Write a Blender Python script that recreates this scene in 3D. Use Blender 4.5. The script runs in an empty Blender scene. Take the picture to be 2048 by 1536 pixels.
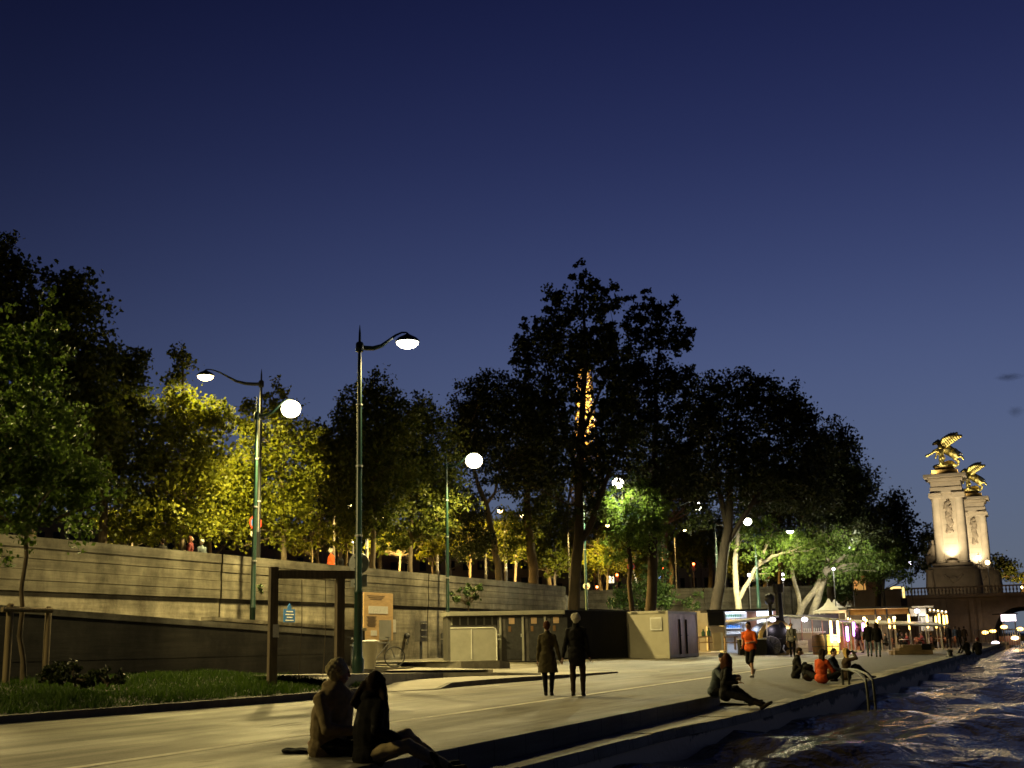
import bpy, bmesh, math, random
import numpy as np
from mathutils import Vector, Matrix, Quaternion

random.seed(7)
RNG = np.random.default_rng(11)
SC = bpy.context.scene
COL = SC.collection
PI = math.pi

# ------------------------------------------------------------------ camera
F = 2462.0                      # focal length in pixels of the 2048 px photograph
PSI = math.radians(22.4)        # heading, left of the quay direction (+Y runs along the quay)
ROLL = math.radians(1.18)
PITCH = math.atan((1283 - 768) / F)
CAM = np.array([0.0, 0.0, 1.2])
_r0 = np.array([math.cos(PSI), math.sin(PSI), 0.0])
HEAD = np.array([-math.sin(PSI), math.cos(PSI), 0.0])
_f = HEAD * math.cos(PITCH) + np.array([0, 0, math.sin(PITCH)])
_u0 = np.cross(_r0, _f)
_r = _r0 * math.cos(ROLL) - _u0 * math.sin(ROLL)
_u = _u0 * math.cos(ROLL) + _r0 * math.sin(ROLL)
cam_data = bpy.data.cameras.new("camera")
cam = bpy.data.objects.new("camera", cam_data)
COL.objects.link(cam)
cam.matrix_world = Matrix(((_r[0], _u[0], -_f[0], CAM[0]), (_r[1], _u[1], -_f[1], CAM[1]),
                           (_r[2], _u[2], -_f[2], CAM[2]), (0, 0, 0, 1)))
cam_data.sensor_fit = 'HORIZONTAL'
cam_data.sensor_width = 36.0
cam_data.lens = 36.0 * F / 2048
cam_data.clip_start = 0.1
cam_data.clip_end = 20000
SC.camera = cam


def _ray(px, py):
    return _f + _r * ((px - 1024) / F) + _u * ((768 - py) / F)


def gz(px, py, z=0.0):          # surveyed point at height z
    d = _ray(px, py)
    return CAM + d * ((z - CAM[2]) / d[2])


def gx(px, py, x):              # surveyed point on the vertical plane x
    d = _ray(px, py)
    return CAM + d * (x / d[0])


def gy(px, py, y):
    d = _ray(px, py)
    return CAM + d * (y / d[1])


def gd(px, py, dep):            # surveyed point at a horizontal distance
    d = _ray(px, py)
    return CAM + d * (dep / d.dot(HEAD))


# ------------------------------------------------------------------ object helpers
def tag(o, label=None, cat=None, group=None, kind=None):
    if label: o['label'] = label
    if cat: o['category'] = cat
    if group: o['group'] = group
    if kind: o['kind'] = kind
    return o


def thing(name, label, cat, loc=(0, 0, 0), rz=0.0, group=None):
    o = bpy.data.objects.new(name, None)
    o.empty_display_size = 0.3
    COL.objects.link(o)
    o.location = [float(v) for v in loc]
    o.rotation_euler = (0, 0, rz)
    return tag(o, label, cat, group)


def copy_tree(o, parent=None):
    c = o.copy()
    COL.objects.link(c)
    if parent is not None:
        c.parent = parent
    for ch in list(o.children):
        copy_tree(ch, c)
    return c


class MB:
    """collects simple solids and links them as one mesh"""
    def __init__(s):
        s.v = []; s.f = []

    def add(s, vs, fs):
        n = len(s.v)
        s.v.extend([tuple(float(c) for c in p) for p in vs])
        s.f.extend([tuple(i + n for i in f) for f in fs])
        return s

    def box(s, c, d, rz=0.0, taper=1.0, m=None):
        x, y, z = d[0] / 2, d[1] / 2, d[2] / 2
        vs = []
        for k, (sz, t) in enumerate(((-1, 1.0), (1, taper))):
            for sx, sy in ((-1, -1), (1, -1), (1, 1), (-1, 1)):
                px, py = sx * x * t, sy * y * t
                if rz:
                    px, py = px * math.cos(rz) - py * math.sin(rz), px * math.sin(rz) + py * math.cos(rz)
                p = Vector((px, py, sz * z))
                if m is not None: p = m @ p
                vs.append((p[0] + c[0], p[1] + c[1], p[2] + c[2]))
        return s.add(vs, [(3, 2, 1, 0), (4, 5, 6, 7), (0, 1, 5, 4), (1, 2, 6, 5), (2, 3, 7, 6), (3, 0, 4, 7)])

    def tube(s, pts, rad, n=8, cap=True, flat=1.0):
        pts = [Vector([float(c) for c in p]) for p in pts]
        if not hasattr(rad, '__len__'): rad = [rad] * len(pts)
        rings = []
        ref = None
        for i, p in enumerate(pts):
            a = pts[max(i - 1, 0)]; b = pts[min(i + 1, len(pts) - 1)]
            t = (b - a)
            t = t.normalized() if t.length > 1e-9 else Vector((0, 0, 1))
            if ref is None:
                ref = Vector((0, 0, 1)) if abs(t.z) < .9 else Vector((1, 0, 0))
            x = t.cross(ref)
            x = x.normalized() if x.length > 1e-6 else t.orthogonal().normalized()
            y = x.cross(t).normalized()
            ref = y
            rings.append([p + (x * math.cos(2 * PI * k / n) + y * math.sin(2 * PI * k / n) * flat) * rad[i] for k in range(n)])
        vs = [q for r in rings for q in r]
        fs = []
        for i in range(len(rings) - 1):
            for k in range(n):
                a, b = i * n + k, i * n + (k + 1) % n
                fs.append((a, b, b + n, a + n))
        if cap:
            fs.append(tuple(range(n - 1, -1, -1)))
            fs.append(tuple((len(rings) - 1) * n + k for k in range(n)))
        return s.add(vs, fs)

    def lathe(s, prof, n=16, o=(0, 0, 0), m=None, arc=2 * PI):
        vs = []; fs = []
        full = abs(arc - 2 * PI) < 1e-6
        nn = n if full else n + 1
        for r, z in prof:
            for k in range(nn):
                a = arc * k / n
                p = Vector((r * math.cos(a), r * math.sin(a), z))
                if m is not None: p = m @ p
                vs.append((p[0] + o[0], p[1] + o[1], p[2] + o[2]))
        for i in range(len(prof) - 1):
            for k in range(n):
                b = (k + 1) % nn
                fs.append((i * nn + k, i * nn + b, (i + 1) * nn + b, (i + 1) * nn + k))
        ring = len(prof) > 3 and prof[0] == prof[-1]
        if prof[0][0] > 1e-6 and not ring: fs.append(tuple(range(nn - 1, -1, -1)))
        if prof[-1][0] > 1e-6 and not ring: fs.append(tuple((len(prof) - 1) * nn + k for k in range(nn)))
        return s.add(vs, fs)

    def ball(s, c, r, n=12, m=None, k=8):
        rr = r if hasattr(r, '__len__') else (r, r, r)
        vs = []; fs = []
        for i in range(k + 1):
            th = PI * i / k
            for j in range(n):
                ph = 2 * PI * j / n
                p = Vector((rr[0] * math.sin(th) * math.cos(ph), rr[1] * math.sin(th) * math.sin(ph), rr[2] * math.cos(th)))
                if m is not None: p = m @ p
                vs.append((p[0] + c[0], p[1] + c[1], p[2] + c[2]))
        for i in range(k):
            for j in range(n):
                a, b = i * n + j, i * n + (j + 1) % n
                fs.append((a, a + n, b + n, b))
        return s.add(vs, fs)

    def prism(s, poly, ext):
        """poly: 3-D points of a flat outline, ext: extrusion vector"""
        n = len(poly)
        e = Vector(ext)
        vs = [Vector(p) for p in poly] + [Vector(p) + e for p in poly]
        fs = [tuple(range(n - 1, -1, -1)), tuple(range(n, 2 * n))]
        for i in range(n):
            j = (i + 1) % n
            fs.append((i, j, j + n, i + n))
        return s.add(vs, fs)

    def build(s, name, mat, parent=None, smooth=False, bevel=0.0, label=None):
        me = bpy.data.meshes.new(name)
        me.from_pydata(s.v, [], s.f)
        bm = bmesh.new(); bm.from_mesh(me)
        bmesh.ops.remove_doubles(bm, verts=bm.verts, dist=1e-5)
        bmesh.ops.recalc_face_normals(bm, faces=bm.faces)
        bm.to_mesh(me); bm.free()
        return link_mesh(name, me, mat, parent, smooth, bevel, label)


def link_mesh(name, me, mat, parent=None, smooth=False, bevel=0.0, label=None):
    o = bpy.data.objects.new(name, me)
    COL.objects.link(o)
    if mat is not None: me.materials.append(mat)
    if smooth:
        me.polygons.foreach_set('use_smooth', [True] * len(me.polygons))
        try:
            me.set_sharp_from_angle(angle=math.radians(42))
        except Exception:
            pass
    if bevel:
        b = o.modifiers.new('bevel', 'BEVEL'); b.width = bevel; b.segments = 2; b.limit_method = 'ANGLE'
    if parent is not None: o.parent = parent
    if label: o['label'] = label
    return o


# ------------------------------------------------------------------ materials
M = {}


def mat(name, col, rough=0.8, metal=0.0, var=0.25, scale=3.0, bump=0.0, bscale=40.0, stretch=(1, 1, 1), spec=0.3,
        col2=None, emit=None, estr=0.0, detail=6.0):
    m = bpy.data.materials.new(name)
    m.use_nodes = True
    nt = m.node_tree; N = nt.nodes; L = nt.links
    b = N['Principled BSDF']
    b.inputs['Roughness'].default_value = rough
    b.inputs['Metallic'].default_value = metal
    b.inputs['Specular IOR Level'].default_value = spec
    tc = N.new('ShaderNodeTexCoord')
    mp = N.new('ShaderNodeMapping'); mp.inputs['Scale'].default_value = stretch
    L.new(tc.outputs['Object'], mp.inputs['Vector'])
    nz = N.new('ShaderNodeTexNoise'); nz.inputs['Scale'].default_value = scale
    nz.inputs['Detail'].default_value = detail; nz.inputs['Roughness'].default_value = .65
    L.new(mp.outputs['Vector'], nz.inputs['Vector'])
    rp = N.new('ShaderNodeValToRGB')
    c1 = col2 if col2 else tuple(c * (1 - var) for c in col)
    c2 = col if col2 else tuple(min(1, c * (1 + var)) for c in col)
    rp.color_ramp.elements[0].position = .32; rp.color_ramp.elements[1].position = .68
    rp.color_ramp.elements[0].color = (*c1, 1); rp.color_ramp.elements[1].color = (*c2, 1)
    L.new(nz.outputs['Fac'], rp.inputs['Fac'])
    L.new(rp.outputs['Color'], b.inputs['Base Color'])
    if bump:
        n2 = N.new('ShaderNodeTexNoise'); n2.inputs['Scale'].default_value = bscale; n2.inputs['Detail'].default_value = 4
        L.new(mp.outputs['Vector'], n2.inputs['Vector'])
        bp = N.new('ShaderNodeBump'); bp.inputs['Strength'].default_value = bump; bp.inputs['Distance'].default_value = .03
        L.new(n2.outputs['Fac'], bp.inputs['Height']); L.new(bp.outputs['Normal'], b.inputs['Normal'])
    if emit:
        b.inputs['Emission Color'].default_value = (*emit, 1)
        b.inputs['Emission Strength'].default_value = estr
    M[name] = m
    return m


def glow(name, col, strength):
    m = bpy.data.materials.new(name); m.use_nodes = True
    b = m.node_tree.nodes['Principled BSDF']
    b.inputs['Base Color'].default_value = (.6, .6, .6, 1)
    b.inputs['Emission Color'].default_value = (*col, 1)
    b.inputs['Emission Strength'].default_value = strength
    M[name] = m
    return m


def leaf_mat(name, c1, c2, trans=.38):
    m = bpy.data.materials.new(name); m.use_nodes = True
    nt = m.node_tree; N = nt.nodes; L = nt.links
    N.remove(N['Principled BSDF'])
    out = N['Material Output']
    g = N.new('ShaderNodeNewGeometry')
    rp = N.new('ShaderNodeValToRGB')
    rp.color_ramp.elements[0].color = (*c1, 1); rp.color_ramp.elements[1].color = (*c2, 1)
    L.new(g.outputs['Random Per Island'], rp.inputs['Fac'])
    d = N.new('ShaderNodeBsdfPrincipled'); d.inputs['Roughness'].default_value = .55
    d.inputs['Specular IOR Level'].default_value = .25
    t = N.new('ShaderNodeBsdfTranslucent')
    L.new(rp.outputs['Color'], d.inputs['Base Color']); L.new(rp.outputs['Color'], t.inputs['Color'])
    mx = N.new('ShaderNodeMixShader'); mx.inputs[0].default_value = trans
    L.new(d.outputs[0], mx.inputs[1]); L.new(t.outputs[0], mx.inputs[2])
    L.new(mx.outputs[0], out.inputs['Surface'])
    M[name] = m
    return m


def lamp_light(name, kind, loc, energy, col, size=.2, target=None, angle=150, blend=.6, parent=None):
    d = bpy.data.lights.new(name, kind)
    d.energy = energy; d.color = col
    if kind in ('POINT', 'SPOT'): d.shadow_soft_size = size
    if kind == 'POINT': d.specular_factor = 0.0      # its visible lens or globe makes the reflections
    if kind == 'SPOT':
        d.spot_size = math.radians(angle); d.spot_blend = blend
    o = bpy.data.objects.new(name, d); COL.objects.link(o)
    if parent is not None:
        o.parent = parent
    o.location = [float(v) for v in loc]
    if target is not None:
        dv = Vector([float(a - b) for a, b in zip(target, loc)])
        o.rotation_euler = dv.to_track_quat('-Z', 'Y').to_euler()
    return o


# surfaces
def paving_mat(name, base, spot, slab=0.0):
    """worn paving: broad stains, long wheel-worn streaks, fine speckle and thin joints"""
    m = bpy.data.materials.new(name); m.use_nodes = True
    nt = m.node_tree; N = nt.nodes; L = nt.links; b = N['Principled BSDF']
    b.inputs['Specular IOR Level'].default_value = .35
    tc = N.new('ShaderNodeTexCoord')

    def nz(scale, st, det=5, dist=0.0):
        mp = N.new('ShaderNodeMapping'); mp.inputs['Scale'].default_value = st
        L.new(tc.outputs['Object'], mp.inputs['Vector'])
        n = N.new('ShaderNodeTexNoise'); n.inputs['Scale'].default_value = scale; n.inputs['Detail'].default_value = det
        n.inputs['Roughness'].default_value = .68; n.inputs['Distortion'].default_value = dist
        L.new(mp.outputs['Vector'], n.inputs['Vector']); return n

    def ramp(src, p0, p1, c0, c1):
        r = N.new('ShaderNodeValToRGB'); r.color_ramp.elements[0].position = p0; r.color_ramp.elements[1].position = p1
        r.color_ramp.elements[0].color = (*c0, 1); r.color_ramp.elements[1].color = (*c1, 1)
        L.new(src, r.inputs['Fac']); return r.outputs['Color']

    def mul(a_, b_):
        x = N.new('ShaderNodeMixRGB'); x.blend_type = 'MULTIPLY'; x.inputs[0].default_value = 1
        L.new(a_, x.inputs[1]); L.new(b_, x.inputs[2]); return x.outputs[0]
    c = ramp(nz(.28, (1, .5, 1), 8, .4).outputs['Fac'], .36, .62, [q * .55 for q in base], [q * 1.12 for q in base])
    c = mul(c, ramp(nz(2.2, (1, .045, 1), 6).outputs['Fac'], .36, .60, (.46, .45, .44), (1.06, 1.06, 1.05)))
    c = mul(c, ramp(nz(30, (1, 1, 1), 3).outputs['Fac'], .3, .7, (.72, .72, .72), (1.15, 1.15, 1.15)))
    c = mul(c, ramp(nz(1.3, (1, 1, 1), 9, 1.2).outputs['Fac'], .60, .70, (1, 1, 1), spot))
    if slab:
        br = N.new('ShaderNodeTexBrick'); br.inputs['Scale'].default_value = 1.0 / slab; br.inputs['Mortar Size'].default_value = .012
        br.inputs['Brick Width'].default_value = 1.2; br.inputs['Row Height'].default_value = .7
        br.inputs['Color1'].default_value = (1, 1, 1, 1); br.inputs['Color2'].default_value = (.86, .86, .86, 1); br.inputs['Mortar'].default_value = (.4, .4, .4, 1)
        L.new(tc.outputs['Object'], br.inputs['Vector']); c = mul(c, br.outputs['Color'])
    L.new(c, b.inputs['Base Color'])
    n2 = nz(45, (1, 1, 1), 3)
    bp = N.new('ShaderNodeBump'); bp.inputs['Strength'].default_value = .35; bp.inputs['Distance'].default_value = .02
    L.new(n2.outputs['Fac'], bp.inputs['Height']); L.new(bp.outputs['Normal'], b.inputs['Normal'])
    r = ramp(nz(.5, (1, .3, 1), 6).outputs['Fac'], .35, .65, (.55, .55, .55), (.9, .9, .9)); L.new(r, b.inputs['Roughness'])
    M[name] = m


paving_mat('road', (.172, .155, .120), (.55, .53, .5))
paving_mat('walkway', (.215, .195, .155), (.6, .58, .55), 1.5)
paving_mat('quay_stone', (.40, .37, .29), (.6, .58, .55), 1.1)
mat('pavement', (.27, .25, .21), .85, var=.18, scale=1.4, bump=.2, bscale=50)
mat('kerb_stone_shaded', (.12, .11, .09), .8, var=.3, scale=3, bump=.2)  # darkened kerbs: the shade on their river faces is in the colour
mat('white_paint', (.62, .60, .54), .7, var=.3, scale=6)
mat('soil', (.045, .04, .03), .95, var=.4, scale=4)
mat('upper_street', (.10, .095, .085), .9, var=.2, scale=1)
mat('green_paint', (.006, .024, .017), .35, var=.15, scale=8, spec=.5)
mat('black_paint', (.012, .012, .013), .45, var=.2, scale=8)
mat('dark_metal', (.03, .03, .032), .5, var=.3, scale=6)
mat('galvanised', (.32, .33, .33), .45, metal=.4, var=.2, scale=10)
mat('stake_wood', (.22, .17, .10), .85, var=.3, scale=2.5, bump=.3, bscale=25, stretch=(6, 6, .6))
mat('old_wood', (.105, .082, .055), .85, var=.4, scale=2.5, bump=.4, bscale=25, stretch=(6, 6, .6))
mat('plywood', (.50, .33, .16), .75, var=.15, scale=2, stretch=(1, 1, 5))
mat('wood_plank', (.24, .17, .10), .8, var=.35, scale=2, bump=.3, stretch=(1, 6, 6))
mat('bark_dark', (.026, .020, .013), .95, var=.4, scale=3, bump=.6, bscale=14, stretch=(1, 1, .35))
mat('bark', (.11, .085, .055), .95, var=.4, scale=3, bump=.6, bscale=14, stretch=(1, 1, .35))
mat('pale_bark', (.27, .24, .175), .85, var=.35, scale=3, bump=.3, bscale=8)
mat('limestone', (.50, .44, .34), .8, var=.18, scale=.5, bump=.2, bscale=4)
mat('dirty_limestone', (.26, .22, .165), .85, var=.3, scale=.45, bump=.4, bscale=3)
mat('gold', (.95, .72, .26), .34, metal=1.0, var=.2, scale=2)
mat('container_paint', (.33, .31, .245), .6, var=.08, scale=1.5, bump=.05)
mat('container_doors', (.36, .25, .16), .5, metal=0.0, var=.25, scale=1.2, bump=.1, bscale=6)
mat('panel_grey', (.24, .235, .205), .6, var=.12, scale=2)
mat('shed_dark', (.07, .066, .062), .6, var=.25, scale=3)
mat('white_panel', (.55, .55, .53), .6, var=.1, scale=2)
mat('canvas', (.28, .265, .23), .8, var=.08, scale=2)
mat('red_paint', (.55, .05, .03), .45, var=.1, scale=5)
mat('blue_paint', (.03, .12, .32), .45, var=.1, scale=5)
mat('rubber', (.02, .02, .02), .7, var=.2)
mat('paper', (.60, .58, .54), .8, var=.15, scale=12)
mat('ink', (.05, .045, .04), .8)
mat('boiler_black', (.012, .011, .011), .32, metal=.6, var=.4, scale=5, spec=.6)
mat('brass', (.55, .38, .13), .3, metal=1.0, var=.2)
mat('barrel_wood', (.12, .065, .03), .7, var=.35, scale=2, stretch=(5, 5, .6))
mat('amber_board', (.45, .24, .07), .6, var=.2, scale=2)
mat('facade_grey', (.30, .28, .25), .85, var=.15, scale=.3)
mat('slate', (.06, .065, .08), .7, var=.2)
mat('glass_dark', (.02, .025, .03), .1, var=.1, spec=.6)
leaf_mat('leaf_plane', (.035, .055, .008), (.115, .125, .016))
leaf_mat('leaf_yellow', (.06, .075, .006), (.21, .215, .014), .36)
leaf_mat('leaf_dark', (.012, .019, .006), (.036, .046, .010), .25)
leaf_mat('leaf_green', (.05, .09, .015), (.13, .19, .035))
leaf_mat('leaf_sapling', (.04, .075, .012), (.12, .18, .03), .45)
leaf_mat('leaf_ivy', (.02, .045, .012), (.06, .10, .02), .2)
leaf_mat('grass_blade', (.018, .044, .004), (.055, .095, .009), .3)
mat('tower_paint', (.50, .36, .14), .6)
mat('awning_cloth', (.26, .23, .19), .85)
mat('rail_metal', (.05, .05, .042), .5, metal=.3)
WARM = (1.0, .78, .34)
SODIUM = (1.0, .62, .16)
WHITE = (1.0, .79, .32)
# ------------------------------------------------------------------ world: dusk sky
SUN_AZ = math.radians(8)        # the sun has set to the right of the bridge
w = bpy.data.worlds.new("World"); SC.world = w; w.use_nodes = True
nt = w.node_tree; N = nt.nodes; L = nt.links
bg = N['Background']
sky = N.new('ShaderNodeTexSky'); sky.sky_type = 'NISHITA'; sky.sun_disc = False
sky.sun_elevation = math.radians(-3.0); sky.sun_rotation = math.radians(48); sky.altitude = 100
sky.air_density = 1.0; sky.dust_density = .6; sky.ozone_density = 4.0
tc = N.new('ShaderNodeTexCoord')
# dusk glow: blue deepening with height and away from the sunset side (world directions)
sep = N.new('ShaderNodeSeparateXYZ'); L.new(tc.outputs['Generated'], sep.inputs[0])
rp = N.new('ShaderNodeValToRGB'); rp.color_ramp.interpolation = 'B_SPLINE'
el = rp.color_ramp.elements
el[0].position = 0.0; el[0].color = (.120, .140, .175, 1)
el[1].position = 1.0; el[1].color = (.004, .005, .022, 1)
for pos, c in ((.10, (.102, .134, .215)), (.19, (.078, .107, .225)), (.28, (.044, .062, .165)), (.38, (.022, .031, .108)),
               (.50, (.009, .013, .062)), (.70, (.006, .008, .040))):
    e = el.new(pos); e.color = (*c, 1)
L.new(sep.outputs['Z'], rp.inputs['Fac'])
dot = N.new('ShaderNodeVectorMath'); dot.operation = 'DOT_PRODUCT'
L.new(tc.outputs['Generated'], dot.inputs[0]); dot.inputs[1].default_value = (math.sin(math.radians(-2)), math.cos(math.radians(-2)), 0)
mh = N.new('ShaderNodeMath'); mh.operation = 'MULTIPLY_ADD'; mh.inputs[1].default_value = .5; mh.inputs[2].default_value = .5
L.new(dot.outputs['Value'], mh.inputs[0])
mr = N.new('ShaderNodeValToRGB')
for pos, v in ((.50, .08), (.72, .22), (.83, .42), (.92, .76)):
    e = mr.color_ramp.elements.new(pos); e.color = (v, v, v, 1)
mr.color_ramp.elements[0].color = (.06, .06, .06, 1); mr.color_ramp.elements[-1].color = (1, 1, 1, 1)
L.new(mh.outputs[0], mr.inputs[0])
mul = N.new('ShaderNodeVectorMath'); mul.operation = 'SCALE'
L.new(rp.outputs['Color'], mul.inputs[0]); L.new(mr.outputs[0], mul.inputs['Scale'])
sc2 = N.new('ShaderNodeVectorMath'); sc2.operation = 'SCALE'; sc2.inputs['Scale'].default_value = .05
L.new(sky.outputs[0], sc2.inputs[0])
add = N.new('ShaderNodeVectorMath'); add.operation = 'ADD'
L.new(mul.outputs[0], add.inputs[0]); L.new(sc2.outputs[0], add.inputs[1])
L.new(add.outputs[0], bg.inputs['Color'])
bg.inputs['Strength'].default_value = 1.0
sl = bpy.data.lights.new('sun', 'SUN'); sl.energy = .01; sl.angle = math.radians(20); sl.color = (.7, .8, 1)
so = bpy.data.objects.new('sun', sl); COL.objects.link(so)
so.rotation_euler = (math.radians(80), 0, math.radians(-48 + 180))

# ------------------------------------------------------------------ ground, quay, water
def lerp_tab(tab):
    xs = [t[0] for t in tab]; ys = [t[1] for t in tab]
    return lambda v: float(np.interp(v, xs, ys))


edge_x = lerp_tab([(-40, -6.2), (12, -5.88), (20.6, -5.72), (26.8, -5.1), (39.5, -4.47), (80, -3.75), (175, -2.9)])
edge_z = lerp_tab([(-40, -.28), (24, -.28), (28, -.22), (39.5, -.1), (80, 0), (175, 0)])
kerb_x = lerp_tab([(-40, -17.5), (16, -16.0), (24, -15.1), (28.5, -15.5)])
STEP_X, LINE_X, WALL_X = -6.4, -9.4, -29.0
STEP_END = 26.9


def zt(x, y):
    """height of the quay surface"""
    if x < -15: return .45 * min(1, (-15 - x) / 13.0)
    if x < LINE_X: return 0.0
    if y < STEP_END: return 0.0 if x < STEP_X else -.28
    ex = edge_x(y)
    return edge_z(y) * min(1, max(0, (x - LINE_X) / (ex - LINE_X)))


def gt(px, py):
    z = 0.0
    for _ in range(40):
        p = gz(px, py, z); z = .5 * z + .5 * zt(p[0], p[1])
    return gz(px, py, z)


def sheet(name, xs_of_y, ys, zfun, material, kind='structure'):
    vs = []; fs = []
    n = None
    for y in ys:
        xs = xs_of_y(y); n = len(xs)
        for x in xs: vs.append((x, y, zfun(x, y)))
    for i in range(len(ys) - 1):
        for k in range(n - 1):
            a = i * n + k
            fs.append((a, a + 1, a + n + 1, a + n))
    o = MB().add(vs, fs).build(name, material)
    if kind: o['kind'] = kind
    return o


def struct(o):
    o['kind'] = 'structure'; return o


struct(MB().add([(-9000, -9000, -8), (9000, -9000, -8), (9000, 9000, -8), (-9000, 9000, -8)], [(0, 1, 2, 3)]).build('ground', M['soil']))
ys_all = list(np.arange(-40, 176, 2.5))
sheet('road', lambda y: np.linspace(-29.3, LINE_X, 12), ys_all, zt, M['road'])
struct(MB().box(((LINE_X + STEP_X) / 2, (-40 + STEP_END) / 2, -.5), (STEP_X - LINE_X, STEP_END + 40, 1.0)).build('quay_walkway', M['walkway'], bevel=.012))
# ledge below the step, and the cobbled apron further on
sheet('quay_ledge', lambda y: [STEP_X - .3, STEP_X, (STEP_X + edge_x(y)) / 2, edge_x(y) - .02], [-40, 0, 8, 14, 20, 23, 25, STEP_END + .3],
      lambda x, y: edge_z(y) - .004, M['quay_stone'])


# cobbles: bricks in the bump of the apron material
def cobble_mat():
    m = mat('cobbles', (.105, .098, .08), .75, var=.35, scale=6, spec=.4)
    nt = m.node_tree; N = nt.nodes; L = nt.links
    b = N['Principled BSDF']
    tc = N.new('ShaderNodeTexCoord')
    br = N.new('ShaderNodeTexBrick'); br.inputs['Scale'].default_value = 3.2
    br.inputs['Mortar Size'].default_value = .035; br.inputs['Brick Width'].default_value = .6
    br.inputs['Color1'].default_value = (1, 1, 1, 1); br.inputs['Color2'].default_value = (.75, .75, .75, 1); br.inputs['Mortar'].default_value = (0, 0, 0, 1)
    L.new(tc.outputs['Object'], br.inputs['Vector'])
    bp = N.new('ShaderNodeBump'); bp.inputs['Distance'].default_value = .04; bp.inputs['Strength'].default_value = .9
    L.new(br.outputs['Color'], bp.inputs['Height']); L.new(bp.outputs['Normal'], b.inputs['Normal'])
    return m


cobble_mat()
sheet('quay_apron', lambda y: np.linspace(LINE_X, edge_x(y) - .02, 7), [STEP_END, 28, 30, 33, 36, 39.5, 44, 50, 58, 68, 80, 100, 120, 140, 175],
      lambda x, y: edge_z(y) * (x - LINE_X) / (edge_x(y) - LINE_X) - .003, M['cobbles'])


# quay wall and its coping stones along the water
def ribbon(name, ys, prof, material, parent=None):
    """prof(y) -> closed list of (x, z)"""
    n = len(prof(ys[0])); vs = []; fs = []
    for y in ys:
        for x, z in prof(y): vs.append((x, y, z))
    for i in range(len(ys) - 1):
        for k in range(n):
            a, b = i * n + k, i * n + (k + 1) % n
            fs.append((a, b, b + n, a + n))
    fs.append(tuple(range(n - 1, -1, -1))); fs.append(tuple((len(ys) - 1) * n + k for k in range(n)))
    return MB().add(vs, fs).build(name, material, parent)


qw = thing('quay_wall', 'low stone river wall with coping along the water edge', 'wall', (0, 0, 0))
wsm = mat('wet_stone', (.035, .032, .028), .6, var=.5, scale=1.2, bump=.6, bscale=9, spec=.3)
nt = wsm.node_tree; N = nt.nodes; L = nt.links
tcw = N.new('ShaderNodeTexCoord'); spz = N.new('ShaderNodeSeparateXYZ'); L.new(tcw.outputs['Object'], spz.inputs[0])
nzw = N.new('ShaderNodeTexNoise'); nzw.inputs['Scale'].default_value = .8; nzw.inputs['Detail'].default_value = 7; nzw.inputs['Roughness'].default_value = .7
L.new(tcw.outputs['Object'], nzw.inputs['Vector'])
adw = N.new('ShaderNodeMath'); adw.operation = 'MULTIPLY_ADD'; adw.inputs[1].default_value = 1.1; L.new(nzw.outputs['Fac'], adw.inputs[0]); L.new(spz.outputs['Z'], adw.inputs[2])
rpw = N.new('ShaderNodeValToRGB'); rpw.color_ramp.elements[0].position = .13; rpw.color_ramp.elements[1].position = .20       # pale ragged band along the waterline, dark above
rpw.color_ramp.elements[0].color = (.72, .62, .48, 1); rpw.color_ramp.elements[1].color = (.03, .027, .024, 1)
L.new(adw.outputs[0], rpw.inputs['Fac']); L.new(rpw.outputs['Color'], N['Principled BSDF'].inputs['Base Color'])
ys_q = list(np.arange(-40, 176, 3.0))
ribbon('wall_face', ys_q, lambda y: [(edge_x(y) - .6, edge_z(y) - .16), (edge_x(y) - .03, edge_z(y) - .16), (edge_x(y) + .05, -2.4), (edge_x(y) - .6, -2.4)], M['wet_stone'], qw)
cop = MB()
y = -40.0
k = 0
while y < 174:                  # each coping block, a few millimetres out of line with the next
    ln = 1.35 + .25 * math.sin(k * 1.7)
    x0, x1 = edge_x(y), edge_x(y + ln - .015)
    z0, z1 = edge_z(y), edge_z(y + ln)
    j = .006 * math.sin(k * 2.3)
    wd = .72
    vs = [(x0 - wd, y, z0 - .15), (x0, y, z0 - .15), (x1, y + ln - .015, z1 - .15), (x1 - wd, y + ln - .015, z1 - .15),
          (x0 - wd, y, z0 + .012 + j), (x0 - .02, y, z0 + .012 + j), (x1 - .02, y + ln - .015, z1 + .012 + j), (x1 - wd, y + ln - .015, z1 + .012 + j)]
    cop.add(vs, [(3, 2, 1, 0), (4, 5, 6, 7), (0, 1, 5, 4), (1, 2, 6, 5), (2, 3, 7, 6), (3, 0, 4, 7)])
    y += ln; k += 1
cop.build('coping', M['quay_stone'], qw)

# painted line, seams and worn marks
def strip(pts, width, z, mb):
    for (ax, ay), (bx, by) in zip(pts[:-1], pts[1:]):
        dx, dy = bx - ax, by - ay; ln = math.hypot(dx, dy); nx, ny = -dy / ln * width / 2, dx / ln * width / 2
        mb.add([(ax + nx, ay + ny, z), (ax - nx, ay - ny, z), (bx - nx, by - ny, z), (bx + nx, by + ny, z)], [(0, 1, 2, 3)])
    return mb


def worn_paint():
    m = mat('worn_paint', (.62, .58, .48), .75, var=.3, scale=5, col2=(.36, .33, .27), stretch=(2, .7, 1))
    return m


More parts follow.
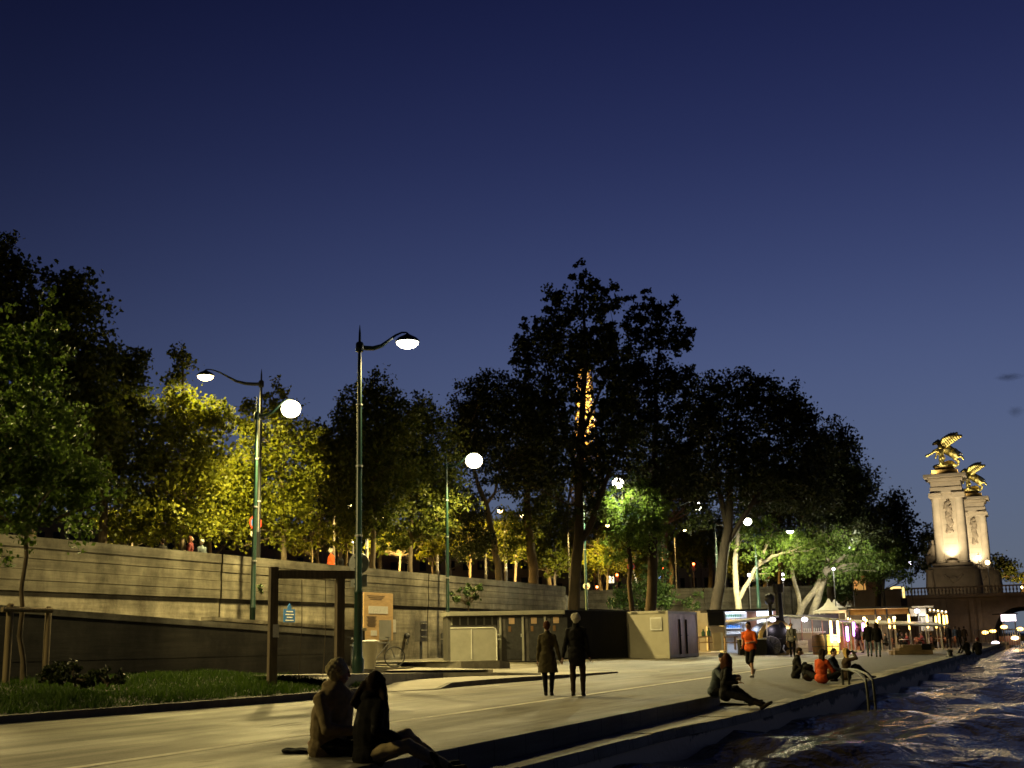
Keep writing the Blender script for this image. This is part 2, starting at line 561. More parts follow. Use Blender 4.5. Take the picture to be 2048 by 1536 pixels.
worn_paint()
struct(strip([(LINE_X, -40), (LINE_X, 78)], .17, .005, MB()).build('road_line', M['worn_paint']))
mat('tar', (.075, .068, .058), .7, var=.3, scale=4)
sm = MB()
for a, b in (((0, 1497), (860, 1400)), ((0, 1512), (640, 1440))):
    pts = []
    for t in np.linspace(0, 1, 14):
        p = gz(a[0] + (b[0] - a[0]) * t, a[1] + (b[1] - a[1]) * t + 1.2 * math.sin(t * 17), 0)
        pts.append((p[0], p[1]))
    strip(pts, .035, .004, sm)
struct(sm.build('road_seam', M['tar']))
dm = MB()
for a, b in (((960, 1374), (998, 1371)), ((1262, 1341), (1320, 1343)), ((1262, 1355), (1300, 1352)), ((1350, 1323), (1412, 1325)), ((1215, 1346), (1234, 1342)),
             ((1330, 1321), (1378, 1323)), ((390, 1524), (430, 1521))):
    p, q = gz(*a), gz(*b)
    strip([(p[0], p[1]), (q[0], q[1])], .1, .006, dm)
struct(dm.build('road_marking', M['worn_paint']))

# raised pavements with kerbs in front of the long wall
def platform(name, rows, zb, back, zcap=None):
    """rows: (px, py of the kerb foot, py of its top edge) from near to far"""
    mb = MB(); kb = MB()
    P = []
    for px, pb, pt in rows:
        b = gz(px, pb, zb); dep = (b - CAM).dot(HEAD)
        t = gd(px, pt, dep)
        P.append((b[0], b[1], t[2]))
    n = len(P)
    for i in range(n - 1):
        (ax, ay, az), (bx, by, bz) = P[i], P[i + 1]
        wk = .16
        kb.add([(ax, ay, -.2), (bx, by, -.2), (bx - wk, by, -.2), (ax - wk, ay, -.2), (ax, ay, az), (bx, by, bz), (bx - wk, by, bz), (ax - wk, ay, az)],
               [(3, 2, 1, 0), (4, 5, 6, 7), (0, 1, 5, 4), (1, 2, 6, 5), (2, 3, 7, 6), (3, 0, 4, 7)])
        mb.add([(ax - wk, ay, az - .003), (bx - wk, by, bz - .003), (bx - back, by + .3, max(zt(bx - back, by) + .002, bz - .003)), (ax - back, ay + .3, max(zt(ax - back, ay) + .002, az - .003))], [(0, 1, 2, 3)])
    struct(kb.build(name + '_kerb', M['kerb_stone_shaded']))
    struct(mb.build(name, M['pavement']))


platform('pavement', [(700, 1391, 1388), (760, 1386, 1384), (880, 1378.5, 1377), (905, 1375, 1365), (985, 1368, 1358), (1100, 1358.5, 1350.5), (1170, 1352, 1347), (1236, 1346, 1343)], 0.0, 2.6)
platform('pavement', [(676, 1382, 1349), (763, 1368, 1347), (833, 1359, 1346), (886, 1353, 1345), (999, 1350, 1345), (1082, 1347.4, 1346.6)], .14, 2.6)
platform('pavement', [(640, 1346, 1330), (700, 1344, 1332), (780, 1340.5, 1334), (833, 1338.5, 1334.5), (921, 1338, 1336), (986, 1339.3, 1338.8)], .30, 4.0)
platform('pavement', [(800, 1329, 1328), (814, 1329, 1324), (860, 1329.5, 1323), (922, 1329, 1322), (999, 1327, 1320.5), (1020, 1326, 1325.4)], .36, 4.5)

# grass verge with its kerb
def verge_z(x, y):
    k = kerb_x(y)
    return .15 + .36 * min(1, max(0, (k - x) / 4.5)) + .03 * math.sin(x * 1.9 + y * .8) * math.sin(y * 1.1)


vy = [-12, -4, 2, 6, 9, 11, 13, 15, 17, 19, 21, 23, 25, 27, 28.5]
sheet('verge_soil', lambda y: np.linspace(-22.3, kerb_x(y) - .15, 12), vy, verge_z, M['soil'])
kb = MB()
kp = [(kerb_x(y), y) for y in vy] + [(-16.1, 29.4), (-17.0, 29.9), (-18.6, 30.2)]
ki = [(kerb_x(y) - .18, y) for y in vy] + [(-16.25, 29.25), (-17.05, 29.72), (-18.6, 30.0)]
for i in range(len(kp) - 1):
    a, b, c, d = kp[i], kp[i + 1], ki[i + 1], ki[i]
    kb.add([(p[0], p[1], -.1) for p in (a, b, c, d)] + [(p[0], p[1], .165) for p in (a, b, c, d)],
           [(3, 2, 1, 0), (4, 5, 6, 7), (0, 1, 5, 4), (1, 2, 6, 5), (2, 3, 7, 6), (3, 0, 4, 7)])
struct(kb.build('verge_kerb', M['kerb_stone_shaded']))
n = 62000
gy_ = RNG.uniform(2, 28.6, n); u_ = RNG.uniform(0, 1, n)
kx = np.array([kerb_x(v) for v in gy_]); gx_ = kx - .2 - u_ * (kx - .2 + 22.2)
gzz = np.array([verge_z(a, b) for a, b in zip(gx_, gy_)])
patch = .5 + .5 * np.sin(gx_ * 2.1 + np.sin(gy_ * 1.3) * 2) * np.sin(gy_ * 1.7)
hh = RNG.uniform(.05, .13, n) * (.6 + patch)
an = RNG.uniform(0, 2 * PI, n); le = RNG.uniform(.2, .9, n) * hh; wd = RNG.uniform(.012, .024, n)
an2 = RNG.uniform(0, 2 * PI, n)
V = np.zeros((n, 3, 3))
V[:, 0] = np.stack([gx_ + wd * np.cos(an), gy_ + wd * np.sin(an), gzz - .01], 1)
V[:, 1] = np.stack([gx_ - wd * np.cos(an), gy_ - wd * np.sin(an), gzz - .01], 1)
V[:, 2] = np.stack([gx_ + le * np.cos(an2), gy_ + le * np.sin(an2), gzz + hh], 1)
me = bpy.data.meshes.new('grass')
me.from_pydata(V.reshape(-1, 3).tolist(), [], np.arange(3 * n).reshape(-1, 3).tolist())
tag(link_mesh('grass', me, M['grass_blade']), 'short green grass on the verge below the low ramp wall', 'grass', kind='stuff')

# upper street behind the walls
struct(MB().add([(-29.4, -60, 3.75), (-29.4, 79, 3.75), (-34, 79, 3.75), (-34, 104, 3.75), (-34, 3000, 3.75), (-3000, 3000, 3.75), (-3000, -60, 3.75)], [(0, 1, 2, 3, 4, 5, 6)]).build('upper_street', M['upper_street']))

# water: a swell of crossing waves, finer near the boat
def wave(x, y):
    z = .10 * np.sin(.55 * x + .95 * y + 1.3 * np.sin(.21 * x - .17 * y)) + .075 * np.sin(-1.15 * x + .75 * y + .9 * np.sin(.4 * y))
    z += .085 * np.sin(.31 * x - .42 * y + 1.1) + .045 * np.sin(2.1 * x + 1.3 * y + 1.2 * np.sin(.9 * x)) + .03 * np.sin(-1.7 * x + 3.1 * y + np.sin(1.3 * x))
    c = .045 * np.sin(3.4 * x - 1.2 * y + 1.5 * np.sin(.8 * y + .5 * x)) + .02 * np.sin(5.3 * x + 4.2 * y + 1.5 * np.sin(1.1 * x))
    c += .012 * np.sin(8.3 * x - 6.7 * y + 2 * np.sin(1.7 * y))
    return z * .85 + c * .8


ny, nx = 420, 190
yy = -6 + 2.2 * (np.exp(np.linspace(0, math.log(3200 / 2.2 + 1), ny)) - 1) * 1.0
uu = np.linspace(0, 1, nx)
VV = np.zeros((ny, nx, 3))
for i, y in enumerate(yy):
    x0 = edge_x(y) - .1 if y < 175 else -40
    span = 14 + .9 * max(0, y + 6)
    xx = x0 + span * (uu ** 1.25)
    fade = 1.0 / (1 + (max(y, 0) / 160) ** 2)
    VV[i, :, 0] = xx; VV[i, :, 1] = y
    VV[i, :, 2] = -.68 + wave(xx, y) * fade
idx = np.arange(ny * nx).reshape(ny, nx)
fs = np.stack([idx[:-1, :-1], idx[:-1, 1:], idx[1:, 1:], idx[1:, :-1]], -1).reshape(-1, 4)
me = bpy.data.meshes.new('river_water')
me.from_pydata(VV.reshape(-1, 3).tolist(), [], fs.tolist())
wm = bpy.data.materials.new('water'); wm.use_nodes = True
nt = wm.node_tree; N = nt.nodes; L = nt.links; b = N['Principled BSDF']
b.inputs['Base Color'].default_value = (.026, .022, .016, 1); b.inputs['Roughness'].default_value = .16
b.inputs['IOR'].default_value = 1.33; b.inputs['Specular IOR Level'].default_value = .09; b.inputs['Specular Tint'].default_value = (.74, .69, .62, 1)
tc = N.new('ShaderNodeTexCoord')
bprev = None
for s_, st, dist in ((1.3, .9, .2), (4.6, .65, .06), (15, .3, .015)):
    mp = N.new('ShaderNodeMapping'); mp.inputs['Scale'].default_value = (1.0, .55, 1); mp.inputs['Rotation'].default_value = (0, 0, .5)
    L.new(tc.outputs['Object'], mp.inputs['Vector'])
    n_ = N.new('ShaderNodeTexNoise'); n_.inputs['Scale'].default_value = s_; n_.inputs['Detail'].default_value = 3
    n_.inputs['Distortion'].default_value = .6
    L.new(mp.outputs['Vector'], n_.inputs['Vector'])
    bp = N.new('ShaderNodeBump'); bp.inputs['Strength'].default_value = st; bp.inputs['Distance'].default_value = dist
    L.new(n_.outputs['Fac'], bp.inputs['Height'])
    if bprev: L.new(bprev.outputs['Normal'], bp.inputs['Normal'])
    bprev = bp
L.new(bprev.outputs['Normal'], b.inputs['Normal'])
o = link_mesh('river_water', me, wm, smooth=True)
o['kind'] = 'structure'

# ------------------------------------------------------------------ concrete walls
def concrete_mat(name, base, dark, z_stain):
    m = bpy.data.materials.new(name); m.use_nodes = True
    nt = m.node_tree; N = nt.nodes; L = nt.links; b = N['Principled BSDF']
    b.inputs['Roughness'].default_value = .85; b.inputs['Specular IOR Level'].default_value = .25
    tc = N.new('ShaderNodeTexCoord')

    def noise(scale, st, det=6):
        mp = N.new('ShaderNodeMapping'); mp.inputs['Scale'].default_value = st
        L.new(tc.outputs['Object'], mp.inputs['Vector'])
        n_ = N.new('ShaderNodeTexNoise'); n_.inputs['Scale'].default_value = scale; n_.inputs['Detail'].default_value = det
        n_.inputs['Roughness'].default_value = .7
        L.new(mp.outputs['Vector'], n_.inputs['Vector'])
        return n_
    n1 = noise(1.0, (.16, .16, 3.0), 9)          # board marks
    n2 = noise(.9, (1, 1, .22))               # drips
    n3 = noise(.55, (1, 1, 1), 10)
    r1 = N.new('ShaderNodeValToRGB'); r1.color_ramp.elements[0].position = .35; r1.color_ramp.elements[1].position = .66
    r1.color_ramp.elements[0].color = (*[c * .42 for c in base], 1); r1.color_ramp.elements[1].color = (*base, 1)
    L.new(n1.outputs['Fac'], r1.inputs['Fac'])
    r2 = N.new('ShaderNodeValToRGB'); r2.color_ramp.elements[0].position = .44; r2.color_ramp.elements[1].position = .66
    r2.color_ramp.elements[0].color = (0, 0, 0, 1); r2.color_ramp.elements[1].color = (.75, .75, .75, 1)
    L.new(n2.outputs['Fac'], r2.inputs['Fac'])
    mx = N.new('ShaderNodeMixRGB'); L.new(r2.outputs['Color'], mx.inputs[0]); L.new(r1.outputs['Color'], mx.inputs[1])
    mx.inputs[2].default_value = (*dark, 1)
    mx2 = N.new('ShaderNodeMixRGB'); mx2.blend_type = 'MULTIPLY'; mx2.inputs[0].default_value = 1.0
    r3 = N.new('ShaderNodeValToRGB'); r3.color_ramp.elements[0].position = .36; r3.color_ramp.elements[1].position = .6
    r3.color_ramp.elements[0].color = (.34, .33, .30, 1); r3.color_ramp.elements[1].color = (1.1, 1.1, 1.08, 1)
    L.new(n3.outputs['Fac'], r3.inputs['Fac'])
    L.new(mx.outputs[0], mx2.inputs[1]); L.new(r3.outputs['Color'], mx2.inputs[2])
    L.new(mx2.outputs[0], b.inputs['Base Color'])
    bp = N.new('ShaderNodeBump'); bp.inputs['Strength'].default_value = .55; bp.inputs['Distance'].default_value = .04
    L.new(n1.outputs['Fac'], bp.inputs['Height'])
    bp2 = N.new('ShaderNodeBump'); bp2.inputs['Strength'].default_value = .3; bp2.inputs['Distance'].default_value = .02
    L.new(n3.outputs['Fac'], bp2.inputs['Height']); L.new(bp.outputs['Normal'], bp2.inputs['Normal'])
    L.new(bp2.outputs['Normal'], b.inputs['Normal'])
    M[name] = m
    return m


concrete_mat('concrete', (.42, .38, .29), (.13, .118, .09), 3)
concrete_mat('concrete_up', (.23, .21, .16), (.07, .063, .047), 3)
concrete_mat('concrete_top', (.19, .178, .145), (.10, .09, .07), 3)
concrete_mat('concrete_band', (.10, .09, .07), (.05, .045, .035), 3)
concrete_mat('concrete_shaded', (.045, .041, .032), (.02, .018, .014), 3)  # ramp wall concrete darkened, its shade sits in the colour
concrete_mat('concrete_far', (.19, .18, .15), (.08, .075, .06), 3)


def long_wall(name, label, a, b, zb, ztop, zgroove, mm, thick=.6, gaps=(), courses=4, gap_w=.11, m_up=None, m_top=None, m_band=None):
    """a, b: ends of the face that looks to the river side"""
    t = thing(name, label, 'wall', ((a[0] + b[0]) / 2, (a[1] + b[1]) / 2, zb))
    ax, ay = a; bx, by = b
    ln = math.hypot(bx - ax, by - ay); ang = math.atan2(by - ay, bx - ax)
    nx, ny = math.sin(ang), -math.cos(ang)          # towards the viewer side
    o = t.location

    def slab(mb, s0, s1, z0, z1, out):
        c = (s0 + s1) / 2
        cx = ax + math.cos(ang) * c - nx * (thick / 2 - out / 2); cy = ay + math.sin(ang) * c - ny * (thick / 2 - out / 2)
        mb.box((cx - o.x, cy - o.y, (z0 + z1) / 2 - o.z), (s1 - s0, thick + out, z1 - z0), ang)
    js = [0.0] + list(gaps) + [ln]
    lo, up = MB(), MB(); cpg = MB(); bd = MB()
    for s0, s1 in zip(js[:-1], js[1:]):
        s1 -= gap_w
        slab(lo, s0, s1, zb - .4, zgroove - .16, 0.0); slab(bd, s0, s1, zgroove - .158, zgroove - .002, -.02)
        h = (ztop - .34 - zgroove) / courses
        for k in range(courses):
            slab(up, s0, s1, zgroove + k * h + (.0 if k else .0) + .007, zgroove + (k + 1) * h - .007, .055 + .010 * math.sin(k * 2.1 + s0))
        slab(cpg, s0, s1, ztop - .34, ztop, .075)
    slab(lo, 0.003, ln - .003, zb - .38, ztop - .36, -.14)      # core seen in the open gaps
    bd.build('stain_shade_band', m_band or mm, t)  # dark band: stain plus the shade under the courses, in its colour
    cpg.build('coping', m_top or mm, t)
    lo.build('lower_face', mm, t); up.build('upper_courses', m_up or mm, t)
    return t


long_wall('retaining_wall', 'long pale concrete embankment wall with a sharp end', (WALL_X, 8), (WALL_X, 79.0), .4, 4.75, 3.05, M['concrete'], gaps=(32.3, 50.3), m_up=M['concrete_up'], m_top=M['concrete_top'], m_band=M['concrete_band'])  # the two gaps stand in for lamp mast shadows on the wall
A2, B2 = gd(1150, 1175, 116)[:2], gd(1660, 1176, 116)[:2]
ang2 = math.atan2(B2[1] - A2[1], B2[0] - A2[0]); len2 = math.hypot(B2[0] - A2[0], B2[1] - A2[1])
long_wall('retaining_wall', 'grey concrete wall crossing behind the containers and snack stalls', A2, B2, 0, float(gd(1400, 1176, 116)[2]), float(gd(1400, 1209, 116)[2]),
          M['concrete_far'], gaps=[len2 * t for t in (.19, .33, .506, .682, .85)], gap_w=.14, courses=5)
# low wall of the ramp in front of the grass
rw = thing('ramp_wall', 'low shaded concrete ramp wall with sloping light coping', 'wall', (-22, 26, 0))
ya, yb = 6.0, 37.0
za, zb_ = 2.26 + (22.09 - ya) * .0397, 1.67


def zr(y): return za + (zb_ - za) * (y - ya) / (yb - ya)


MB().prism([(0, ya - 26, -.3), (0, yb - 26, -.3), (0, yb - 26, zb_ - .16), (0, ya - 26, za - .16)], (-.32, 0, 0)).build('wall_face', M['concrete_shaded'], rw)
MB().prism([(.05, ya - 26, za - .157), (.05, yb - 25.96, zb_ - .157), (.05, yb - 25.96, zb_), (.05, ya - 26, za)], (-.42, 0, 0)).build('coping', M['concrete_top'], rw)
lm = MB()
lm.prism([(.012, ya - 26, 1.02), (.012, yb - 26, .92), (.012, yb - 26, .95), (.012, ya - 26, 1.05)], (-.03, 0, 0))
lm.prism([(.04, ya - 26, -.1), (.04, yb - 26, .0), (.04, yb - 26, .50), (.04, ya - 26, .52)], (-.06, 0, 0))
lm.build('plinth', M['concrete_shaded'], rw)
r2 = thing('parapet', 'short coping of a second ramp wall behind the timber frame', 'wall', (-25.6, 41, 0))
MB().prism([(0, -6, -.3), (0, 4.6, -.3), (0, 4.6, 1.75), (0, -6, 2.1)], (-.3, 0, 0)).build('wall_face', M['concrete_shaded'], r2)
MB().prism([(.05, -6, 2.103), (.05, 4.65, 1.753), (.05, 4.65, 1.87), (.05, -6, 2.22)], (-.4, 0, 0)).build('coping', M['concrete'], r2)
# end return of the long wall, towards the street
long_wall('retaining_wall', 'dark return of the embankment wall behind the thick leaning trunk', (-29.9, 79.3), (A2[0] + .2, A2[1] - .5), 0, 4.7, 3.0, M['concrete_far'])
# ------------------------------------------------------------------ street lamps
glow('lens_warm', (1.0, .86, .50), 26.0)
glow('lens_white', (1.0, .93, .70), 26.0)
glow('lens_sodium', (1.0, .72, .28), 22.0)


def street_lamp(label, base, top_z, head, paint, lens, energy, col, spot=True, group='tall quay lamps', head_r=.36, angle=165, globe=False):
    """head: world point of the lens; the arm swings from the mast to it"""
    t = thing('street_lamp', label, 'street lamp', base, 0, group)
    H = top_z - base[2]
    hd = Vector([float(head[i] - base[i]) for i in range(3)])
    mb = MB()
    mb.lathe([(.17, -.05), (.17, .35), (.145, .42), (.125, .5), (.118, 2.2), (.128, 2.22), (.128, 2.3), (.10, 2.36), (.075, H * .72), (.06, H - 1.2), (.034, H - .25), (.008, H)], 12)
    mb.build('pole', paint, t, True)
    for f_ in (.38, .58, .76):
        st_ = MB(); q_ = H * f_; rr_ = .128 - .05 * f_
        st_.lathe([(rr_ - .02, q_ - .03), (rr_ + .006, q_ - .025), (rr_ + .006, q_ + .025), (rr_ - .02, q_ + .03)], 12)
        st_.build('collar', M['galvanised'], t, True)
    d = Vector((hd.x, hd.y, 0)); R = d.length; d.normalize()
    z0 = hd.z - .42
    pts = []; rad = []
    for s, z, r in ((0, 0, .075), (.12, -.015, .078), (.28, 0, .072), (.45, .10, .06), (.6, .29, .045), (.75, .48, .034), (.88, .585, .028), (.97, .60, .026), (1.0, .585, .026), (1.0, .50, .026)):
        pts.append((d.x * R * s, d.y * R * s, z0 + z + .12)); rad.append(r)
    mb = MB().tube(pts, rad, 8)
    mb.lathe([(.10, z0 - .03), (.12, z0 + .02), (.12, z0 + .22), (.09, z0 + .27)], 12)
    mb.build('arm', paint, t, True)
    r = head_r
    tilt = Matrix.Rotation(.12, 3, 'Y')
    if globe: r *= .62
    hm = MB().lathe([(r * 1.03, 0), (r * 1.05, .035), (r * .8, .13), (r * .42, .20), (r * .22, .24), (.04, .27)], 18, tuple(hd))
    hm.lathe([(r * 1.03, 0), (r * .98, -.012)], 18, tuple(hd))
    hm.build('lamp_head', paint, t, True)
    r = head_r
    if globe:
        MB().ball(tuple(hd - Vector((0, 0, .12))), (r * .95, r * .95, r * .85), 16).build('lens', lens, t, True)  # oversized ball lens, the lamp's glare is put into its shape
    else:
        MB().lathe([(r * .97, -.004), (r * .9, -.08), (r * .62, -.16), (r * .3, -.20), (0, -.21)], 18, tuple(hd)).build('lens', lens, t, True)
    lamp_light('lamp_light', 'SPOT', tuple(hd - Vector((0, 0, .36 if not globe else .25 + r))), energy, col, .25, tuple(hd - Vector((-.8 if spot else 0, 0, 8))), angle, .5, parent=t)
    return t


EN = 5000
G_ = M['green_paint']
p1 = gz(716, 1345, .42)
LAMP1 = p1
d1 = (p1 - CAM).dot(HEAD)
t1 = gd(719, 650, d1)
street_lamp('nearest green lamp with road sign discs on its mast', p1, t1[2], gd(815, 684, d1 + .7), G_, M['lens_white'], EN * .85, WHITE)
h2 = gx(582, 812, -26.9)
street_lamp('green lamp between yellow lit trees, its mast behind the dark ramp wall', (-28.4, 41.6, .45), float(gx(505, 765, -28.4)[2]) - .5, h2, G_, M['lens_warm'], EN * 2.7, (1, .78, .29), head_r=.42, globe=True)
h3 = gx(948, 917, -26.7)
street_lamp('green lamp beside the meter box and grey fence, glaring straight at the boat', (-28.4, 59.4, .45), float(gx(893, 905, -28.4)[2]), h3, G_, M['lens_warm'], EN * 1.7, (1, .78, .31), head_r=.47, globe=True)
h4 = gx(1236, 963, -25.4)
street_lamp('lamp shining into pale green leaves right of the thickest trunk', (-28.2, 81.0, .45), float(h4[2]) + .5, h4, G_, M['lens_white'], EN * 6.0, (1, .92, .52), head_r=.42, angle=179, globe=True)
h5 = gx(1395, 1010, -26.2)
street_lamp('lamp with a small round light in front of the dark leaning tree', (-28.3, 101.5, .45), float(h5[2]) + .4, h5, G_, M['lens_white'], EN * .55, WHITE, head_r=.42, globe=True)
h6 = gd(1495, 1040, 95)
street_lamp('far lamp half hidden in foliage above the white forked branches', gd(1438, 1215, 95), float(h6[2]) + .3, h6, G_, M['lens_white'], EN * 2.4, (1, .90, .46), angle=178, head_r=.34, globe=True)
p7 = gd(1518, 1215, 99)
street_lamp('slim dark mast behind the bottle kiosk', p7, float(gd(1518, 1080, 99)[2]), gd(1580, 1062, 100), G_, M['lens_white'], EN * .9, (1, .92, .50), head_r=.3)
# the two lamps of the same row further left, beyond the picture
for yy_, lb in ((23.6, 'lamp of the wall row standing left beyond the young tree'), (5.6, 'last lamp of the wall row, far left')):
    street_lamp(lb, (-28.4, yy_, .3), 11.2, (-26.9, yy_, 10.8), G_, M['lens_warm'], EN * 1.5, (1, .78, .31))
# lamps of the street above the wall
s1 = gd(411, 752, 52.5)
sb = gd(513, 1200, 53)
street_lamp('dark street lamp above the wall, its arm reaching left', (sb[0], sb[1], 3.75), float(gd(513, 738, 53)[2]), s1, M['black_paint'], M['lens_sodium'], 13000, (1, .80, .24), spot=False, group='lamps of the street above', angle=172)
for px, dep, py, lb in ((1042, 86, 1030, 'small street lamp glowing behind the stout lit trunk'), (700, 78, 1010, 'street lamp hidden in the trees behind the red coat'),
                        (905, 84, 1000, 'street lamp among the orange lit trunks'), (300, 64, 1000, 'street lamp lost behind the yellow tree at left'),
                        (1215, 135, 1050, 'street lamp before the far orange trees'), (1370, 140, 1060, 'street lamp by the grey facade')):
    hp = gd(px, py, dep)
    street_lamp(lb, (hp[0] - 1.4, hp[1] + .4, 3.75), float(hp[2]) + .5, hp, M['black_paint'], M['lens_sodium'], 15000, SODIUM, spot=False, group='lamps of the street above', head_r=.2, angle=158)


# ------------------------------------------------------------------ trees
def leaves_mesh(name, centres, radii, n_per, size, rng, droop=0.0):
    """rhombus leaves scattered round twig centres"""
    c = np.repeat(np.array(centres), n_per, axis=0)
    rr = np.repeat(np.array(radii), n_per)[:, None]
    n = len(c)
    g = rng.normal(0, .5, (n, 3)); g[:, 2] *= .8
    p = c + g * rr
    s = size * rng.uniform(.6, 1.25, n)[:, None]
    a = rng.normal(0, 1, (n, 3)); a[:, 2] -= .5 + droop * 2; a /= np.linalg.norm(a, axis=1)[:, None]
    b = np.cross(a, rng.normal(0, 1, (n, 3))); b /= np.linalg.norm(b, axis=1)[:, None] + 1e-9
    k = np.cross(a, b)
    V = np.zeros((n, 4, 3))
    V[:, 0] = p - a * s * .5
    V[:, 1] = p + b * s * .38 + k * s * .10
    V[:, 2] = p + a * s * .55
    V[:, 3] = p - b * s * .38 + k * s * .10
    me = bpy.data.meshes.new(name)
    me.vertices.add(4 * n); me.vertices.foreach_set('co', V.reshape(-1).astype(np.float32))
    me.loops.add(4 * n); me.loops.foreach_set('vertex_index', np.arange(4 * n, dtype=np.int32))
    me.polygons.add(n); me.polygons.foreach_set('loop_start', np.arange(0, 4 * n, 4, dtype=np.int32))
    me.polygons.foreach_set('loop_total', np.full(n, 4, dtype=np.int32))
    me.update(calc_edges=True)
    return me


def tree(name, label, dep, trunk, blobs, lmat, bark='bark', limbs=(), size=.17, cover=3.2, group=None, base=None, cat='tree', twig=.62, npl=26, depth_r=1.0, droop=0.0, seed=None, foot=None, crown_name='crown'):
    """trunk / limbs: (px, py, width px) at distance dep; blobs: (px, py, rx, ry[, extra distance])"""
    rng = np.random.default_rng(seed if seed is not None else abs(hash(label)) % 100000 if False else sum(map(ord, label)))
    pts = [gd(a, b, dep) for a, b, _ in trunk]
    if foot is None and cat in ('tree',) and group == QT: foot = zt(pts[0][0], pts[0][1]) - .1
    rad = [wp * dep / F / 2 for _, _, wp in trunk]
    if foot is not None:
        b0 = np.array([pts[0][0], pts[0][1], foot]); pts = [b0] + pts; rad = [rad[0] * 1.25] + rad
    org = pts[0]
    t = thing(name, label, cat, org, 0, group)
    mb = MB()

    def wob(P, R, k):
        P = [np.array(p) for p in P]; out = [P[0]]; ro = [R[0]]
        for i in range(len(P) - 1):
            L_ = np.linalg.norm(P[i + 1] - P[i])
            for q in range(1, k + 1):
                f_ = q / k
                pp = P[i] * (1 - f_) + P[i + 1] * f_
                if q < k: pp = pp + rng.normal(0, .02, 3) * L_
                out.append(pp); ro.append(R[i] * (1 - f_) + R[i + 1] * f_)
        return out, ro
    P, R_ = wob(pts, rad, 3)
    R_[0] *= 1.35
    mb.tube([p - org for p in P], R_, 9)
    ends = [P[-1]]
    spine = list(P)
    for lb in limbs:
        lp = [gd(q[0], q[1], dep + (q[3] if len(q) > 3 else 0)) for q in lb]; lr = [q[2] * dep / F / 2 for q in lb]
        P2, R2 = wob(lp, lr, 3)
        mb.tube([p - org for p in P2], R2, 7)
        spine += P2[2:]
        ends.append(P2[-1])
    cents = []; rads = []; tot = 0
    pxm = dep / F
    for bl in blobs:
        px, py, rx, ry = bl[:4]
        dd = bl[4] if len(bl) > 4 else 0
        c = gd(px, py, dep + dd)
        ax, az = rx * pxm, ry * pxm
        ad = max(ax, .7 * min(az, 2 * ax)) * .8 * depth_r
        area = PI * ax * az
        ncl = max(4, int(1.55 * cover * area / (size * size * .42) / npl))
        d = rng.normal(0, 1, (ncl, 3)); d /= np.linalg.norm(d, axis=1)[:, None]
        rr = rng.uniform(0, 1, ncl) ** .42 * (1 + .16 * (rng.uniform(0, 1, ncl) > .72))
        # uneven outline: lobes bulge and recede with direction
        lob = 1 + .16 * np.sin(d[:, 0] * 5.1 + px) * np.sin(d[:, 2] * 4.3 + py) + .10 * np.sin(d[:, 1] * 7 + d[:, 2] * 6)
        q = d * (rr * lob)[:, None]
        W3 = c + np.outer(q[:, 0] * ax, _r0) + np.outer(q[:, 1] * ad, HEAD) + np.outer(q[:, 2] * az, (0, 0, 1))
        cents.append(W3)
        rads.append(twig * rng.uniform(.55, 1.25, ncl) * min(1.0, max(.45, min(ax, az) / 1.6)))
    cents = np.concatenate(cents); rads = np.concatenate(rads)
    # branches to a share of the twigs
    sp = np.array(spine)
    up = sp[len(sp) // 3:]
    sel = rng.choice(len(cents), min(len(cents), 46), replace=False)
    for i in sel:
        c = cents[i]
        dist = np.linalg.norm(up - c, axis=1) + np.maximum(0, up[:, 2] - c[2] + .3) * 2
        a = up[int(np.argmin(dist))]
        mid = (a + c) / 2 + rng.normal(0, .12, 3) * np.linalg.norm(c - a) + np.array([0, 0, .06 * np.linalg.norm(c - a)])
        r0_ = max(.02, min(.16, np.linalg.norm(c - a) * .018))
        mb.tube([a - org, mid - org, c - org], [r0_, r0_ * .6, .012], 5, cap=False)
    mb.build('trunk', M['bark_dark' if group == QT and bark == 'bark' else bark], t, True)
    me = leaves_mesh(crown_name, cents - org, rads, npl, size, rng, droop)
    link_mesh(crown_name, me, M[lmat], t)
    return t


UT = 'trees along the street above the wall'
QT = 'trees on the lower quay'
# left edge: sapling with stakes, and the big dark trees behind it
tree('young_tree', 'young green tree with dense leaves tied to two wooden stakes', 27.2, [(47, 1374, 11), (45, 1220, 9), (52, 1060, 8), (66, 800, 5), (84, 590, 2)],
     [(85, 650, 42, 95), (55, 770, 95, 110), (20, 900, 130, 120), (95, 905, 95, 110), (60, 1010, 150, 95), (150, 985, 75, 75), (-60, 960, 90, 160), (10, 700, 60, 90)], 'leaf_sapling',
     size=.125, cover=1.9, group=None, twig=.36, npl=22)
tree('tree', 'huge dark tree crown rising highest at the left edge', 46, [(60, 1085, 26), (50, 900, 22), (40, 700, 14), (30, 560, 6)],
     [(30, 640, 120, 130), (-50, 560, 110, 110), (130, 690, 105, 120), (90, 850, 150, 130), (-40, 850, 120, 170), (5, 520, 40, 50), (180, 800, 70, 120), (150, 600, 60, 60)], 'leaf_plane', group=UT, foot=3.75, size=.2)
tree('tree', 'dark round tree lit amber low down, between the high crown and the yellow tree', 50, [(205, 1085, 18), (212, 900, 14), (220, 760, 8)],
     [(215, 800, 75, 100), (235, 900, 75, 110), (165, 940, 80, 120), (255, 740, 42, 60), (275, 820, 36, 55)], 'leaf_plane', group=UT, foot=3.75, size=.19)
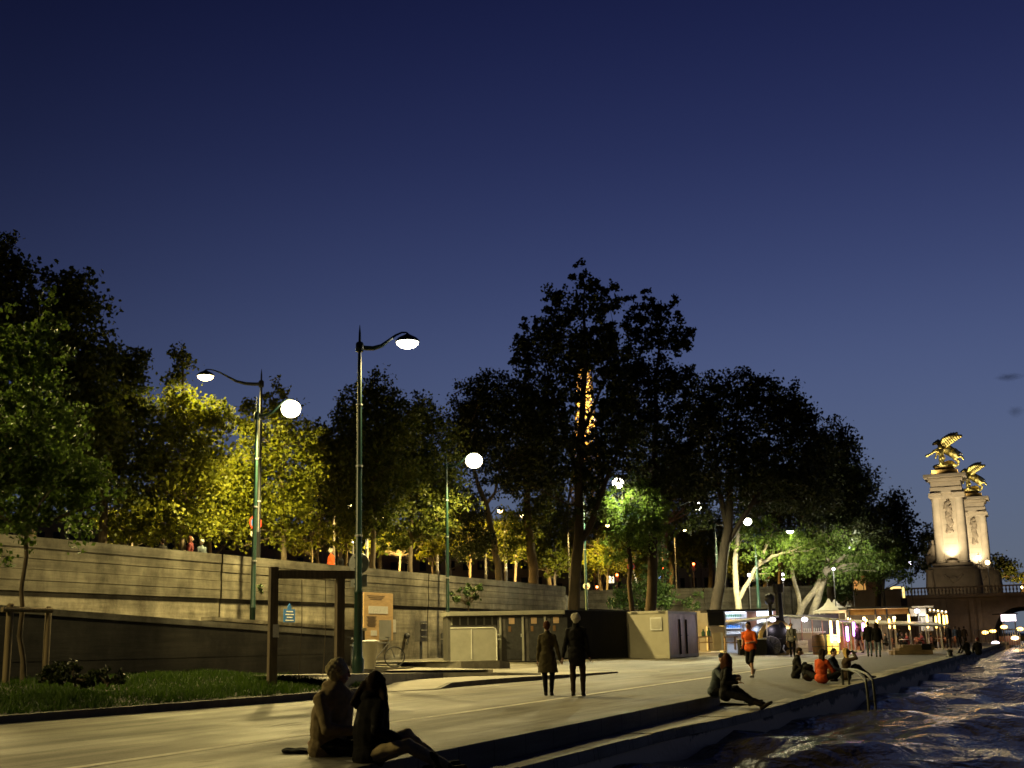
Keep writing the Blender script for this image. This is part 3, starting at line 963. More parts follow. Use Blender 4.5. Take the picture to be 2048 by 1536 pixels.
tree('tree', 'yellow lit tree with a thin leading shoot under the left street lamp', 51, [(366, 1100, 11), (366, 960, 9), (366, 800, 6), (368, 700, 2)],
     [(366, 725, 26, 42), (360, 820, 62, 70), (395, 850, 60, 70), (330, 900, 70, 70), (400, 950, 75, 75), (300, 985, 80, 70), (270, 1050, 80, 45), (350, 1040, 90, 48), (440, 830, 28, 48)], 'leaf_yellow', group=UT, foot=3.75, size=.18, cover=2.8)
tree('tree', 'brightest yellow tree right behind the green mast of the glaring lamp', 57, [(568, 1110, 11), (566, 980, 9), (556, 860, 6), (545, 790, 2)],
     [(500, 850, 32, 55), (550, 800, 24, 42), (550, 870, 62, 70), (500, 950, 66, 80), (580, 960, 66, 80), (480, 1030, 62, 60), (560, 1030, 70, 55), (620, 900, 30, 60)], 'leaf_yellow', group=UT, foot=3.75, size=.18, cover=2.8)
tree('tree', 'dark tree with a two topped crown behind the nearest lamp', 64, [(745, 1125, 11), (748, 1000, 9), (752, 860, 6), (756, 760, 2)],
     [(755, 790, 42, 55), (700, 840, 40, 55), (790, 850, 55, 70), (735, 890, 72, 75), (690, 950, 62, 75), (775, 970, 70, 75), (730, 1035, 60, 45), (650, 900, 36, 60)], 'leaf_plane', group=UT, foot=3.75, size=.19)
tree('tree', 'low dim tree between the nearest lamp and the glaring lamp', 68, [(820, 1130, 9), (822, 1000, 7), (826, 860, 3)],
     [(830, 840, 55, 50), (860, 900, 70, 75), (815, 960, 60, 75), (880, 980, 55, 70), (850, 1045, 62, 36), (790, 1080, 45, 26)], 'leaf_plane', group=UT, foot=3.75, size=.19)
tree('tree', 'leaning tree with a bright forked trunk under the glaring lamp', 78, [(998, 1160, 14), (988, 1080, 13), (972, 1010, 12), (955, 965, 9)], [(945, 800, 48, 46), (1000, 800, 60, 55), (985, 880, 85, 70), (930, 880, 50, 70), (1010, 960, 50, 40), (925, 1020, 45, 50), (945, 1090, 55, 40)],
     'leaf_dark', limbs=[[(972, 1010, 7), (990, 985, 6), (1000, 940, 4)], [(955, 965, 7), (940, 920, 6), (930, 880, 4)]], group=UT, foot=3.75, size=.2)
tree('tree', 'tree with a stout ochre lit trunk above the end of the wall', 82, [(1067, 1166, 20), (1060, 1080, 18), (1054, 1000, 14), (1058, 930, 8)], [(1060, 860, 75, 90), (1080, 940, 60, 50), (1040, 1050, 45, 36), (1020, 1090, 35, 36), (1085, 1010, 30, 36)],
     'leaf_plane', group=UT, foot=3.75, size=.2)
# the tall poplar on the quay and its neighbours
tree('poplar', 'tallest dark poplar, gold tower showing through its crown', 78, [(1150, 1262, 24), (1153, 1120, 22), (1158, 1010, 18), (1163, 850, 14), (1168, 640, 6), (1166, 545, 2)],
     [(1166, 562, 22, 42), (1108, 598, 24, 22), (1228, 584, 15, 24), (1062, 652, 24, 22), (1148, 548, 12, 18), (1188, 566, 11, 18), (1205, 600, 20, 30), (1130, 620, 48, 55), (1195, 625, 42, 58), (1085, 690, 50, 50), (1120, 700, 62, 60), (1218, 700, 36, 60), (1055, 770, 38, 55), (1100, 790, 55, 55), (1195, 700, 40, 50), (1110, 880, 75, 60), (1222, 780, 32, 60), (1245, 880, 50, 70), (1168, 690, 34, 36), (1205, 860, 26, 60), (1135, 800, 24, 60), (1172, 950, 40, 60), (1180, 1010, 40, 30), (1150, 900, 16, 40), (1160, 745, 20, 34), (1050, 690, 32, 34), (1035, 720, 18, 20), (1235, 715, 28, 55), (1238, 790, 34, 60), (1228, 660, 16, 30), (1070, 830, 50, 50), (1185, 905, 20, 30), (1200, 800, 20, 60), (1140, 730, 20, 40),
      (1090, 950, 65, 50), (1215, 930, 50, 40)], 'leaf_dark', limbs=[[(1153, 1100, 16), (1185, 1040, 14), (1208, 970, 10), (1250, 850, 6)], [(1158, 960, 10), (1125, 850, 7), (1090, 720, 3)], [(1162, 880, 8), (1210, 760, 5), (1225, 640, 2)]],
     group=QT, size=.25, cover=2.5, twig=.55, npl=30)
tree('poplar', 'second poplar, shorter, just right of the tallest one', 84, [(1300, 1230, 22), (1305, 1100, 19), (1310, 900, 12), (1318, 700, 5), (1322, 600, 2)],
     [(1320, 612, 26, 38), (1262, 602, 12, 20), (1347, 604, 13, 22), (1374, 660, 18, 18), (1298, 592, 12, 18), (1270, 650, 26, 36), (1285, 640, 36, 45), (1345, 670, 40, 50), (1300, 720, 52, 55), (1270, 790, 44, 65), (1330, 790, 55, 60), (1370, 760, 34, 40), (1300, 880, 75, 70), (1365, 860, 50, 70), (1362, 690, 24, 34), (1255, 740, 34, 50), (1245, 820, 40, 60), (1310, 960, 70, 40), (1380, 945, 45, 50)], 'leaf_dark', group=QT, size=.25, cover=2.5, twig=.55, npl=30)
tree('plane_tree', 'bright pale green leaves close under the small lamp', 83.5, [(1262, 1200, 10), (1258, 1100, 9), (1250, 1030, 7), (1245, 985, 4)], [(1285, 1000, 42, 40), (1230, 1040, 46, 42), (1280, 1060, 52, 46), (1215, 1000, 24, 30), (1320, 1030, 32, 46), (1240, 1095, 45, 24)],
     'leaf_green', limbs=[[(1250, 1030, 5), (1262, 1005, 4), (1275, 985, 2)]], group=QT, size=.24, cover=2.6)
tree('plane_tree', 'broad dark tree leaning right over the snack stalls', 92, [(1430, 1232, 24), (1443, 1140, 21), (1456, 1060, 18), (1462, 940, 12), (1480, 800, 5)],
     [(1420, 800, 50, 50), (1480, 785, 52, 46), (1540, 800, 55, 52), (1590, 830, 45, 50), (1450, 880, 75, 70), (1545, 890, 85, 75), (1620, 900, 60, 60), (1430, 950, 55, 50), (1520, 970, 80, 55), (1610, 980, 70, 55), (1405, 850, 30, 60), (1395, 1030, 28, 40)],
     'leaf_dark', limbs=[[(1450, 1090, 13), (1490, 1030, 11), (1530, 960, 8)], [(1456, 1060, 14), (1438, 980, 10), (1430, 880, 5)], [(1462, 960, 8), (1540, 870, 4)]], group=QT, size=.26, cover=3.4, twig=.62)
tree('plane_tree', 'dark dense tree stepping down right of the broad one', 108, [(1660, 1230, 18), (1664, 1120, 15), (1680, 980, 8)], [(1680, 890, 40, 50), (1700, 960, 50, 60), (1720, 985, 38, 55), (1650, 1010, 60, 60), (1715, 1050, 55, 45), (1650, 930, 40, 60)],
     'leaf_dark', group=QT, size=.28, cover=3.6, twig=.9)
tree('plane_tree', 'last dark tree with drooping edge, left of the lit pylons', 124, [(1756, 1235, 12), (1762, 1120, 11), (1785, 1020, 5)], [(1790, 1010, 36, 34), (1770, 1050, 46, 45), (1810, 1055, 24, 40), (1760, 1100, 50, 40), (1800, 1100, 26, 34)], 'leaf_dark', group=QT, size=.3, cover=3.2, twig=.9)
tree('plane_tree', 'pale barked forked tree lit white above the black panel', 100, [(1480, 1235, 14), (1472, 1180, 12), (1470, 1120, 10), (1478, 1055, 7)], [(1510, 1045, 36, 26), (1555, 1075, 50, 34), (1600, 1095, 52, 36), (1500, 1090, 38, 36), (1550, 1130, 46, 24)],
     'leaf_green', bark='pale_bark', limbs=[[(1474, 1205, 9), (1500, 1160, 8), (1525, 1110, 6.5), (1548, 1050, 4)], [(1512, 1135, 7), (1545, 1112, 6), (1575, 1105, 4)]], group=QT, size=.26, cover=1.9)
tree('plane_tree', 'tree with slanting grey stems over the steam engine roof', 106, [(1622, 1240, 16), (1640, 1180, 14), (1655, 1120, 10), (1668, 1080, 5)], [(1640, 1090, 60, 36), (1700, 1110, 55, 34), (1610, 1130, 46, 30), (1670, 1145, 55, 28), (1740, 1120, 50, 30)],
     'leaf_green', bark='pale_bark', limbs=[[(1588, 1272, 14), (1604, 1215, 13), (1640, 1160, 10), (1690, 1110, 6)], [(1594, 1272, 9), (1600, 1210, 8), (1585, 1150, 8), (1590, 1110, 5)]], group=QT, size=.26, cover=1.9, droop=.6)
tree('willow', 'hanging leaves lit green near the yellow cab', 116, [(1768, 1235, 7), (1768, 1150, 6), (1770, 1090, 4)], [(1770, 1130, 50, 30), (1810, 1130, 26, 40), (1745, 1145, 36, 28), (1790, 1100, 36, 26), (1715, 1120, 36, 30)], 'leaf_green', group=QT, size=.26, cover=2.2, droop=1.0)
tree('tree', 'small dim tree left of the seated bridge statue', 196, [(1858, 1170, 7), (1858, 1100, 5), (1860, 1070, 2)], [(1862, 1070, 22, 24), (1850, 1100, 26, 26), (1845, 1130, 26, 20)], 'leaf_dark', group='trees by the bridge', size=.42, twig=1.0)
tree('tree', 'dim tree right of the rear pylon', 240, [(1998, 1180, 7), (1998, 1140, 5), (2000, 1115, 2)], [(1998, 1125, 22, 18), (2015, 1140, 22, 18), (1985, 1145, 22, 20), (2030, 1155, 14, 12)], 'leaf_dark', group='trees by the bridge', size=.5, twig=1.2)
# ivy and shrubs
tree('ivy_shrub', 'narrow dark ivy column in front of the second wall', 104, [(1312, 1235, 8), (1312, 1180, 6), (1316, 1110, 3)], [(1314, 1110, 18, 40), (1308, 1170, 32, 42), (1325, 1190, 26, 32), (1318, 1060, 12, 30)], 'leaf_ivy', cat='shrub', size=.22, cover=3.4, group='shrubs against the walls')
tree('ivy_shrub', 'low dark shrub left of the ivy column', 106, [(1262, 1235, 5), (1260, 1195, 3)], [(1258, 1190, 28, 26), (1235, 1205, 22, 18), (1285, 1215, 24, 14)], 'leaf_ivy', cat='shrub', size=.2, group='shrubs against the walls')
tree('ivy_shrub', 'green creeper hanging over the wall beside the white tent tops', 112, [(1668, 1235, 5), (1668, 1190, 4), (1668, 1150, 2)], [(1668, 1150, 26, 36), (1660, 1190, 34, 26), (1680, 1180, 28, 36)], 'leaf_ivy', cat='shrub', size=.24, cover=3.4, group='shrubs against the walls')
tree('shrub', 'leafy shrub growing from the wall above the grey fence', 66, [(940, 1235, 3), (936, 1210, 2)], [(936, 1185, 26, 24), (915, 1195, 16, 14), (955, 1170, 14, 16)], 'leaf_ivy', cat='shrub', size=.15, cover=2.0, twig=.3, group='shrubs against the walls')
tree('shrub', 'small weed tuft on the wall beside the second green mast', 50, [(523, 1188, 2), (523, 1178, 1)], [(524, 1176, 12, 10)], 'leaf_ivy', cat='shrub', size=.09, cover=2, twig=.2, group='shrubs against the walls')
tree('shrub', 'faint shrub in front of the second wall, above the brown container', 106, [(1385, 1230, 3), (1385, 1205, 2)], [(1388, 1202, 18, 16), (1375, 1210, 12, 10)], 'leaf_ivy', cat='shrub', size=.2, cover=1.8, group='shrubs against the walls')
for i, (px, py, rx, ry, dp, lb) in enumerate(((100, 1345, 34, 26, 25, 'dark shrub between the stakes and the ramp wall'), (150, 1352, 44, 22, 24.5, 'wide black shrub at the foot of the ramp wall'), (215, 1352, 36, 16, 24.5, 'low shrub where the lawn meets the ramp wall'))):
    tree('shrub', lb, dp, [(px, py + 22, 3), (px, py, 2)], [(px, py, rx, ry), (px + rx * .5, py + 5, rx * .6, ry * .7)], 'leaf_dark', cat='shrub', size=.09, cover=3, twig=.2, group='shrubs on the verge')
# trees across the street, lit orange
for px, py, rx, ry, dp, lb in ((1200, 1090, 55, 60, 140, 'orange lit tree behind the red traffic lights'), (1265, 1110, 50, 50, 150, 'orange lit tree behind the square notice'), (1340, 1070, 60, 60, 150, 'dim tree behind the small round lamp'),
                               (1420, 1080, 50, 55, 155, 'dim tree before the grey facade'), (1100, 1060, 60, 80, 125, 'dark tree filling the gap left of the thick trunk'), (900, 1050, 70, 70, 105, 'amber tree behind the third mast'),
                               (680, 1050, 80, 55, 92, 'dusky tree behind the red coat'), (1330, 960, 90, 70, 135, 'tall dark tree far behind the poplars'), (420, 1000, 90, 90, 78, 'dark tree behind the two yellow ones'), (760, 930, 90, 80, 96, 'dark tall tree behind the lamp mast'),
                               (1560, 1000, 90, 70, 140, 'dark tree far behind the forked white branches'), (1530, 1110, 70, 50, 145, 'low dark tree behind the red ringed no stopping disc'), (1620, 1120, 70, 50, 150, 'low dark tree behind the slanting grey stems'), (1700, 1060, 70, 50, 150, 'dark tree far behind the red signal'), (640, 960, 60, 90, 90, 'dark tree right of the brightest yellow tree')):
    gcol = 'leaf_plane' if py > 1030 else 'leaf_dark'
    tree('tree', lb, dp, [(px, 1175, 9), (px, py + 20, 7), (px, py - ry * .6, 2)], [(px, py, rx, ry), (px - rx * .6, py + ry * .3, rx * .6, ry * .6), (px + rx * .6, py + ry * .25, rx * .6, ry * .6), (px + rx * .1, py - ry * .6, rx * .5, ry * .5)],
         gcol, group='trees across the street', foot=3.75, size=.3, cover=3.0, twig=1.0)

for px, py, rx, ry, dp, lb in ((250, 1045, 60, 45, 54, 'low yellow foliage over the wall left of the thin shoot tree'), (690, 1065, 55, 36, 70, 'yellow lit low branches left of the nearest mast'), (800, 1075, 62, 34, 74, 'long bright yellow spray of leaves right of the nearest mast'), (865, 1095, 40, 28, 78, 'small yellow lit tree before the third mast'),
                               (940, 1075, 60, 45, 88, 'amber leaves under the glaring lamp'), (1030, 1065, 55, 48, 92, 'amber leaves left of the stout trunk'), (1110, 1120, 30, 40, 96, 'small amber tree right of the stout trunk'), (1215, 1105, 50, 42, 122, 'amber leaves around the left red signals'), (620, 1075, 45, 36, 72, 'dim low tree right of the brightest yellow tree')):
    tree('young_tree', lb, dp, [(px, 1172, 5), (px + 2, py + 10, 4), (px, py - ry * .6, 2)], [(px, py, rx, ry), (px - rx * .5, py + ry * .3, rx * .5, ry * .5), (px + rx * .5, py - ry * .2, rx * .5, ry * .5)],
         'leaf_yellow', group='young trees behind the wall', foot=3.75, size=.2, cover=1.7, twig=.5)
for px, dep, py, lb in ((770, 72, 1035, 'street lamp glowing above the long yellow spray'), (1000, 90, 1020, 'street lamp above the amber leaves by the forked trunk'), (1160, 118, 1050, 'street lamp behind the thickest trunk')):
    hp = gd(px, py, dep)
    street_lamp(lb, (hp[0] - 1.4, hp[1] + .4, 3.75), float(hp[2]) + .5, hp, M['black_paint'], M['lens_sodium'], 15000, (1, .70, .2), spot=False, group='lamps of the street above', head_r=.2, angle=158)
# ------------------------------------------------------------------ things on the quay
def rel(o, p): return (float(p[0] - o.location.x), float(p[1] - o.location.y), float(p[2] - o.location.z))


# two stakes with a crossbar round the young tree
for px, pt, pb, wpx, dp, lb in ((11, 1207, 1372, 15, 26.6, 'pale round wooden stake at the left edge of the grass'), (91, 1213, 1330, 13, 27.6, 'thinner dim wooden stake right of the young tree')):
    b = gd(px, pb, dp); top = gd(px, pt, dp)
    t = thing('tree_stake', lb, 'stake', b, 0, 'stakes of the young tree')
    r = wpx * dp / F / 2
    MB().lathe([(r, -.4), (r * .95, float(top[2] - b[2]) - .03), (r * .6, float(top[2] - b[2]))], 12).build('post', M['stake_wood'], t, True)
a, b = gd(4, 1219, 26.4), gd(104, 1221, 27.4)
t = thing('crossbar', 'half round wooden crossbar joining the two tree stakes', 'crossbar', (a + b) / 2)
MB().tube([rel(t, a), rel(t, b)], .055, 10).build('bar', M['stake_wood'], t, True)

# timber portal frame
pb1, pb2 = gd(543, 1381, 29.5), gd(678, 1376, 30.3)
t = thing('timber_portal', 'tall portal of squared timbers with a dark crossbeam', 'timber frame', pb1)
ang = math.atan2(pb2[1] - pb1[1], pb2[0] - pb1[0])
zt1, zt2 = float(gd(543, 1134, 29.5)[2]), float(gd(678, 1158, 30.3)[2])
MB().box((0, 0, (zt1 - pb1[2]) / 2 - .2), (.195, .195, zt1 - pb1[2] + .4), ang).build('post', M['old_wood'], t, bevel=.012)
q = rel(t, pb2)
MB().box((q[0], q[1], (zt2 - pb1[2]) / 2 - .2), (.20, .20, zt2 - pb1[2] + .4), ang).build('post', M['old_wood'], t, bevel=.012)
bz = float(gd(620, 1149, 29.9)[2] - pb1[2])
ex = (math.cos(ang), math.sin(ang))
ln = math.hypot(q[0], q[1])
mid = ln / 2 + .22
MB().box((ex[0] * mid + .02, ex[1] * mid, bz), (ln + .25, .17, .20), ang).build('crossbeam', M['old_wood'], t, bevel=.012)
rb = MB()
for s in (.42, .78):
    rb.tube([(ex[0] * s * ln, ex[1] * s * ln, bz - .12), (ex[0] * s * ln + .02, ex[1] * s * ln, bz - 1.2), (ex[0] * s * ln - .08, ex[1] * s * ln + .05, .25)], .009, 5)
rb.build('hanging_rope', M['old_wood'], t)
MB().box((.112, -.03, 1.0 + (float(gd(548, 1262, 29.5)[2]) - pb1[2] - 1.0)), (.012, .14, .30), ang - PI / 2 + .0).build('notice', M['paper'], t)
MB().box((0, 0, .02), (.34, .34, .1), ang).build('footing', M['concrete_shaded'], t)

# signs on the nearest lamp mast (seen from behind)
c = gd(718, 1127, float((LAMP1 - CAM).dot(HEAD)) + .17)
t = thing('round_road_sign', 'grey back of a round road sign and square plate on the nearest mast', 'road sign', c)
mr_ = Matrix.Rotation(PI / 2, 3, 'X')
mr_ = Matrix.Rotation(PSI * .5, 3, 'Z') @ mr_
MB().lathe([(.305, -.012), (.315, 0), (.305, .012)], 28, (0, 0, 0), mr_).build('sign_disc', M['galvanised'], t)
z2 = float(gd(718, 1160, 36)[2] - c[2])
MB().box((0, 0, z2), (.5, .024, .36), PSI * .5).build('sign_plate', M['galvanised'], t, bevel=.008)
cl = MB()
for zz in (.16, -.16, z2 + .1, z2 - .1):
    cl.box((.02, -.09, zz), (.2, .15, .035), PSI * .5)
cl.build('clamp', M['dark_metal'], t)


def no_stop_sign(px, py, rpx, dp, label, foot, plate=None, cross=True, rot=0.0, plate_above=None):
    c = gd(px, py, dp); r = rpx * dp / F
    t = thing('no_stopping_sign', label, 'road sign', (c[0], c[1], foot), 0, 'no stopping signs')
    z = float(c[2] - foot)
    R3 = Matrix.Rotation(PSI + rot, 3, 'Z') @ Matrix.Rotation(PI / 2, 3, 'X')
    MB().tube([(0, .06, -.1), (0, .06, z + r)], .035, 8).build('post', M['galvanised'], t, True)
    MB().lathe([(r * .8, -.01), (r * .8, .012)], 28, (0, 0, z), R3).build('sign_face', M['blue_paint'], t)
    MB().lathe([(r * .8, -.012), (r, -.012), (r, .016), (r * .8, .016), (r * .8, -.012)], 28, (0, 0, z), R3).build('red_rim', M['red_paint'], t)
    bm_ = MB()
    dirv = Matrix.Rotation(PSI + rot, 3, 'Z')
    for a_ in ((PI / 4, -PI / 4) if cross else (-PI / 4,)):
        m = dirv @ Matrix.Rotation(a_, 3, 'Y')
        bm_.box((0, 0, z), (r * 1.62, .04 + (.004 if a_ > 0 else 0), r * .2), 0, 1, m)
    bm_.build('red_bar', M['red_paint'], t)
    if plate:
        zz = z - r * 1.45
        MB().box((0, 0, zz), (r * 1.5, .02, r * .62), PSI + rot).build('lower_plate', M['paper'], t)
    if plate_above:
        MB().box((0, 0, z + r * 2.0), (r * 2.9, .02, r * 1.4), PSI + rot).build('upper_plate', M['plywood'], t)
        ib = MB()
        for k in range(3):
            ib.box((0, 0, z + r * (1.6 + .4 * k)), (r * 2.3, .03, r * .1), PSI + rot)
        ib.build('text_line', M['ink'], t)
    return t


no_stop_sign(511, 1046, 15, 53.4, 'no stopping disc half turned, beside the dark street mast', 3.75, True, False, .9)
no_stop_sign(1262, 1133, 7.5, 118, 'dim no stopping disc under a square notice', 3.75, True, True, 0, True)
no_stop_sign(1533, 1151, 6.5, 122, 'bright red ringed no stopping disc right of the white forked tree', 3.75, True)
c = gd(1173, 1172, 122)
t = thing('round_road_sign', 'round sign lit orange, half hidden by the second wall', 'road sign', (c[0], c[1], 3.75))
z = float(c[2]) - 3.75
R3 = Matrix.Rotation(PSI, 3, 'Z') @ Matrix.Rotation(PI / 2, 3, 'X')
MB().tube([(0, .06, -.1), (0, .06, z)], .04, 8).build('post', M['galvanised'], t)
MB().lathe([(.33, -.01), (.33, .01)], 24, (0, 0, z), R3).build('sign_face', M['white_panel'], t)
MB().box((0, -.02, z - .12), (.44, .02, .14), PSI).build('red_bar', M['red_paint'], t)

# map board fixed to the long wall
c0, c1 = gx(727, 1184, -28.62), gx(785, 1281, -28.62)
t = thing('notice_board', 'tan plywood notice board with grey sheets, hung on the long wall', 'notice board', ((c0[0]), (c0[1] + c1[1]) / 2, float(c1[2])))
W_, H_ = float(c1[1] - c0[1]), float(c0[2] - c1[2])
MB().box((0, 0, H_ / 2), (.06, W_, H_)).build('board', M['plywood'], t, bevel=.006)
MB().box((.036, -.05, H_ * .64), (.012, W_ * .66, H_ * .16)).build('sheet', M['paper'], t)
MB().box((.036, W_ * .22, H_ * .22), (.012, W_ * .42, H_ * .42)).build('map_sheet', M['panel_grey'], t)
MB().box((.036, -W_ * .17, H_ * .16), (.012, W_ * .2, H_ * .11)).build('sheet', M['paper'], t)
tx = MB()
for k in range(9):
    tx.box((.034, -W_ * .25, H_ * (.50 - .026 * k)), (.008, W_ * (.34 - .05 * ((k * 7) % 3)), H_ * .008))
for k in range(3):
    tx.box((.034, -W_ * .1, H_ * (.93 - .035 * k)), (.008, W_ * (.6 - .1 * k), H_ * .009))
tx.build('text_line', M['ink'], t)
fr = MB()
for s in (-1, 1):
    fr.box((-.16, s * W_ * .35, H_ * .8), (.28, .05, .05)); fr.box((-.16, s * W_ * .35, H_ * .2), (.28, .05, .05))
fr.build('bracket', M['dark_metal'], t)
c0 = gx(787, 1252, -28.8)
t = thing('leaflet_holder', 'small white sheet on the wall right of the notice board', 'notice', c0)
MB().box((0, 0, 0), (.04, .42, .62)).build('sheet', M['paper'], t)
MB().box((.0, 0, -.33), (.06, .44, .03)).build('rail', M['dark_metal'], t)
# blue arrow notice
c0 = gx(578, 1229, -28.72)
t = thing('blue_sign', 'small blue arrow shaped sign with white lines on the wall', 'sign', c0)
W_ = .42
MB().prism([(0, -W_, -.32), (0, W_, -.32), (0, W_, .22), (0, .13, .22), (0, .13, .32), (0, 0, .46), (0, -.13, .32), (0, -.13, .22), (0, -W_, .22)], (.03, 0, 0)).build('sign_plate', M['blue_paint'], t)
tx = MB()
for k, wq in enumerate((.5, .62, .44, .6)):
    tx.box((.034, 0, .12 - k * .12), (.01, wq, .045))
tx.build('text_line', M['white_paint'], t)
# meter box on its post
b = gx(842, 1318, -28.35)
t = thing('meter_box', 'brown electric cabinet on a post with light louvres, by the wall', 'cabinet', b)
zb0, zt0 = float(gx(840, 1283, -28.35)[2] - b[2]), float(gx(840, 1242, -28.35)[2] - b[2])
MB().box((0, 0, (zb0 + zt0) / 2), (.32, .78, zt0 - zb0)).build('cabinet', M['shed_dark'], t, bevel=.01)
lv = MB()
for f_ in (.1, .43, .76):
    lv.box((.2, .0, zb0 + (zt0 - zb0) * f_ + .12), (.09, .46, .05))
lv.build('louvre', M['panel_grey'], t)
MB().box((0, 0, zb0 / 2), (.1, .12, zb0)).build('post', M['dark_metal'], t)
b = gx(814, 1272, -28.9)
t = thing('wall_valve', 'dark rusty valve fitting on the wall left of the meter box', 'valve', b)
MB().lathe([(.13, -.1), (.16, 0), (.12, .1), (.05, .16)], 12, (0, 0, 0), Matrix.Rotation(PI / 2, 3, 'Y')).build('valve_body', M['dark_metal'], t, True)
MB().tube([(.05, 0, -.05), (.06, -.02, -.25), (.03, -.08, -.42)], .05, 8).build('spout', M['dark_metal'], t, True)
b = gx(885, 1318, -28.3)
t = thing('bollard', 'slim dark post just left of the third lamp mast', 'post', b)
MB().lathe([(.085, 0), (.08, 1.25), (.05, 1.33)], 10).build('post_body', M['dark_metal'], t, True)
MB().lathe([(.1, .98), (.1, 1.02)], 10).build('band', M['panel_grey'], t)

# grey litter bin beside the nearest lamp
b = gd(737, 1338, 40.5)
t = thing('litter_bin', 'pale tapered litter bin with a lid, behind the nearest mast', 'litter bin', b)
hh_ = float(gd(737, 1280, 40.5)[2] - b[2])
MB().lathe([(.20, 0), (.22, .03), (.31, hh_ * .92), (.32, hh_ * .93)], 18).build('bin_body', M['container_paint'], t, True)
MB().lathe([(.34, hh_ * .935), (.36, hh_ * .96), (.22, hh_), (.0, hh_ * 1.005)], 18).build('lid', M['white_panel'], t, True)


def bicycle(label, p, rz, col, s=1.0):
    t = thing('bicycle', label, 'bicycle', p, rz, 'bicycles behind the nearest lamp')
    R_ = .34 * s
    for x in (-.53 * s, .53 * s):
        wh = MB()
        wh.lathe([(R_, -.02), (R_ + .02, 0), (R_, .02), (R_ - .02, 0), (R_, -.02)], 24, (x, 0, R_), Matrix.Rotation(PI / 2, 3, 'X'))
        wo = wh.build('wheel', M['rubber'], t)
        sp = MB()
        for k in range(8):
            a_ = PI * k / 8
            sp.tube([(x + R_ * math.cos(a_), 0, R_ + R_ * math.sin(a_)), (x - R_ * math.cos(a_), 0, R_ - R_ * math.sin(a_))], .004, 4)
        sp.build('spokes', M['galvanised'], wo)
    fr = MB()
    A, B_, C_, D_, E_ = (-.53 * s, 0, R_), (-.1 * s, 0, R_ - .04), (-.22 * s, 0, .8 * s), (.34 * s, 0, .82 * s), (.53 * s, 0, R_)
    for u_, v_ in ((A, B_), (A, C_), (B_, C_), (B_, D_), (C_, D_), (D_, E_)):
        fr.tube([u_, v_], .018, 6)
    fr.tube([D_, (.31 * s, 0, .98 * s)], .014, 6)
    fr.build('frame', col, t)
    MB().tube([(.26 * s, -.25, 1.0 * s), (.33 * s, -.2, 1.0 * s), (.31 * s, 0, .98 * s), (.33 * s, .2, 1.0 * s), (.26 * s, .25, 1.0 * s)], .014, 6).build('handlebar', M['dark_metal'], t)
    MB().ball((-.25 * s, 0, .92 * s), (.14, .075, .035)).build('saddle', M['rubber'], t, True)
    MB().box((-.53 * s, 0, R_ * 2 + .06), (.34, .12, .02)).build('rack', M['galvanised'], t)


mat('bike_blue', (.05, .08, .11), .4); mat('bike_silver', (.14, .14, .14), .35, metal=.5)
bicycle('dark bicycle parked left of the litter bin', gd(707, 1336, 41.5), 2.0, M['bike_blue'])
bicycle('bicycle with a silver frame leaning right of the litter bin', gd(758, 1335, 43), .35, M['bike_silver'])

# toilet cabins with a grey barrier panel in front
A_, B_ = gz(897, 1319, .45), gz(1128, 1319, .33)
t = thing('toilet_block', 'row of dark cabins with poster doors under a light fascia', 'cabin', A_)
ang = math.atan2(B_[1] - A_[1], B_[0] - A_[0]); ln = math.hypot(B_[0] - A_[0], B_[1] - A_[1])
ca, sa = math.cos(ang), math.sin(ang)


def loc(s, d, z): return (ca * s + sa * d * -1 * -1 * 0 + -(-sa) * 0 + ca * 0 - (-sa) * d * 0 + sa * d, sa * s - ca * d, z)


def lbox(mb, s0, s1, d0, d1, z0, z1):
    """s along the front, d towards the viewer"""
    s, d = (s0 + s1) / 2, (d0 + d1) / 2
    return mb.box((ca * s + sa * d, sa * s - ca * d, (z0 + z1) / 2), (s1 - s0, d1 - d0, z1 - z0), ang)


dA = float((A_ - CAM).dot(HEAD))
ht = float(gd(897, 1224, dA)[2] - A_[2])
zf = -.15
lbox(MB(), 0, ln * .42, -2.3, -.25, zf, ht - .22).build('end_cabin', M['shed_dark'], t)
lbox(MB(), ln * .425, ln, -2.3, 0, zf, ht - .22).build('cabin_body', M['shed_dark'], t)
fm = MB(); lbox(fm, -.1, ln + .05, -2.35, .22, ht - .19, ht)
for k in range(40):
    s = ln * (k + .5) / 40
    lbox(fm, s - .03, s + .03, .221, .24, ht - .17, ht - .02)
fm.build('fascia', M['panel_grey'], t)
for k in range(3):
    s0 = ln * (.44 + .195 * k)
    d_ = lbox(MB(), s0 + .32, s0 + 1.12, .003, .05, zf + .1, ht - .3).build('door', M['dark_metal'], t)
    lbox(MB(), s0 + 1.0, s0 + 1.05, .051, .10, .95, 1.1).build('handle', M['galvanised'], d_)
    lbox(MB(), s0, s0 + .09, .003, .09, zf, ht - .25).build('door_post', M['panel_grey'], t)
    pm = MB()
    lbox(pm, s0 + .14, s0 + .30, .003, .03, 1.25, 1.85)
    pm.build('poster', M['shed_dark'], t)
    p2_ = MB(); lbox(p2_, s0 + .45, s0 + .72, .052, .06, 1.55, 1.85); p2_.build('poster_figure', M['container_doors'], t)
    p3_ = MB(); lbox(p3_, s0 + .42, s0 + .55, .052, .062, 1.2, 1.45); p3_.build('poster_patch', M['barrel_wood'], t)
sl_ = MB()
for k in range(7):
    lbox(sl_, ln * .03 + k * .38, ln * .03 + k * .38 + .07, -.248, -.2, 1.55, ht - .25)
sl_.build('upper_slats', M['panel_grey'], t)

t = thing('site_fence', 'grey sheet metal barrier panel with a rounded top corner', 'barrier', A_)
hf = float(gd(945, 1256, dA)[2] - A_[2]); s1_ = ln * .405


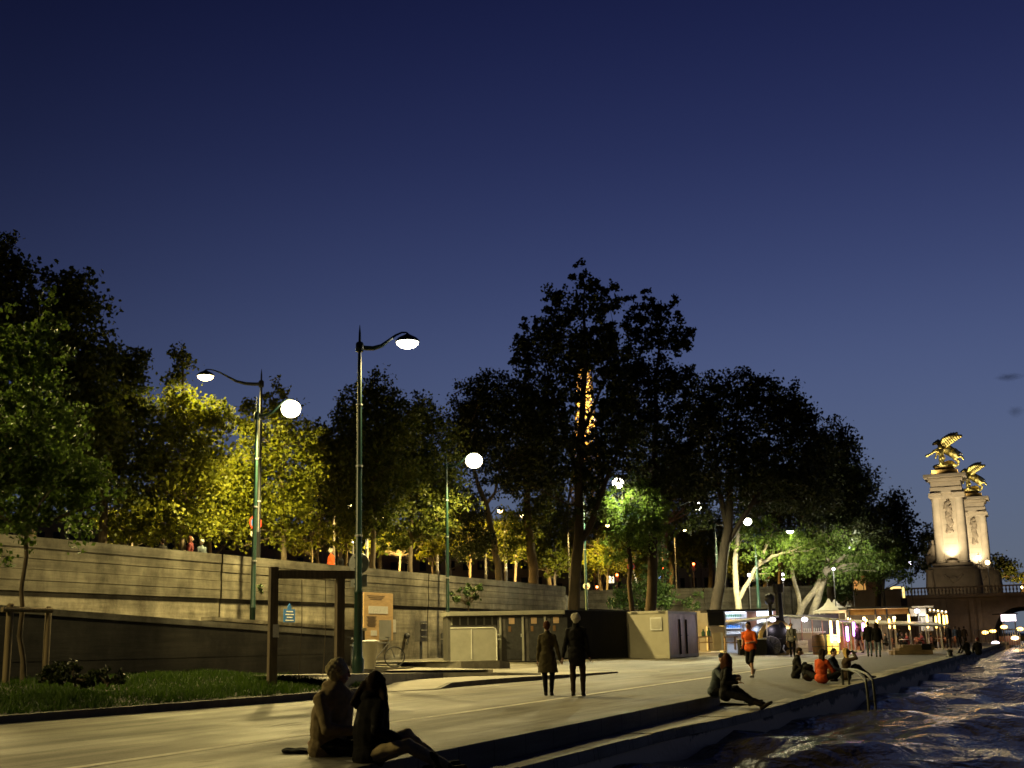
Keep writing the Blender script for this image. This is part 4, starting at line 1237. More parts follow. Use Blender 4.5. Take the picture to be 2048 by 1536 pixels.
def fp(s_, z, d=.42): return (ca * s_ + sa * d, sa * s_ - ca * d, z)


MB().prism([fp(s_, z) for s_, z in ((.05, -.1), (s1_, -.1), (s1_, hf - .16), (s1_ - .05, hf - .05), (s1_ - .16, hf), (.05, hf))], (-sa * .03, ca * .03, 0)).build('panel', M['panel_grey'], t)
MB().tube([fp(s_, z, .43) for s_, z in ((s1_, -.1), (s1_, hf - .16), (s1_ - .05, hf - .05), (s1_ - .16, hf), (.05, hf))], .028, 8).build('frame_tube', M['white_panel'], t, True)
lbox(MB(), s1_ * .46, s1_ * .46 + .03, .423, .45, 0, hf - .03).build('mid_seam', M['white_panel'], t)
for z in (.6 * hf, .75 * hf):
    lbox(MB(), s1_ + .03, s1_ + .2, .36, .44, z, z + .06).build('hinge', M['galvanised'], t)

# site container with a grey side and metal doors, black boarded box beside it
C0 = gz(1340, 1317, .13)
t = thing('site_container', 'pale grey site container with a small shutter and shiny metal doors', 'container', C0)
hC = float(gd(1340, 1221, float((C0 - CAM).dot(HEAD)))[2] - C0[2])
lx = float(C0[0] - gy(1254, 1300, C0[1])[0])
ly = float(gx(1397, 1300, C0[0])[1] - C0[1])
MB().box((-lx / 2, ly / 2, hC / 2 + .04), (lx - .06, ly - .06, hC - .08)).build('body', M['container_paint'], t)
fr = MB()
for x in (-lx + .06, -.06):
    for y in (.06, ly - .06):
        fr.box((x, y, hC / 2), (.14, .14, hC))
fr.box((-lx / 2, .05, hC - .07), (lx - .28, .11, .14)); fr.box((-lx / 2, .05, .09), (lx - .28, .11, .16))
fr.box((-.05, ly / 2, hC - .07), (.11, ly - .28, .14)); fr.box((-.05, ly / 2, .09), (.11, ly - .28, .16))
fr.build('frame', M['container_paint'], t, bevel=.01)
w_ = MB().box((-lx * .29, -.012, hC * .73), (lx * .27, .05, hC * .27)).build('window', M['white_panel'], t)
MB().box((-lx * .29, -.04, hC * .73), (lx * .22, .02, hC * .21)).build('shutter', M['container_paint'], w_)
sl_ = MB()
for k in range(9):
    sl_.box((-lx * .29, -.054, hC * (.64 + .0225 * k)), (lx * .215, .014, .018))
sl_.build('slats', M['white_panel'], w_)
cr = MB()
for k in range(26):
    cr.box((-.024, .5 + k * (ly - 1.0) / 25, hC / 2 + .02), (.012 + .002 * (k % 2), .07, hC - .4))
cr.build('side_corrugation', M['container_doors'], t)
MB().box((-.027, ly / 2, hC / 2 + .02), (.02, ly - .3, hC - .34)).build('side_door', M['container_doors'], t)
for f_ in (.36, .58):
    lk = MB()
    lk.tube([(.03, ly * f_, .2), (.03, ly * f_, hC - .45)], .045, 8)
    lk.box((.03, ly * f_ + .15, hC * .48), (.05, .3, .05))
    lk.build('lock_bar', M['black_paint'], t)
hv = MB()
for f_ in (.15, .8):
    hv.box((-lx * f_, -.03, hC - .06), (.34, .06, .05))
hv.build('vent', M['dark_metal'], t)
ft = MB().box((-.3, ly - .3, -.1), (.5, .5, .24)); ft.box((-lx + .3, .4, -.1), (.5, .5, .24)); ft.box((-.3, .4, -.1), (.5, .5, .24))
ft.build('foot_block', M['dark_metal'], t)
L0 = gz(1121, 1316, .33)
t = thing('black_cabin', 'plain black boarded cabin between the cabins and the pale container', 'cabin', (C0[0] - lx - .1, C0[1] + .9, .1))
x1 = float(L0[0] - t.location.x)
yb_ = float(L0[1] - t.location.y)
hB = float(gd(1250, 1224, float((C0 - CAM).dot(HEAD)) + 2)[2]) - .1
mat('black_board', (.008, .008, .008), .8, var=.3, scale=2)
MB().prism([(0, 0, -.1), (0, 0, hB), (x1, yb_, hB), (x1, yb_, -.1)], (.9, 2.4, 0)).build('boarding', M['black_board'], t)
MB().prism([(0, -.02, hB), (0, -.02, hB + .05), (x1, yb_ - .02, hB + .05), (x1, yb_ - .02, hB)], (.92, 2.46, 0)).build('roof', M['dark_metal'], t)
# drum with pipes at the container foot
b = gz(1262, 1317, .14)
t = thing('cable_reel', 'dark tangle of hose on a reel at the foot of the container', 'hose reel', (b[0], b[1] - .25, b[2]))
MB().lathe([(.28, -.05), (.28, .05), (.24, .05), (.24, -.05), (.28, -.05)], 18, (0, 0, .3), Matrix.Rotation(PI / 2, 3, 'X')).build('reel_rim', M['dark_metal'], t)
MB().tube([(.1, 0, .55), (.3, .02, .3), (.35, -.05, .05), (.0, -.1, .04), (-.3, -.05, .05)], .03, 6).build('hose', M['rubber'], t)

# handrail of the river ladder
pr, pl = gz(1733, 1376, -.06), gz(1686, 1366, -.06)
t = thing('ladder_rail', 'bent metal handrail of a ladder going down to the water', 'handrail', pl)
q = rel(t, pr)
ex_ = Vector((q[0], q[1], 0)); lnr = ex_.length; ex_.normalize()
o_ = Vector((-ex_.y, ex_.x, 0))
for k in (0, 1):
    of = o_ * (.0 if k == 0 else .16)
    pts = [of + Vector((0, 0, -.05)), of + Vector((0, 0, .30)), of + ex_ * .04 + Vector((0, 0, .36)), of + ex_ * (lnr * .4) + Vector((0, 0, .37)), of + ex_ * (lnr * .8) + Vector((0, 0, .30)), of + ex_ * (lnr) + Vector((0, 0, .18)), of + ex_ * (lnr + .1) + Vector((0, 0, -.1)), of + ex_ * (lnr + .16) + Vector((0, 0, -1.4))]
    MB().tube(pts, .032, 8).build('rail', M['rail_metal'], t, True)
rg = MB()
for k in range(4):
    rg.tube([ex_ * (lnr + .13) + Vector((0, 0, -.3 - .28 * k)), ex_ * (lnr + .13) + o_ * .16 + Vector((0, 0, -.3 - .28 * k))], .018, 6)
rg.build('rung', M['rail_metal'], t)

# stacked timber platform and a small bollard further on
b = gz(1832, 1309, -.0)
t = thing('timber_stack', 'low stepped stack of heavy timbers on the quay', 'timber stack', b, PSI)
for k, (x0, x1, z0, z1, d0) in enumerate(((-1.25, .95, 0, .24, 0), (-1.0, 1.05, .242, .40, .08), (-.75, 1.05, .402, .56, .16))):
    mb = MB()
    for j in range(4):
        mb.box(((x0 + x1) / 2 + .03 * math.sin(j * 2 + k), d0 + .3 * j, (z0 + z1) / 2), (x1 - x0, .28, z1 - z0))
    mb.build('timber_layer', M['wood_plank'], t, bevel=.01)
MB().box((.62, -.02, .42), (.55, .1, .34)).build('dark_crate', M['black_paint'], t)
b = gz(1901, 1313, -.0)
t = thing('bollard', 'short black mooring bollard at the quay edge', 'bollard', b)
MB().lathe([(.16, 0), (.12, .05), (.11, .22), (.17, .27), (.17, .32), (.08, .36)], 14).build('bollard_body', M['black_paint'], t, True)
MB().lathe([(.24, 0), (.24, .03)], 14).build('base_plate', M['dark_metal'], t)
# weed tuft on the ledge
t = tree('weed', 'green weed tuft growing under the boots on the ledge', 26.2, [(1490, 1402, 2), (1490, 1396, 1)], [(1490, 1396, 12, 8)], 'leaf_ivy', cat='weed', size=.05, cover=2, twig=.1, npl=14)
# ------------------------------------------------------------------ people
mat('skin', (.42, .25, .17), .6, var=.1, scale=6)
mat('eye', (.03, .025, .02), .2)
CLOTH = {}


def cloth(name, col, rough=.9, var=.25):
    if name not in CLOTH:
        CLOTH[name] = mat('cloth_' + name, col, rough, var=var, scale=14, bump=.25, bscale=90, spec=.15)
    return CLOTH[name]


for nm_, c_ in dict(tan=(.27, .21, .115), black=(.007, .0065, .0065), charcoal=(.014, .013, .012), olive=(.075, .062, .03), orange=(.62, .10, .015), navy=(.02, .025, .045), slate=(.09, .11, .12), white=(.55, .52, .45),
                    red=(.50, .075, .02), brown=(.04, .026, .016), khaki=(.26, .19, .11), denim=(.10, .13, .17), grey=(.20, .20, .19), blond=(.42, .28, .09), darkhair=(.02, .012, .008), auburn=(.10, .04, .02), whitehair=(.60, .56, .44),
                    greyhair=(.42, .36, .20), wine=(.10, .02, .02), sand=(.50, .40, .22), trainers=(.45, .42, .38), leather=(.02, .015, .012)).items():
    cloth(nm_, c_)


class Blob(MB):
    def cap(s, a, b, ra, rb, n=10):
        a = Vector(a); b = Vector(b); d = b - a
        L_ = max(d.length, 1e-4); t = d / L_
        pts = []; rad = []
        for q in (-80, -45, -15):
            pts.append(a + t * ra * math.sin(math.radians(q))); rad.append(ra * math.cos(math.radians(q)))
        for q in (15, 45, 80):
            pts.append(b + t * rb * math.sin(math.radians(q))); rad.append(rb * math.cos(math.radians(q)))
        return s.tube(pts, rad, n)

    def ell(s, c, r, m=None):
        return s.ball(tuple(c), r, 14, m, 9)

    def fuse(s, name, material, parent, voxel, fold=0.0, seed=0.0):
        me = bpy.data.meshes.new(name)
        me.from_pydata(s.v, [], s.f)
        o = bpy.data.objects.new(name, me); COL.objects.link(o)
        md = o.modifiers.new('r', 'REMESH'); md.mode = 'VOXEL'; md.voxel_size = voxel; md.use_smooth_shade = True
        sm_ = o.modifiers.new('s', 'SMOOTH'); sm_.factor = .5; sm_.iterations = 2
        dg = bpy.context.evaluated_depsgraph_get()
        m2 = bpy.data.meshes.new_from_object(o.evaluated_get(dg))
        bpy.data.objects.remove(o); bpy.data.meshes.remove(me)
        m2.name = name
        if fold:
            n = len(m2.vertices)
            co = np.zeros(n * 3); m2.vertices.foreach_get('co', co); co = co.reshape(-1, 3)
            no = np.zeros(n * 3); m2.vertex_normals.foreach_get('vector', no); no = no.reshape(-1, 3)
            f = np.sin(co[:, 2] * 31 + 9 * co[:, 0] + 3 * np.sin(co[:, 1] * 17 + seed) + seed) + .7 * np.sin(co[:, 0] * 37 - co[:, 2] * 19 + 2 * np.sin(co[:, 2] * 23) + seed * 2) + .6 * np.sin(co[:, 1] * 41 + co[:, 2] * 13)
            co += no * (f * fold)[:, None]
            m2.vertices.foreach_set('co', co.reshape(-1)); m2.update()
        m2.materials.clear()
        m2.polygons.foreach_set('use_smooth', [True] * len(m2.polygons))
        return link_mesh(name, m2, material, parent)


def ik(a, c, l1, l2, pole):
    a, c, pole = Vector(a), Vector(c), Vector(pole)
    d = c - a; L_ = d.length
    if L_ > (l1 + l2) * .999:
        c = a + d.normalized() * (l1 + l2) * .999; d = c - a; L_ = d.length
    L_ = max(L_, abs(l1 - l2) + .02)
    x = (l1 * l1 - l2 * l2 + L_ * L_) / (2 * L_)
    h = math.sqrt(max(0, l1 * l1 - x * x))
    t = d.normalized()
    p = pole - t * pole.dot(t)
    p = p.normalized() if p.length > 1e-4 else t.orthogonal().normalized()
    return a + t * x + p * h, c


def person(label, loc, rz, H=1.75, pelvis=(0, 0, .95), spine=(0, .02, 1), yaw=0.0, look=(0, 1, 0), neck=(0, .1, 1),
           hands=((-.27, .02, .80), (.27, .02, .80)), feet=((-.10, 0, .09), (.10, 0, .09)), toes=((-.05, 1, -.05), (.05, 1, -.05)),
           knee=((-.1, 1, .1), (.1, 1, .1)), elbow=((-.4, -1, 0), (.4, -1, 0)),
           top='black', sleeves='long', hem=.10, skirt=0.0, bottom='navy', legs='long', shoes='leather', hair='short', haircol='darkhair',
           group=None, vox=.012, female=False, extra=None, collar=None, puff=1.0, bulky=False):
    t = thing('person', label, 'person', loc, rz, group)
    s = H / 1.75
    V = lambda p: Vector(p) * s
    pv = V(pelvis); up = Vector(spine).normalized()
    rt = Vector((math.cos(yaw), math.sin(yaw), 0)); rt = (rt - up * rt.dot(up)).normalized()
    fw = up.cross(rt)
    R = Matrix((rt, fw, up)).transposed()
    wf = .9 if female else 1.0
    waist = pv + up * .16 * s; chest = pv + up * .34 * s; nb = pv + up * .53 * s
    shl = [pv + up * .435 * s + rt * (-1) ** (k + 1) * .172 * s * wf for k in (0, 1)]   # k=0 left
    nk = Vector(neck).normalized()
    hc = nb + nk * .150 * s
    hipx = Vector((math.cos(yaw * .4), math.sin(yaw * .4), 0))
    hips = [pv + hipx * (-1) ** (k + 1) * .092 * s - Vector((0, 0, .02)) * s for k in (0, 1)]
    hd = [V(h) for h in hands]; ft = [V(f) for f in feet]
    el = []; kn = []
    for k in (0, 1):
        e, hd[k] = ik(shl[k], hd[k], .295 * s, .265 * s, elbow[k]); el.append(e)
        q, ft[k] = ik(hips[k], ft[k], .435 * s, .425 * s, knee[k]); kn.append(q)
    lk = Vector(look).normalized()
    hr = lk.cross(nk).normalized(); hu = hr.cross(lk).normalized()
    HR = Matrix((hr, lk, hu)).transposed()
    B = Blob()
    fr_ = .0085 if vox < .013 else .011

    def torso(b, g):
        b.ell(pv, ((.165 + g) * s * (1.03 if female else 1), (.118 + g) * s, (.13 + g * .5) * s), R)
        b.ell(waist, ((.138 + g) * s * wf, (.10 + g) * s, (.17 + g * .5) * s), R)
        b.ell(chest, ((.168 + g) * s * wf, (.116 + g) * s, (.18 + g * .5) * s), R)
        g2 = g * .45
        for k in (0, 1):
            b.cap(shl[k] - up * .005 * s, nb - up * .045 * s, (.052 + g2) * s, (.060 + g2) * s)
            b.cap(shl[k] - up * .01 * s, chest + up * .03 * s, (.056 + g2) * s, (.10 + g2) * s)
        b.cap(chest + up * .08 * s, nb, (.10 + g * .6) * s, (.058 + g * .5) * s)

    def arm(b, k, g, full=True):
        b.cap(shl[k], el[k], (.054 + g) * s, (.041 + g) * s)
        if full: b.cap(el[k], hd[k] - (hd[k] - el[k]).normalized() * .01, (.041 + g) * s, (.029 + g) * s)

    def leg(b, k, g, full=True):
        b.cap(hips[k], kn[k], (.083 + g) * s, (.056 + g) * s)
        if full:
            m_ = kn[k].lerp(ft[k], .3) - Vector((0, .012 * s, 0))
            b.cap(kn[k], m_, (.054 + g) * s, (.053 + g) * s); b.cap(m_, ft[k], (.053 + g) * s, (.036 + g) * s)

    torso(B, 0)
    B.cap(nb - up * .02, hc - nk * .05 * s, .052 * s, .05 * s)
    hm = lambda x, y, z: hc + (hr * x + lk * y + hu * z) * s
    B.ell(hm(0, -.008, .015), (.074 * s, .094 * s, .103 * s), HR)
    B.ell(hm(0, .03, -.052), (.052 * s, .058 * s, .062 * s), HR)
    B.cap(hm(0, .086, .012), hm(0, .108, -.024), .010 * s, .015 * s, 8)
    B.ell(hm(0, .085, -.055), (.026 * s, .012 * s, .010 * s), HR)
    B.ell(hm(0, .074, .030), (.055 * s, .018 * s, .010 * s), HR)
    for sx in (-1, 1): B.ell(hm(sx * .076, -.005, -.008), (.012 * s, .022 * s, .032 * s), HR)
    for k in (0, 1):
        arm(B, k, 0); leg(B, k, 0)
        d = (hd[k] - el[k]).normalized()
        sx = -1 if k == 0 else 1
        side = fw - d * fw.dot(d)
        side = side.normalized() if side.length > .2 else rt * sx        # thumb side
        pn = d.cross(side).normalized() * sx
        pc = hd[k] + d * .048 * s
        B.ell(pc, (.042 * s, .018 * s, .052 * s), Matrix((side, pn, d)).transposed())
        for j, (off, ln) in enumerate(((-.031, .055), (-.011, .072), (.010, .078), (.030, .070))):
            a_ = pc + (side * off + d * .042) * s
            b_ = a_ + (d * .8 - pn * .45 * sx * -1 + side * off * 2).normalized() * ln * .55 * s
            c_ = b_ + (d * .35 + pn * .85).normalized() * ln * .5 * s
            B.cap(a_, b_, fr_ * s * 1.05, fr_ * s, 7); B.cap(b_, c_, fr_ * s, fr_ * s * .85, 7)
        a_ = hd[k] + (side * .032 + d * .025) * s
        b_ = a_ + (side * .55 + d * .75 + pn * .2).normalized() * .042 * s
        B.cap(a_, b_, .012 * s, .0105 * s, 7); B.cap(b_, b_ + (d * .9 + pn * .4).normalized() * .03 * s, .0105 * s, .009 * s, 7)
        td = Vector(toes[k]).normalized()
        B.cap(ft[k] + Vector((0, 0, -.045)) * s - td * .03 * s, ft[k] + Vector((0, 0, -.055)) * s + td * .15 * s, .034 * s, .026 * s)
    B.fuse('body', M['skin'], t, vox)
    eo = MB()
    for sx in (-1, 1): eo.ball(tuple(hm(sx * .03, .080, .012)), .011 * s, 8)
    eo.build('eyes', M['eye'], t, True)
    # clothing
    sd = sum(map(ord, label)) % 17
    T = Blob(); g = .020 * puff
    torso(T, g)
    if hem:
        down = (-up * .6 + Vector((0, 0, -.4))).normalized()
        T.ell(pv + down * hem * .5 * s, ((.172 + g) * s, (.126 + g) * s, (.10 + hem * .5) * s), R)
    if bulky:
        T.ell(pv + up * .24 * s, (.225 * s, .175 * s, .36 * s), R); T.ell(pv + up * .40 * s, (.215 * s, .155 * s, .17 * s), R)
        T.ell(nb - fw * .05 * s, (.12 * s, .10 * s, .08 * s), R)
    if skirt:                                    # coat skirt hanging from the waist
        prof = [(pv.z + .12 * s, .148), (pv.z, .19), (pv.z - skirt * .5 * s, .215), (pv.z - skirt * s, .245)]
        vs = []; fs = []; n = 18
        for z, r in prof:
            for j in range(n):
                a_ = 2 * PI * j / n; rr = r * (1 + .04 * math.sin(5 * a_))
                vs.append((pv.x + rr * s * math.cos(a_), pv.y + rr * .74 * s * math.sin(a_), z))
        for i in range(len(prof) - 1):
            for j in range(n):
                a_, b_ = i * n + j, i * n + (j + 1) % n
                fs.append((a_, b_, b_ + n, a_ + n))
        fs.append(tuple(range(n - 1, -1, -1))); fs.append(tuple((len(prof) - 1) * n + j for j in range(n)))
        T.add(vs, fs)
    for k in (0, 1):
        arm(T, k, .011 * puff, sleeves == 'long')
        if sleeves == 'short':
            pass
    if collar: T.cap(nb - up * .02 * s, nb + nk * .035 * s, .075 * s, .068 * s)
    T.fuse('coat' if skirt else ('shirt' if sleeves == 'short' else 'jacket'), CLOTH[top], t, vox * 1.15, (.0025 if bulky else .004) * s, sd)
    Lg = Blob()
    Lg.ell(pv - Vector((0, 0, .01)) * s, (.172 * s, .126 * s, .12 * s), R)
    for k in (0, 1): leg(Lg, k, .014 if legs == 'long' else .02, legs == 'long')
    Lg.fuse({'long': 'trousers', 'short': 'shorts', 'tights': 'tights'}[legs], CLOTH[bottom], t, vox * 1.15, .003 * s, sd)
    for k in (0, 1):
        td = Vector(toes[k]).normalized()
        S = Blob()
        dn = Vector((0, 0, -1)); dn = (dn - td * dn.dot(td)).normalized() if abs(td.z) < .95 else Vector((0, -1, 0))
        S.cap(ft[k], ft[k] + dn * .03 * s - td * .02 * s, .046 * s, .046 * s)
        S.cap(ft[k] + dn * .05 * s - td * .045 * s, ft[k] + dn * .055 * s + td * .09 * s, .042 * s, .044 * s)
        S.cap(ft[k] + dn * .055 * s + td * .09 * s, ft[k] + dn * .062 * s + td * .165 * s, .044 * s, .034 * s)
        if shoes == 'boots' : S.cap(ft[k], ft[k].lerp(kn[k], .42), .05 * s, .062 * s)
        S.fuse('shoe', CLOTH['leather' if shoes == 'boots' else shoes], t, vox * 1.1)
    if hair != 'none':
        Hh = Blob()
        Hh.ell(hm(0, -.022, .036), (.084 * s, .096 * s, .098 * s), HR)
        Hh.ell(hm(0, -.045, .0), (.080 * s, .075 * s, .095 * s), HR)
        if hair == 'bushy':
            for q in range(60):
                a_ = q * 2.4; zz = .95 - q / 60 * 1.45
                rr = math.sqrt(max(0, 1 - min(1, zz * zz)))
                Hh.ell(hm(.088 * rr * math.cos(a_), -.03 + .095 * rr * math.sin(a_) * (1 if math.sin(a_) < 0 else .6), .035 + .095 * zz), ((.021 + .006 * math.sin(q * 5.3)) * s,) * 3)
        if hair == 'long':
            for q in range(-4, 5):
                x = q * .021
                Hh.cap(hm(x, -.06 + abs(x) * .45, .03), hm(x * 1.25, -.085 + abs(x) * .5, -.20 - .02 * math.sin(q * 2)), .036 * s, .026 * s)
            if bulky:
                for q in range(-5, 6): Hh.cap(hm(q * .019, -.05, -.02), hm(q * .036, -.07 - .03 * math.cos(q), -.30 + .015 * abs(q)), .045 * s, .03 * s)
            for sx in (-1, 1): Hh.cap(hm(sx * .078, -.0, .03), hm(sx * .092, .0, -.19), .026 * s, .022 * s)
        if hair == 'cap':
            Hh = Blob(); Hh.ell(hm(0, -.012, .052), (.088 * s, .103 * s, .074 * s), HR)
            Hh.ell(hm(0, .10, .045), (.065 * s, .07 * s, .012 * s), HR)
        Hh.fuse('cap' if hair == 'cap' else 'hair', CLOTH[haircol], t, vox, .003 * s if hair != 'cap' else 0, sd)
    info = dict(s=s, hm=hm, hands=hd, el=el, sh=shl, chest=chest, nb=nb, fw=fw, up=up, rt=rt, R=R, kn=kn, ft=ft, pv=pv)
    if extra: extra(t, info)
    return t, info


def face_to(p, q): return math.atan2(-(q[0] - p[0]), q[1] - p[1])   # rz so that +Y points from p to q


# --- couple in the foreground, sitting on the step edge
pm_ = gz(656, 1508, .02); pw_ = gz(738, 1524, .0)
rz_m = -PI / 2 + .25
FGP = 'couple sitting on the step close to the boat'
person('man with tousled fair hair and tan jacket sitting on the step, back to the wall', (pm_[0], pm_[1], 0), rz_m, 2.02, pelvis=(0, 0, .12), spine=(.16, .20, 1), yaw=-.6, look=(-.7, 1, -.1), neck=(-.03, .2, 1),
       hands=((-.30, -.30, .05), (.16, .30, .24)), elbow=((-.6, -.5, .2), (.5, -.6, -.2)), feet=((-.12, .80, -.12), (.16, .78, -.14)), toes=((-.2, 1, .3), (.2, 1, .3)), knee=((-.1, .3, 1), (.1, .3, 1)),
       top='tan', bottom='black', hair='bushy', haircol='greyhair', group=FGP, vox=.010, collar=True, puff=1.9, hem=.10, bulky=True)
person('long haired woman in a black coat beside the man in tan, pale leg outstretched', (pw_[0], pw_[1], -.0), rz_m + .15, 1.86, pelvis=(0, 0, .08), spine=(-.24, .06, 1), yaw=.5, look=(-.95, .25, -.25), neck=(-.16, .12, 1),
       hands=((-.05, .27, .22), (.10, .30, .22)), elbow=((-.8, -.6, -.1), (.8, -.6, -.1)), feet=((.02, .70, -.02), (.30, .78, -.03)), toes=((.1, .9, .3), (.3, .9, .3)), knee=((.1, .2, 1), (.4, .2, 1)),
       top='black', bottom='sand', shoes='boots', hair='long', haircol='darkhair', group=FGP, vox=.010, female=True, puff=1.7, hem=.08, bulky=True)
pb_ = gz(600, 1506, 0)
t = thing('jacket', 'flat dark folded jacket on the paving behind the man in tan', 'jacket', pb_, .3)
jb = Blob()
for k in range(9):
    a_ = k * .8
    jb.ell((.16 * math.cos(a_) * (k / 9) * 1.6, .10 * math.sin(a_) * (k / 9) * 1.4 + .02, .025), (.12, .08, .028))
jb.fuse('folded_cloth', CLOTH['black'], t, .012, .005)

# --- standing couple walking away
pw_ = gz(1097, 1391, 0); pm_ = gz(1156, 1392, 0)
WP = 'couple standing on the road with their backs to the boat'
person('woman in a knee length olive coat with short brown hair, standing on the road', (pw_[0], pw_[1], 0), .28, 1.66, pelvis=(0, 0, .93), spine=(0, .0, 1), look=(.05, 1, 0), neck=(0, .08, 1),
       hands=((-.24, .04, .80), (.30, .02, .80)), feet=((-.06, .0, .08), (.07, .05, .08)), top='olive', skirt=.40, bottom='black', legs='long', hair='short', haircol='auburn', group=WP, vox=.011, female=True, puff=1.25)
person('white haired man in a dark suit standing on the road beside the woman in olive', (pm_[0], pm_[1], 0), .24, 1.79, pelvis=(0, 0, .94), look=(-.1, 1, -.05), neck=(0, .1, 1),
       hands=((-.31, .02, .80), (.27, .06, .80)), feet=((-.10, .02, .08), (.11, .06, .08)), top='charcoal', hem=.22, bottom='brown', hair='bushy', haircol='whitehair', group=WP, vox=.011, puff=1.35, collar=True)

# --- couple on the end of the step
pc_ = gz(1432, 1392, 0)
C2 = 'couple hugging at the end of the step'
person('man in a dark cap and slate pullover hugging a woman at the step end', (pc_[0] - .05, pc_[1] + .1, 0), -PI / 2 - .1, 1.78, pelvis=(0, 0, .10), spine=(.05, .38, 1), yaw=-.1, look=(.1, 1, -.2), neck=(0, .3, 1),
       hands=((-.05, .50, .34), (.20, .52, .40)), feet=((-.10, .78, -.1), (.12, .80, -.1)), toes=((-.2, 1, .35), (.2, 1, .35)), knee=((-.2, .3, 1), (.2, .3, 1)), elbow=((-.7, -.2, -.3), (.7, -.2, -.3)),
       top='slate', bottom='black', hair='cap', haircol='navy', group=C2, vox=.012, hem=.0, shoes='boots', puff=1.3)
ps_ = Blob()
person('woman with auburn hair leaning on the man in the cap, long black boots', (pc_[0] + .12, pc_[1] - .32, 0), -PI / 2 - .2, 1.70, pelvis=(0, .18, .10), spine=(.0, .10, 1), yaw=.5, look=(-.8, -.3, .1), neck=(-.1, .05, 1),
       hands=((-.02, .42, .34), (.2, .55, .30)), feet=((-.05, 1.0, -.14), (.10, 1.06, -.16)), toes=((-.1, .85, .5), (.15, .85, .5)), knee=((-.1, .2, 1), (.1, .2, 1)),
       top='black', bottom='black', shoes='boots', hair='long', haircol='auburn', group=C2, vox=.012, female=True)

# --- runner coming towards the boat
pj = gz(1504, 1355, 0)
person('runner in an orange shirt and black shorts running towards the boat', (pj[0], pj[1], 0), PI - .25, 1.66, pelvis=(0, 0, .93), spine=(.02, .06, 1), yaw=.12, look=(.05, 1, -.05), neck=(0, .12, 1),
       hands=((-.14, .34, 1.08), (.26, .02, 1.0)), elbow=((-.6, -.8, -.4), (.6, -1, -.4)), feet=((-.09, .14, .085), (.10, -.34, .22)), toes=((-.05, 1, .1), (.05, .6, -.8)), knee=((-.05, 1, .1), (.05, 1, .1)),
       top='orange', sleeves='short', bottom='black', legs='short', shoes='trainers', hair='short', haircol='darkhair', vox=.011, puff=1.5, hem=.05)

# --- friends sitting on the cobbles
GP = 'friends sitting on the cobbles by the ladder rail'
g1 = gz(1592, 1354, -.02)
person('young man in a dark jacket sitting on the cobbles, head bent to his lap', (g1[0], g1[1], -.03), -PI / 2 + .1, 1.74, pelvis=(0, 0, .10), spine=(0, .16, 1), look=(0, .9, -.45), neck=(0, .5, 1),
       hands=((-.12, .40, .32), (.14, .42, .30)), feet=((-.16, .56, .08), (.16, .60, .08)), toes=((-.2, 1, 0), (.2, 1, 0)), knee=((-.3, .2, 1), (.3, .2, 1)), top='charcoal', bottom='black', hair='short', haircol='brown', group=GP)
g2 = gz(1644, 1362, -.04)
person('woman in a red orange coat sitting on the cobbles with her back to the boat', (g2[0], g2[1], -.05), -.35, 1.72, pelvis=(0, 0, .10), spine=(.04, .10, 1), look=(.5, .8, -.1), neck=(.05, .2, 1),
       hands=((-.10, .36, .28), (.20, .36, .28)), feet=((-.22, .40, .07), (.20, .42, .07)), toes=((1, .2, 0), (-1, .2, 0)), knee=((-1, .2, .4), (1, .2, .4)), top='red', bottom='black', hair='long', haircol='darkhair', group=GP, female=True, puff=2.0, hem=.06)
g3 = gz(1664, 1355, -.03)
person('dark haired person in navy half hidden behind the red orange coat', (g3[0], g3[1], -.04), -PI / 2 - .3, 1.68, pelvis=(0, 0, .10), spine=(-.04, .12, 1), look=(.1, .9, -.4), neck=(0, .35, 1),
       hands=((-.10, .40, .25), (.16, .46, .22)), feet=((-.2, .45, .07), (.2, .45, .07)), toes=((1, .2, 0), (-1, .2, 0)), knee=((-1, .2, .5), (1, .2, .5)), top='navy', bottom='khaki', hair='short', haircol='darkhair', group=GP)
g4 = gz(1693, 1356, -.04)


def bottle(t, i):
    h_ = i['hands'][1]
    d = (i['hm'](0, .1, -.03) - h_).normalized()
    b = MB()
    m_ = d.to_track_quat('Z', 'Y').to_matrix()
    b.lathe([(.034, 0), (.036, .02), (.036, .14), (.014, .19), (.013, .24), (0, .245)], 10, tuple(h_ + Vector((0, .02, .03)) - d * .05), m_)
    o_ = b.build('bottle', M['glass_dark'], None, True)
    o_.matrix_world = t.matrix_basis.copy()
    tag(o_, 'dark bottle raised to the mouth of the woman with the blond scarf', 'bottle')


person('woman with a blond scarf drinking from a raised bottle beside the ladder rail', (g4[0], g4[1], -.05), -PI / 2 + .35, 1.70, pelvis=(0, 0, .10), spine=(0, .08, 1), look=(.1, 1, .15), neck=(0, .12, 1),
       hands=((-.10, .36, .25), (.12, .24, .74)), elbow=((-.6, -.3, -.4), (.9, .3, -.4)), feet=((-.12, .62, .08), (.14, .66, .08)), toes=((-.1, 1, .1), (.1, 1, .1)), knee=((-.2, .2, 1), (.2, .2, 1)), top='brown', bottom='black', hair='long', haircol='blond', group=GP, female=True, puff=1.3, extra=bottle)
b = gz(1618, 1361, -.04)
t = thing('backpack', 'bulky black and brown backpack between the young man and the red orange coat', 'backpack', b, .3)
bb = Blob(); bb.ell((0, 0, .17), (.17, .13, .2)); bb.ell((0, .02, .34), (.15, .12, .12)); bb.ell((.02, -.1, .13), (.13, .07, .11))
bb.fuse('bag_body', CLOTH['black'], t, .014, .006)
bb = Blob(); bb.ell((-.02, -.13, .10), (.15, .06, .10)); bb.fuse('pocket', CLOTH['brown'], t, .014, .004)
stp = MB()
stp.tube([(-.12, -.08, .38), (-.2, -.14, .25), (-.18, -.16, .06)], .018, 6)
